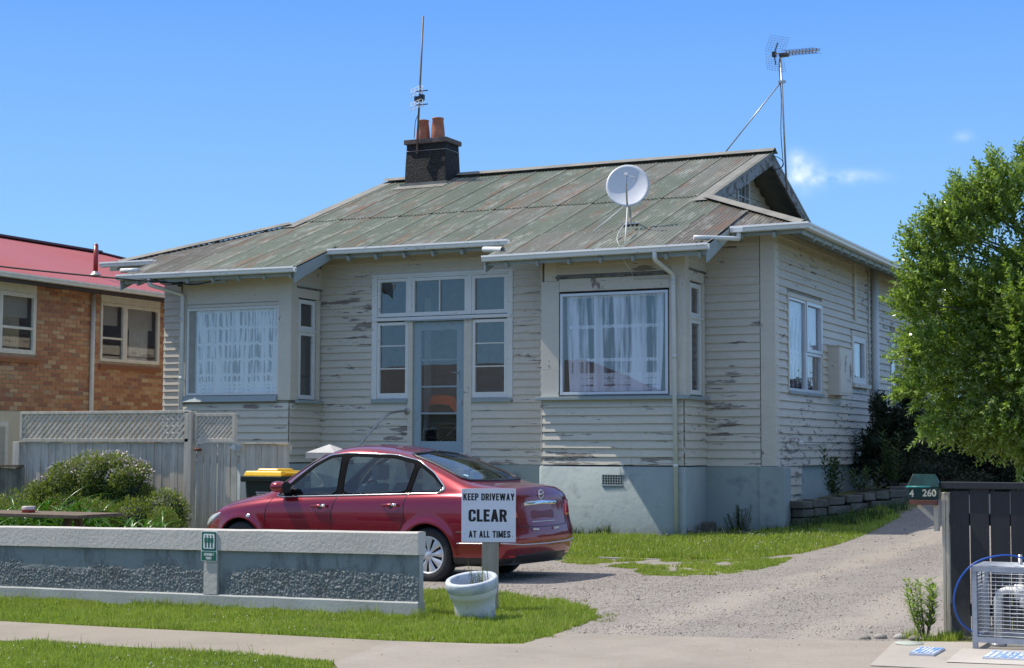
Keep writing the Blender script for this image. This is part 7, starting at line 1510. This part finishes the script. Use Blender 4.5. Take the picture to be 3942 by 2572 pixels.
# flowering bush, strap-leaved clumps, side shrubs by the fence
M['hebe'] = leaf_mat('hebe_leaf', (.085, .13, .025), (.17, .22, .045), .35, .45, (.34, .38, .12)); M['petal'] = plain('pale_pink_flower', (.72, .60, .56), .8, var=.15)
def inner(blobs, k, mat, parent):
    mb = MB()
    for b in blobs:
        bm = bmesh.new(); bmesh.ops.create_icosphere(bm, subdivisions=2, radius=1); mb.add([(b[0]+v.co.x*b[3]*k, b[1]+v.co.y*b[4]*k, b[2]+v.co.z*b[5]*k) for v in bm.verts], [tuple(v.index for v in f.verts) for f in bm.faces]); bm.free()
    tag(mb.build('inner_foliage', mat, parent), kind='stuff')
HB = thing('flowering_bush', 'rounded bush of pale pink flowers in front of the paling fence', 'bush', (-15.9, 18.2, 0)); hbb = [(-15.78, 18.3, .98, .42, .4, .38), (-15.38, 18.3, 1.08, .46, .4, .40), (-15.0, 18.3, 1.08, .42, .38, .38), (-14.75, 18.3, .92, .28, .3, .33), (-16.05, 18.3, .82, .30, .3, .28), (-15.5, 18.2, .62, .6, .45, .42), (-14.95, 18.2, .58, .45, .4, .38)]
hb2 = hbb+[q for i, b in enumerate(hbb) for q in sub_blobs(b[:3], b[3:6], 9, .15, 200+i) if q[2] > .45]; crown('foliage', hb2, 62000, .046, .017, M['hebe'], HB, 41, .45, .45, 'stuff'); rg6 = np.random.default_rng(8); P, d, r_ = blobs_points(hb2, 9000, rg6, .95); k = (d[:, 2] > .1)&(P[:, 2] > 1.02); P = P[k]; D = unit(d[k]+fan(len(P), rg6)*.5); V, F = leaf_quads(P+d[k]*.02, D, unit(np.cross(D, fan(len(P), rg6))), np.full(len(P), .034), np.full(len(P), .026)); tag(np_mesh('flowers', V, F, M['petal'], HB), kind='stuff'); mb = MB(); mb.tube([(-15.9, 18.3, -.1), (-15.95, 18.3, .8)], [.05, .02], 8); mb.build('trunk', M['bark'], HB)
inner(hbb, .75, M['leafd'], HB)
S2B = [(-14.35, 17.9, .45, .42, .35, .42), (-13.95, 18.1, .62, .36, .3, .36), (-13.75, 17.9, .35, .3, .3, .3), (-14.8, 17.6, .45, .5, .35, .40), (-15.3, 17.6, .3, .5, .35, .4)]
S2 = thing('low_shrub', 'dense mid-green shrub right of the flowering bush against the fence', 'shrub', (-14.8, 18.0, 0)); crown('foliage', S2B, 26000, .045, .016, M['hebe'], S2, 43, .3, .5, 'stuff'); mb = MB(); mb.tube([(-14.9, 18, -.1), (-14.9, 18, .4)], .03, 6); mb.build('trunk', M['bark'], S2)
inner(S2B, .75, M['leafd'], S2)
S3 = thing('low_shrub', 'small clipped shrub at the fence foot, nearest the car nose', 'shrub', (-13.9, 17.2, 0)); crown('foliage', [(-13.42, 17.35, .42, .24, .22, .36), (-13.25, 17.3, .22, .24, .2, .3)], 9000, .035, .012, M['hebe'], S3, 44, .3, .5, 'stuff'); mb = MB(); mb.tube([(-13.9, 17.2, -.1), (-13.9, 17.2, .3)], .02, 6); mb.build('trunk', M['bark'], S3)
mb = MB(); mb.box(-18.5, -13.05, 16.45, 19.0, -.3, .26); tag(mb.build('garden_bed', M['soil'], bevel=.05), kind='structure')
S4 = thing('low_shrub', 'light green shrub at the far left edge beside the dark low fence', 'shrub', (-17.6, 17.9, 0)); crown('foliage', [(-16.35, 17.9, .5, .45, .4, .45), (-17.0, 17.8, .45, .6, .4, .5), (-16.0, 17.7, .35, .4, .4, .35)], 14000, .045, .015, M['hebe'], S4, 45, .3, .5, 'stuff'); mb = MB(); mb.tube([(-17.6, 17.9, -.1), (-17.6, 17.9, .4)], .03, 6); mb.build('trunk', M['bark'], S4)
def straps(label, cx, cy, n, L, seed, w=.035):
    T = thing('strap_leaved_plant', label, 'plant', (cx, cy, float(gh(cx, cy)))); rg_ = np.random.default_rng(seed); V = []; F = []
    for i in range(n):
        a = rg_.uniform(0, 6.28); l = L*rg_.uniform(.6, 1.1); up0_ = rg_.uniform(.7, 1.5); b = np.array([cx+rg_.normal()*.16*L/.6, cy+rg_.normal()*.10, float(gh(cx, cy))+.42]); h = np.array([math.cos(a), math.sin(a), 0]); sd_ = np.array([-math.sin(a), math.cos(a), 0]); p = b.copy(); th = up0_; s0 = len(V); K = 7
        for k in range(K+1):
            wd = w*rg_.uniform(.95, 1.05)*math.sin(math.pi*min(.97, .25+.75*k/K)); nn_ = np.array([-h[0]*math.sin(th), -h[1]*math.sin(th), math.cos(th)])*wd*.35
            V += [tuple(p-sd_*wd/2+nn_), tuple(p), tuple(p+sd_*wd/2+nn_)]; p = p+(h*math.cos(th)+np.array([0, 0, math.sin(th)]))*l/K; th -= rg_.uniform(.12, .38)
        for k in range(K): a0 = s0+k*3; F += [(a0, a0+1, a0+4, a0+3), (a0+1, a0+2, a0+5, a0+4)]
    tag(np_mesh('leaves', np.array(V), np.array(F), M['strap'], T, True), kind='stuff')
M['strap'] = leaf_mat('strap_leaf', (.035, .12, .012), (.075, .20, .025), .15, .32, (.07, .17, .03), spec=.4)
straps('large clump of glossy arching strap leaves left of the flowering bush', -15.0, 17.0, 110, .95, 3); straps('glossy strap-leaved clump at the far left behind the table', -15.85, 16.9, 80, .8, 4); straps('strap-leaved clump directly behind the tin on the table', -14.35, 16.8, 50, .75, 5); straps('small upright strap-leaved clump at the right end of the bed', -13.35, 16.8, 36, .60, 6)
# weeds in the pot
WDS = thing('potted_weeds', 'thin pale grass stalks sprouting from the leaning pot', 'plant', (-6.62, 13.1, .33)); st = MB()
for k in range(26): a = rng.uniform(0, 6.28); r_ = rng.uniform(.02, .1); b = Vector((-6.61+r_*math.cos(a), 13.08+r_*.8*math.sin(a), .33)); h = rng.uniform(.06, .17) if k else .24; e = b+Vector((rng.normal()*.05, rng.normal()*.04, h)); st.tube([b, b.lerp(e, .5)+Vector((0, 0, .02)), e], [.0025, .002, .001], 3, False)
M['dryg'] = leaf_mat('pale_grass', (.12, .17, .03), (.25, .27, .08), .4, .6); tag(st.build('stalks', M['dryg'], WDS), kind='stuff')
# ------------------------------------------------------------------ grass, clover, stones
def in_poly(P, poly):
    x, y = P[:, 0], P[:, 1]; c = np.zeros(len(P), bool); n = len(poly)
    for i in range(n):
        x0, y0 = poly[i]; x1, y1 = poly[(i+1) % n]; k = ((y0 > y) != (y1 > y)); xx = (x1-x0)*(y-y0)/((y1-y0) if y1 != y0 else 1e-9)+x0; c ^= k&(x < xx)
    return c
def noise2(P, s, seed):
    rg_ = np.random.default_rng(seed); G = rg_.random((256, 256)); u = P[:, 0]/s+100; v = P[:, 1]/s+100; i = np.floor(u).astype(int); j = np.floor(v).astype(int); fu = u-i; fv = v-j; fu = fu*fu*(3-2*fu); fv = fv*fv*(3-2*fv); g_ = lambda a, b: G[a % 256, b % 256]
    return g_(i, j)*(1-fu)*(1-fv)+g_(i+1, j)*fu*(1-fv)+g_(i, j+1)*(1-fu)*fv+g_(i+1, j+1)*fu*fv
def grass_mat(name, a, b, c3):
    n = NB(name); f = n.noise(1.3, 4, .6); g = n.node('NewGeometry').outputs['Random Per Island']; c = n.mix(n.ramp(f, [(.35, 0.), (.65, 1.)]), a, b); c = n.mix(n.ramp(g, [(.5, 0.), (.95, .9)]), c, c3); c = n.mix(n.ramp(g, [(.02, .8), (.25, 0.)]), c, tuple(x*.4 for x in a)); dry = n.math('MULTIPLY', n.ramp(n.noise(2.2, 5, .65), [(.52, 0.), (.72, 1.)]), .5); c = n.mix(dry, c, (.40, .36, .14)); n.fin(c, .5)
    tl = n.node('BsdfTranslucent'); n.put(tl.inputs[0], n.mix(.5, c, (.22, .36, .03))); ms = n.node('MixShader'); ms.inputs[0].default_value = .42; n.nt.links.new(n.b.outputs[0], ms.inputs[1]); n.nt.links.new(tl.outputs[0], ms.inputs[2]); n.nt.links.new(ms.outputs[0], n.out.inputs[0]); return n.m
M['grass'] = grass_mat('lawn_grass', (.22, .32, .022), (.38, .47, .045), (.58, .64, .16)); M['grasspale'] = grass_mat('dry_grass', (.18, .22, .03), (.28, .28, .07), (.38, .34, .14))
def blades(name, polys, n, h, w, mat, seed, mask=None, excl=None, lean=.5, tall=.0):
    rg_ = np.random.default_rng(seed); xs = [p[0] for q in polys for p in q]; ys = [p[1] for q in polys for p in q]; out_ = []; got = 0
    area = (max(xs)-min(xs))*(max(ys)-min(ys)); P = np.stack([rg_.uniform(min(xs), max(xs), n), rg_.uniform(min(ys), max(ys), n)], 1); k = np.zeros(n, bool)
    for q in polys: k |= in_poly(P, q)
    if excl:
        for q in excl: k &= ~in_poly(P, q)
    if mask is not None: k &= mask(P, rg_)
    P = P[k]; m_ = len(P); Z = gh(P[:, 0], P[:, 1])-.004; a = rg_.uniform(0, 2*np.pi, m_); hh = h*rg_.uniform(.4, 1.15, m_)*(.35+.75*noise2(P, .35, seed+1)+.55*noise2(P, .09, seed+2)); 
    if tall: t_ = rg_.random(m_) < tall; hh[t_] *= rg_.uniform(1.6, 2.6, t_.sum())
    ln = lean*rg_.uniform(.1, 1.0, m_)*hh; dx, dy = np.cos(a)*ln, np.sin(a)*ln; a2 = rg_.uniform(0, 2*np.pi, m_); sx, sy = np.cos(a2)*w/2, np.sin(a2)*w/2
    b = np.stack([P[:, 0], P[:, 1], Z], 1); s = np.stack([sx, sy, np.zeros(m_)], 1); mid = b+np.stack([dx*.35, dy*.35, hh*.6], 1); tip = b+np.stack([dx, dy, hh], 1)
    V = np.stack([b-s, b+s, mid+s*.75, mid-s*.75, tip], 1).reshape(-1, 3); I = np.arange(m_)[:, None]*5; F1 = np.concatenate([I, I+1, I+2, I+3], 1); F2 = np.concatenate([I+3, I+2, I+4, I+4], 1)
    T = np.concatenate([np.concatenate([I, I+1, I+2], 1), np.concatenate([I, I+2, I+3], 1), np.concatenate([I+3, I+2, I+4], 1)])
    print(name, m_); return tag(np_mesh(name, V, T, mat, smooth=False), kind='stuff')
wallfoot = [(-16.5, 13.85), (-7.2, 13.09), (-7.2, 13.3), (-16.5, 14.05)]
lawnA = [(-15.0, 11.83), (-10.78, 11.60), (-9.18, 11.46), (-7.79, 11.39), (-6.48, 11.28), (-5.9, 11.32)]+[p for p in edge]+[(-8.6, 15.25), (-8.6, 13.2), (-14.5, 13.7)]
potf = [(-6.66+.17*math.cos(t), 13.12+.17*math.sin(t)) for t in np.linspace(0, 6.28, 9)[:-1]]
blades('verge_grass', [lawnA], 340000, .052, .0066, M['grass'], 71, excl=[wallfoot, potf], tall=.012)
blades('kerb_grass', [[(-12, 11.0), (-12, 8.6), (-5.4, 8.7), (-5.75, 9.2), (-6.18, 9.95), (-6.91, 10.06), (-8.21, 10.20), (-9.58, 10.26)]], 190000, .048, .0066, M['grass'], 72, tall=.01)
bayf = [[(-11.4, 24.64), (-8.76, 24.64), (-8.76, 25.7), (-7.46, 25.68), (-7.46, 26.1), (-11.4, 26.1)]]
lawnC = [(-13.0, 20.15), (-9.26, 20.12), (-8.0, 20.2)]+[p for p in lawn_edge if p[1] > 18.9 and p[0] > -8.0]+[(-6.1, 26.0), (-7.4, 25.9), (-11.5, 24.9), (-13, 24.9)]
lawnC = [(-13.0, 20.15), (-8.6, 20.17), (-7.4, 20.2), (-6.9, 20.3)]+[(-6.35, 20.5), (-6.0, 21.4), (-5.95, 22.7), (-5.85, 24.5), (-5.8, 26.5), (-6.3, 27.6), (-7.3, 25.85), (-8.8, 24.75), (-11.5, 24.7), (-13, 24.9)]
blades('front_lawn', [lawnC], 210000, .075, .010, M['grass'], 73, excl=bayf, tall=.01)
patchm = lambda P, r_: (noise2(P, .28, 5)*.6+noise2(P, .09, 6)*.4+r_.normal(size=len(P))*.05 > .49)
blades('patchy_grass', [[(-9.2, 20.1), (-8.5, 19.3), (-7.4, 18.6), (-6.8, 17.6), (-6.1, 17.5), (-5.8, 18.3), (-5.75, 19.6), (-5.9, 20.6), (-6.9, 20.1), (-8.0, 20.1)]], 150000, .045, .008, M['grass'], 74, mask=patchm)
edgem = lambda P, r_: (noise2(P, .2, 15)*.6+noise2(P, .07, 16)*.4 > .52)
blades('edge_grass', [[(p[0]+.22, p[1]+.05) for p in edge]+[(p[0]-.05, p[1]) for p in edge[::-1]]], 26000, .03, .007, M['grasspale'], 75, mask=edgem)
blades('rank_grass', [[(-8.8, 24.7), (-7.0, 24.75), (-6.0, 25.5), (-5.9, 27.6), (-6.2, 27.7), (-7.3, 25.8), (-8.8, 25.6)], [(-6.1, 28), (-5.7, 28), (-5.5, 36), (-6.0, 36)]], 34000, .16, .010, M['leafm'], 76, mask=patchm, tall=.03)
blades('wall_foot_grass', [[(-15, 13.75), (-7.1, 13.02), (-7.1, 12.96), (-15, 13.66)], [(-7.17, 12.9), (-7.05, 12.9), (-7.05, 13.4), (-7.17, 13.4)], [(-2.75, 12.5), (-2.35, 12.55), (-2.35, 12.95), (-2.75, 12.9)]], 90000, .085, .006, M['grass'], 77, mask=lambda P, r_: noise2(P, .16, 9) > .42, lean=.35)
blades('bay_foot_grass', [[(-11.4, 24.50), (-8.95, 24.50), (-8.95, 24.62), (-11.4, 24.62)]], 1500, .20, .012, M['leafm'], 78, mask=lambda P, r_: noise2(P, .22, 11) > .5)
# clover heads and litter specks
def specks(name, polys, n, r_, mat, seed, lift, excl=None):
    rg_ = np.random.default_rng(seed); xs = [p[0] for q in polys for p in q]; ys = [p[1] for q in polys for p in q]; P = np.stack([rg_.uniform(min(xs), max(xs), n), rg_.uniform(min(ys), max(ys), n)], 1); k = np.zeros(n, bool)
    for q in polys: k |= in_poly(P, q)
    P = P[k]; k = noise2(P, .5, seed) > .45; P = P[k]; m_ = len(P); c = np.stack([P[:, 0], P[:, 1], gh(P[:, 0], P[:, 1])+lift*rg_.uniform(.7, 1.2, m_)], 1); O = np.array([(1,0,0),(-1,0,0),(0,1,0),(0,-1,0),(0,0,1),(0,0,-1)])*r_; s = rg_.uniform(.6, 1.4, m_)
    V = (c[:, None]+O[None]*s[:, None, None]).reshape(-1, 3); T = np.array([(0,2,4),(2,1,4),(1,3,4),(3,0,4),(2,0,5),(1,2,5),(3,1,5),(0,3,5)]); F = (np.arange(m_)[:, None, None]*6+T[None]).reshape(-1, 3); tag(np_mesh(name, V, F, mat), kind='stuff')
M['clover'] = plain('clover_white', (.55, .52, .45), .9, var=.2)
specks('clover_flowers', [lawnA], 700, .006, M['clover'], 81, .04); specks('clover_flowers', [lawnC], 650, .009, M['clover'], 82, .075); specks('clover_flowers', [[(-10, 10.2), (-6, 9.9), (-5.6, 9.0), (-10, 9.0)]], 260, .007, M['clover'], 83, .04)
def pebbles(name, poly, n, r0, r1, seed, excl=None, mat=None, dens=None):
    rg_ = np.random.default_rng(seed); xs = [p[0] for p in poly]; ys = [p[1] for p in poly]; P = np.stack([rg_.uniform(min(xs), max(xs), n), rg_.uniform(min(ys), max(ys), n)], 1); k = in_poly(P, poly)
    if excl: 
        for q in excl: k &= ~in_poly(P, q)
    if dens: k &= dens(P, rg_)
    P = P[k]; m_ = len(P); r_ = r0+(r1-r0)*rg_.random(m_)**3; c = np.stack([P[:, 0], P[:, 1], gh(P[:, 0], P[:, 1])+.008+r_*.25], 1)
    O = np.array([(1,.2,0),(-1,-.1,.1),(.1,1,0),(-.2,-1,-.1),(.1,0,.7),(0,0,-.6)]); a = rg_.uniform(0, 6.28, m_); ca, sa_ = np.cos(a), np.sin(a); X = O[None, :, 0]*ca[:, None]-O[None, :, 1]*sa_[:, None]; Y = O[None, :, 0]*sa_[:, None]+O[None, :, 1]*ca[:, None]; J = rg_.uniform(.7, 1.2, (m_, 6))
    V = np.stack([X*J, Y*J, O[None, :, 2]*J], -1)*r_[:, None, None]+c[:, None]; T = np.array([(0,2,4),(2,1,4),(1,3,4),(3,0,4),(2,0,5),(1,2,5),(3,1,5),(0,3,5)]); F = (np.arange(m_)[:, None, None]*6+T[None]).reshape(-1, 3)
    o = np_mesh(name, V.reshape(-1, 3), F, mat, matidx=np.repeat(rg_.integers(0, len(mat), m_), 8)); print(name, m_); return tag(o, kind='stuff')
pm = [plain('stone_grey', (.33, .295, .26), .9), plain('stone_pale', (.47, .42, .37), .9), plain('stone_dark', (.19, .17, .155), .9), plain('stone_brown', (.34, .28, .22), .9)]
drv = [(-5.5, 12.2), (-2.75, 12.4), (-2.5, 13), (-2.2, 14), (-1.7, 30), (-5.6, 30), (-5.9, 24.5), (-6.0, 21), (-5.8, 18), (-6.6, 17.4), (-7.5, 18.8), (-9.2, 20), (-9.5, 15.3), (-7.0, 15.05), (-6.3, 14.55), (-5.62, 13.42)]
pebbles('gravel_stones', drv, 150000, .003, .010, 91, mat=pm, dens=lambda P, r_: r_.random(len(P)) < np.clip((noise2(P, .7, 4)*1.5-.15)*np.clip(26/np.maximum(P[:, 1], 1)-.75, .12, 1), 0, 1)); pebbles('loose_stones', drv, 420, .010, .024, 92, mat=pm); pebbles('grit', [(-5.4, 11.9), (-2.7, 12.1), (-2.7, 11.5), (-5.3, 11.3)], 2600, .003, .009, 93, mat=pm, dens=lambda P, r_: noise2(P, .3, 7) > .5)
litter = [(-10.5, 11.5), (-6.5, 11.2), (-5.4, 11.4), (-2.8, 12.2), (-2.8, 11.0), (-6.0, 10.0), (-9.5, 10.4)]
pebbles('leaf_litter', litter, 260, .004, .014, 95, mat=[plain('litter_brown', (.16, .10, .06), .9), plain('litter_straw', (.45, .36, .2), .9)])
GN = {'fishing_rod': 'fishing rods in the glazed porch', 'strap_leaved_plant': 'strap-leaved plants along the fence bed', 'low_shrub': 'low shrubs in the fence bed', 'tall_weed': 'weeds above the stone wall', 'utility_cover': 'utility covers in the pavement', 'rock': 'rocks lying on the ground', 'opposite_house': 'houses across the street', 'blue_hose': 'blue hose pieces on the cage'}
for o in bpy.data.objects:
    nm = o.name.split('.')[0]
    if o.parent is None and nm in GN: o['group'] = GN[nm]
# ------------------------------------------------------------------ tidy helper flags
for o in bpy.data.objects:
    if '_local' in o: del o['_local']
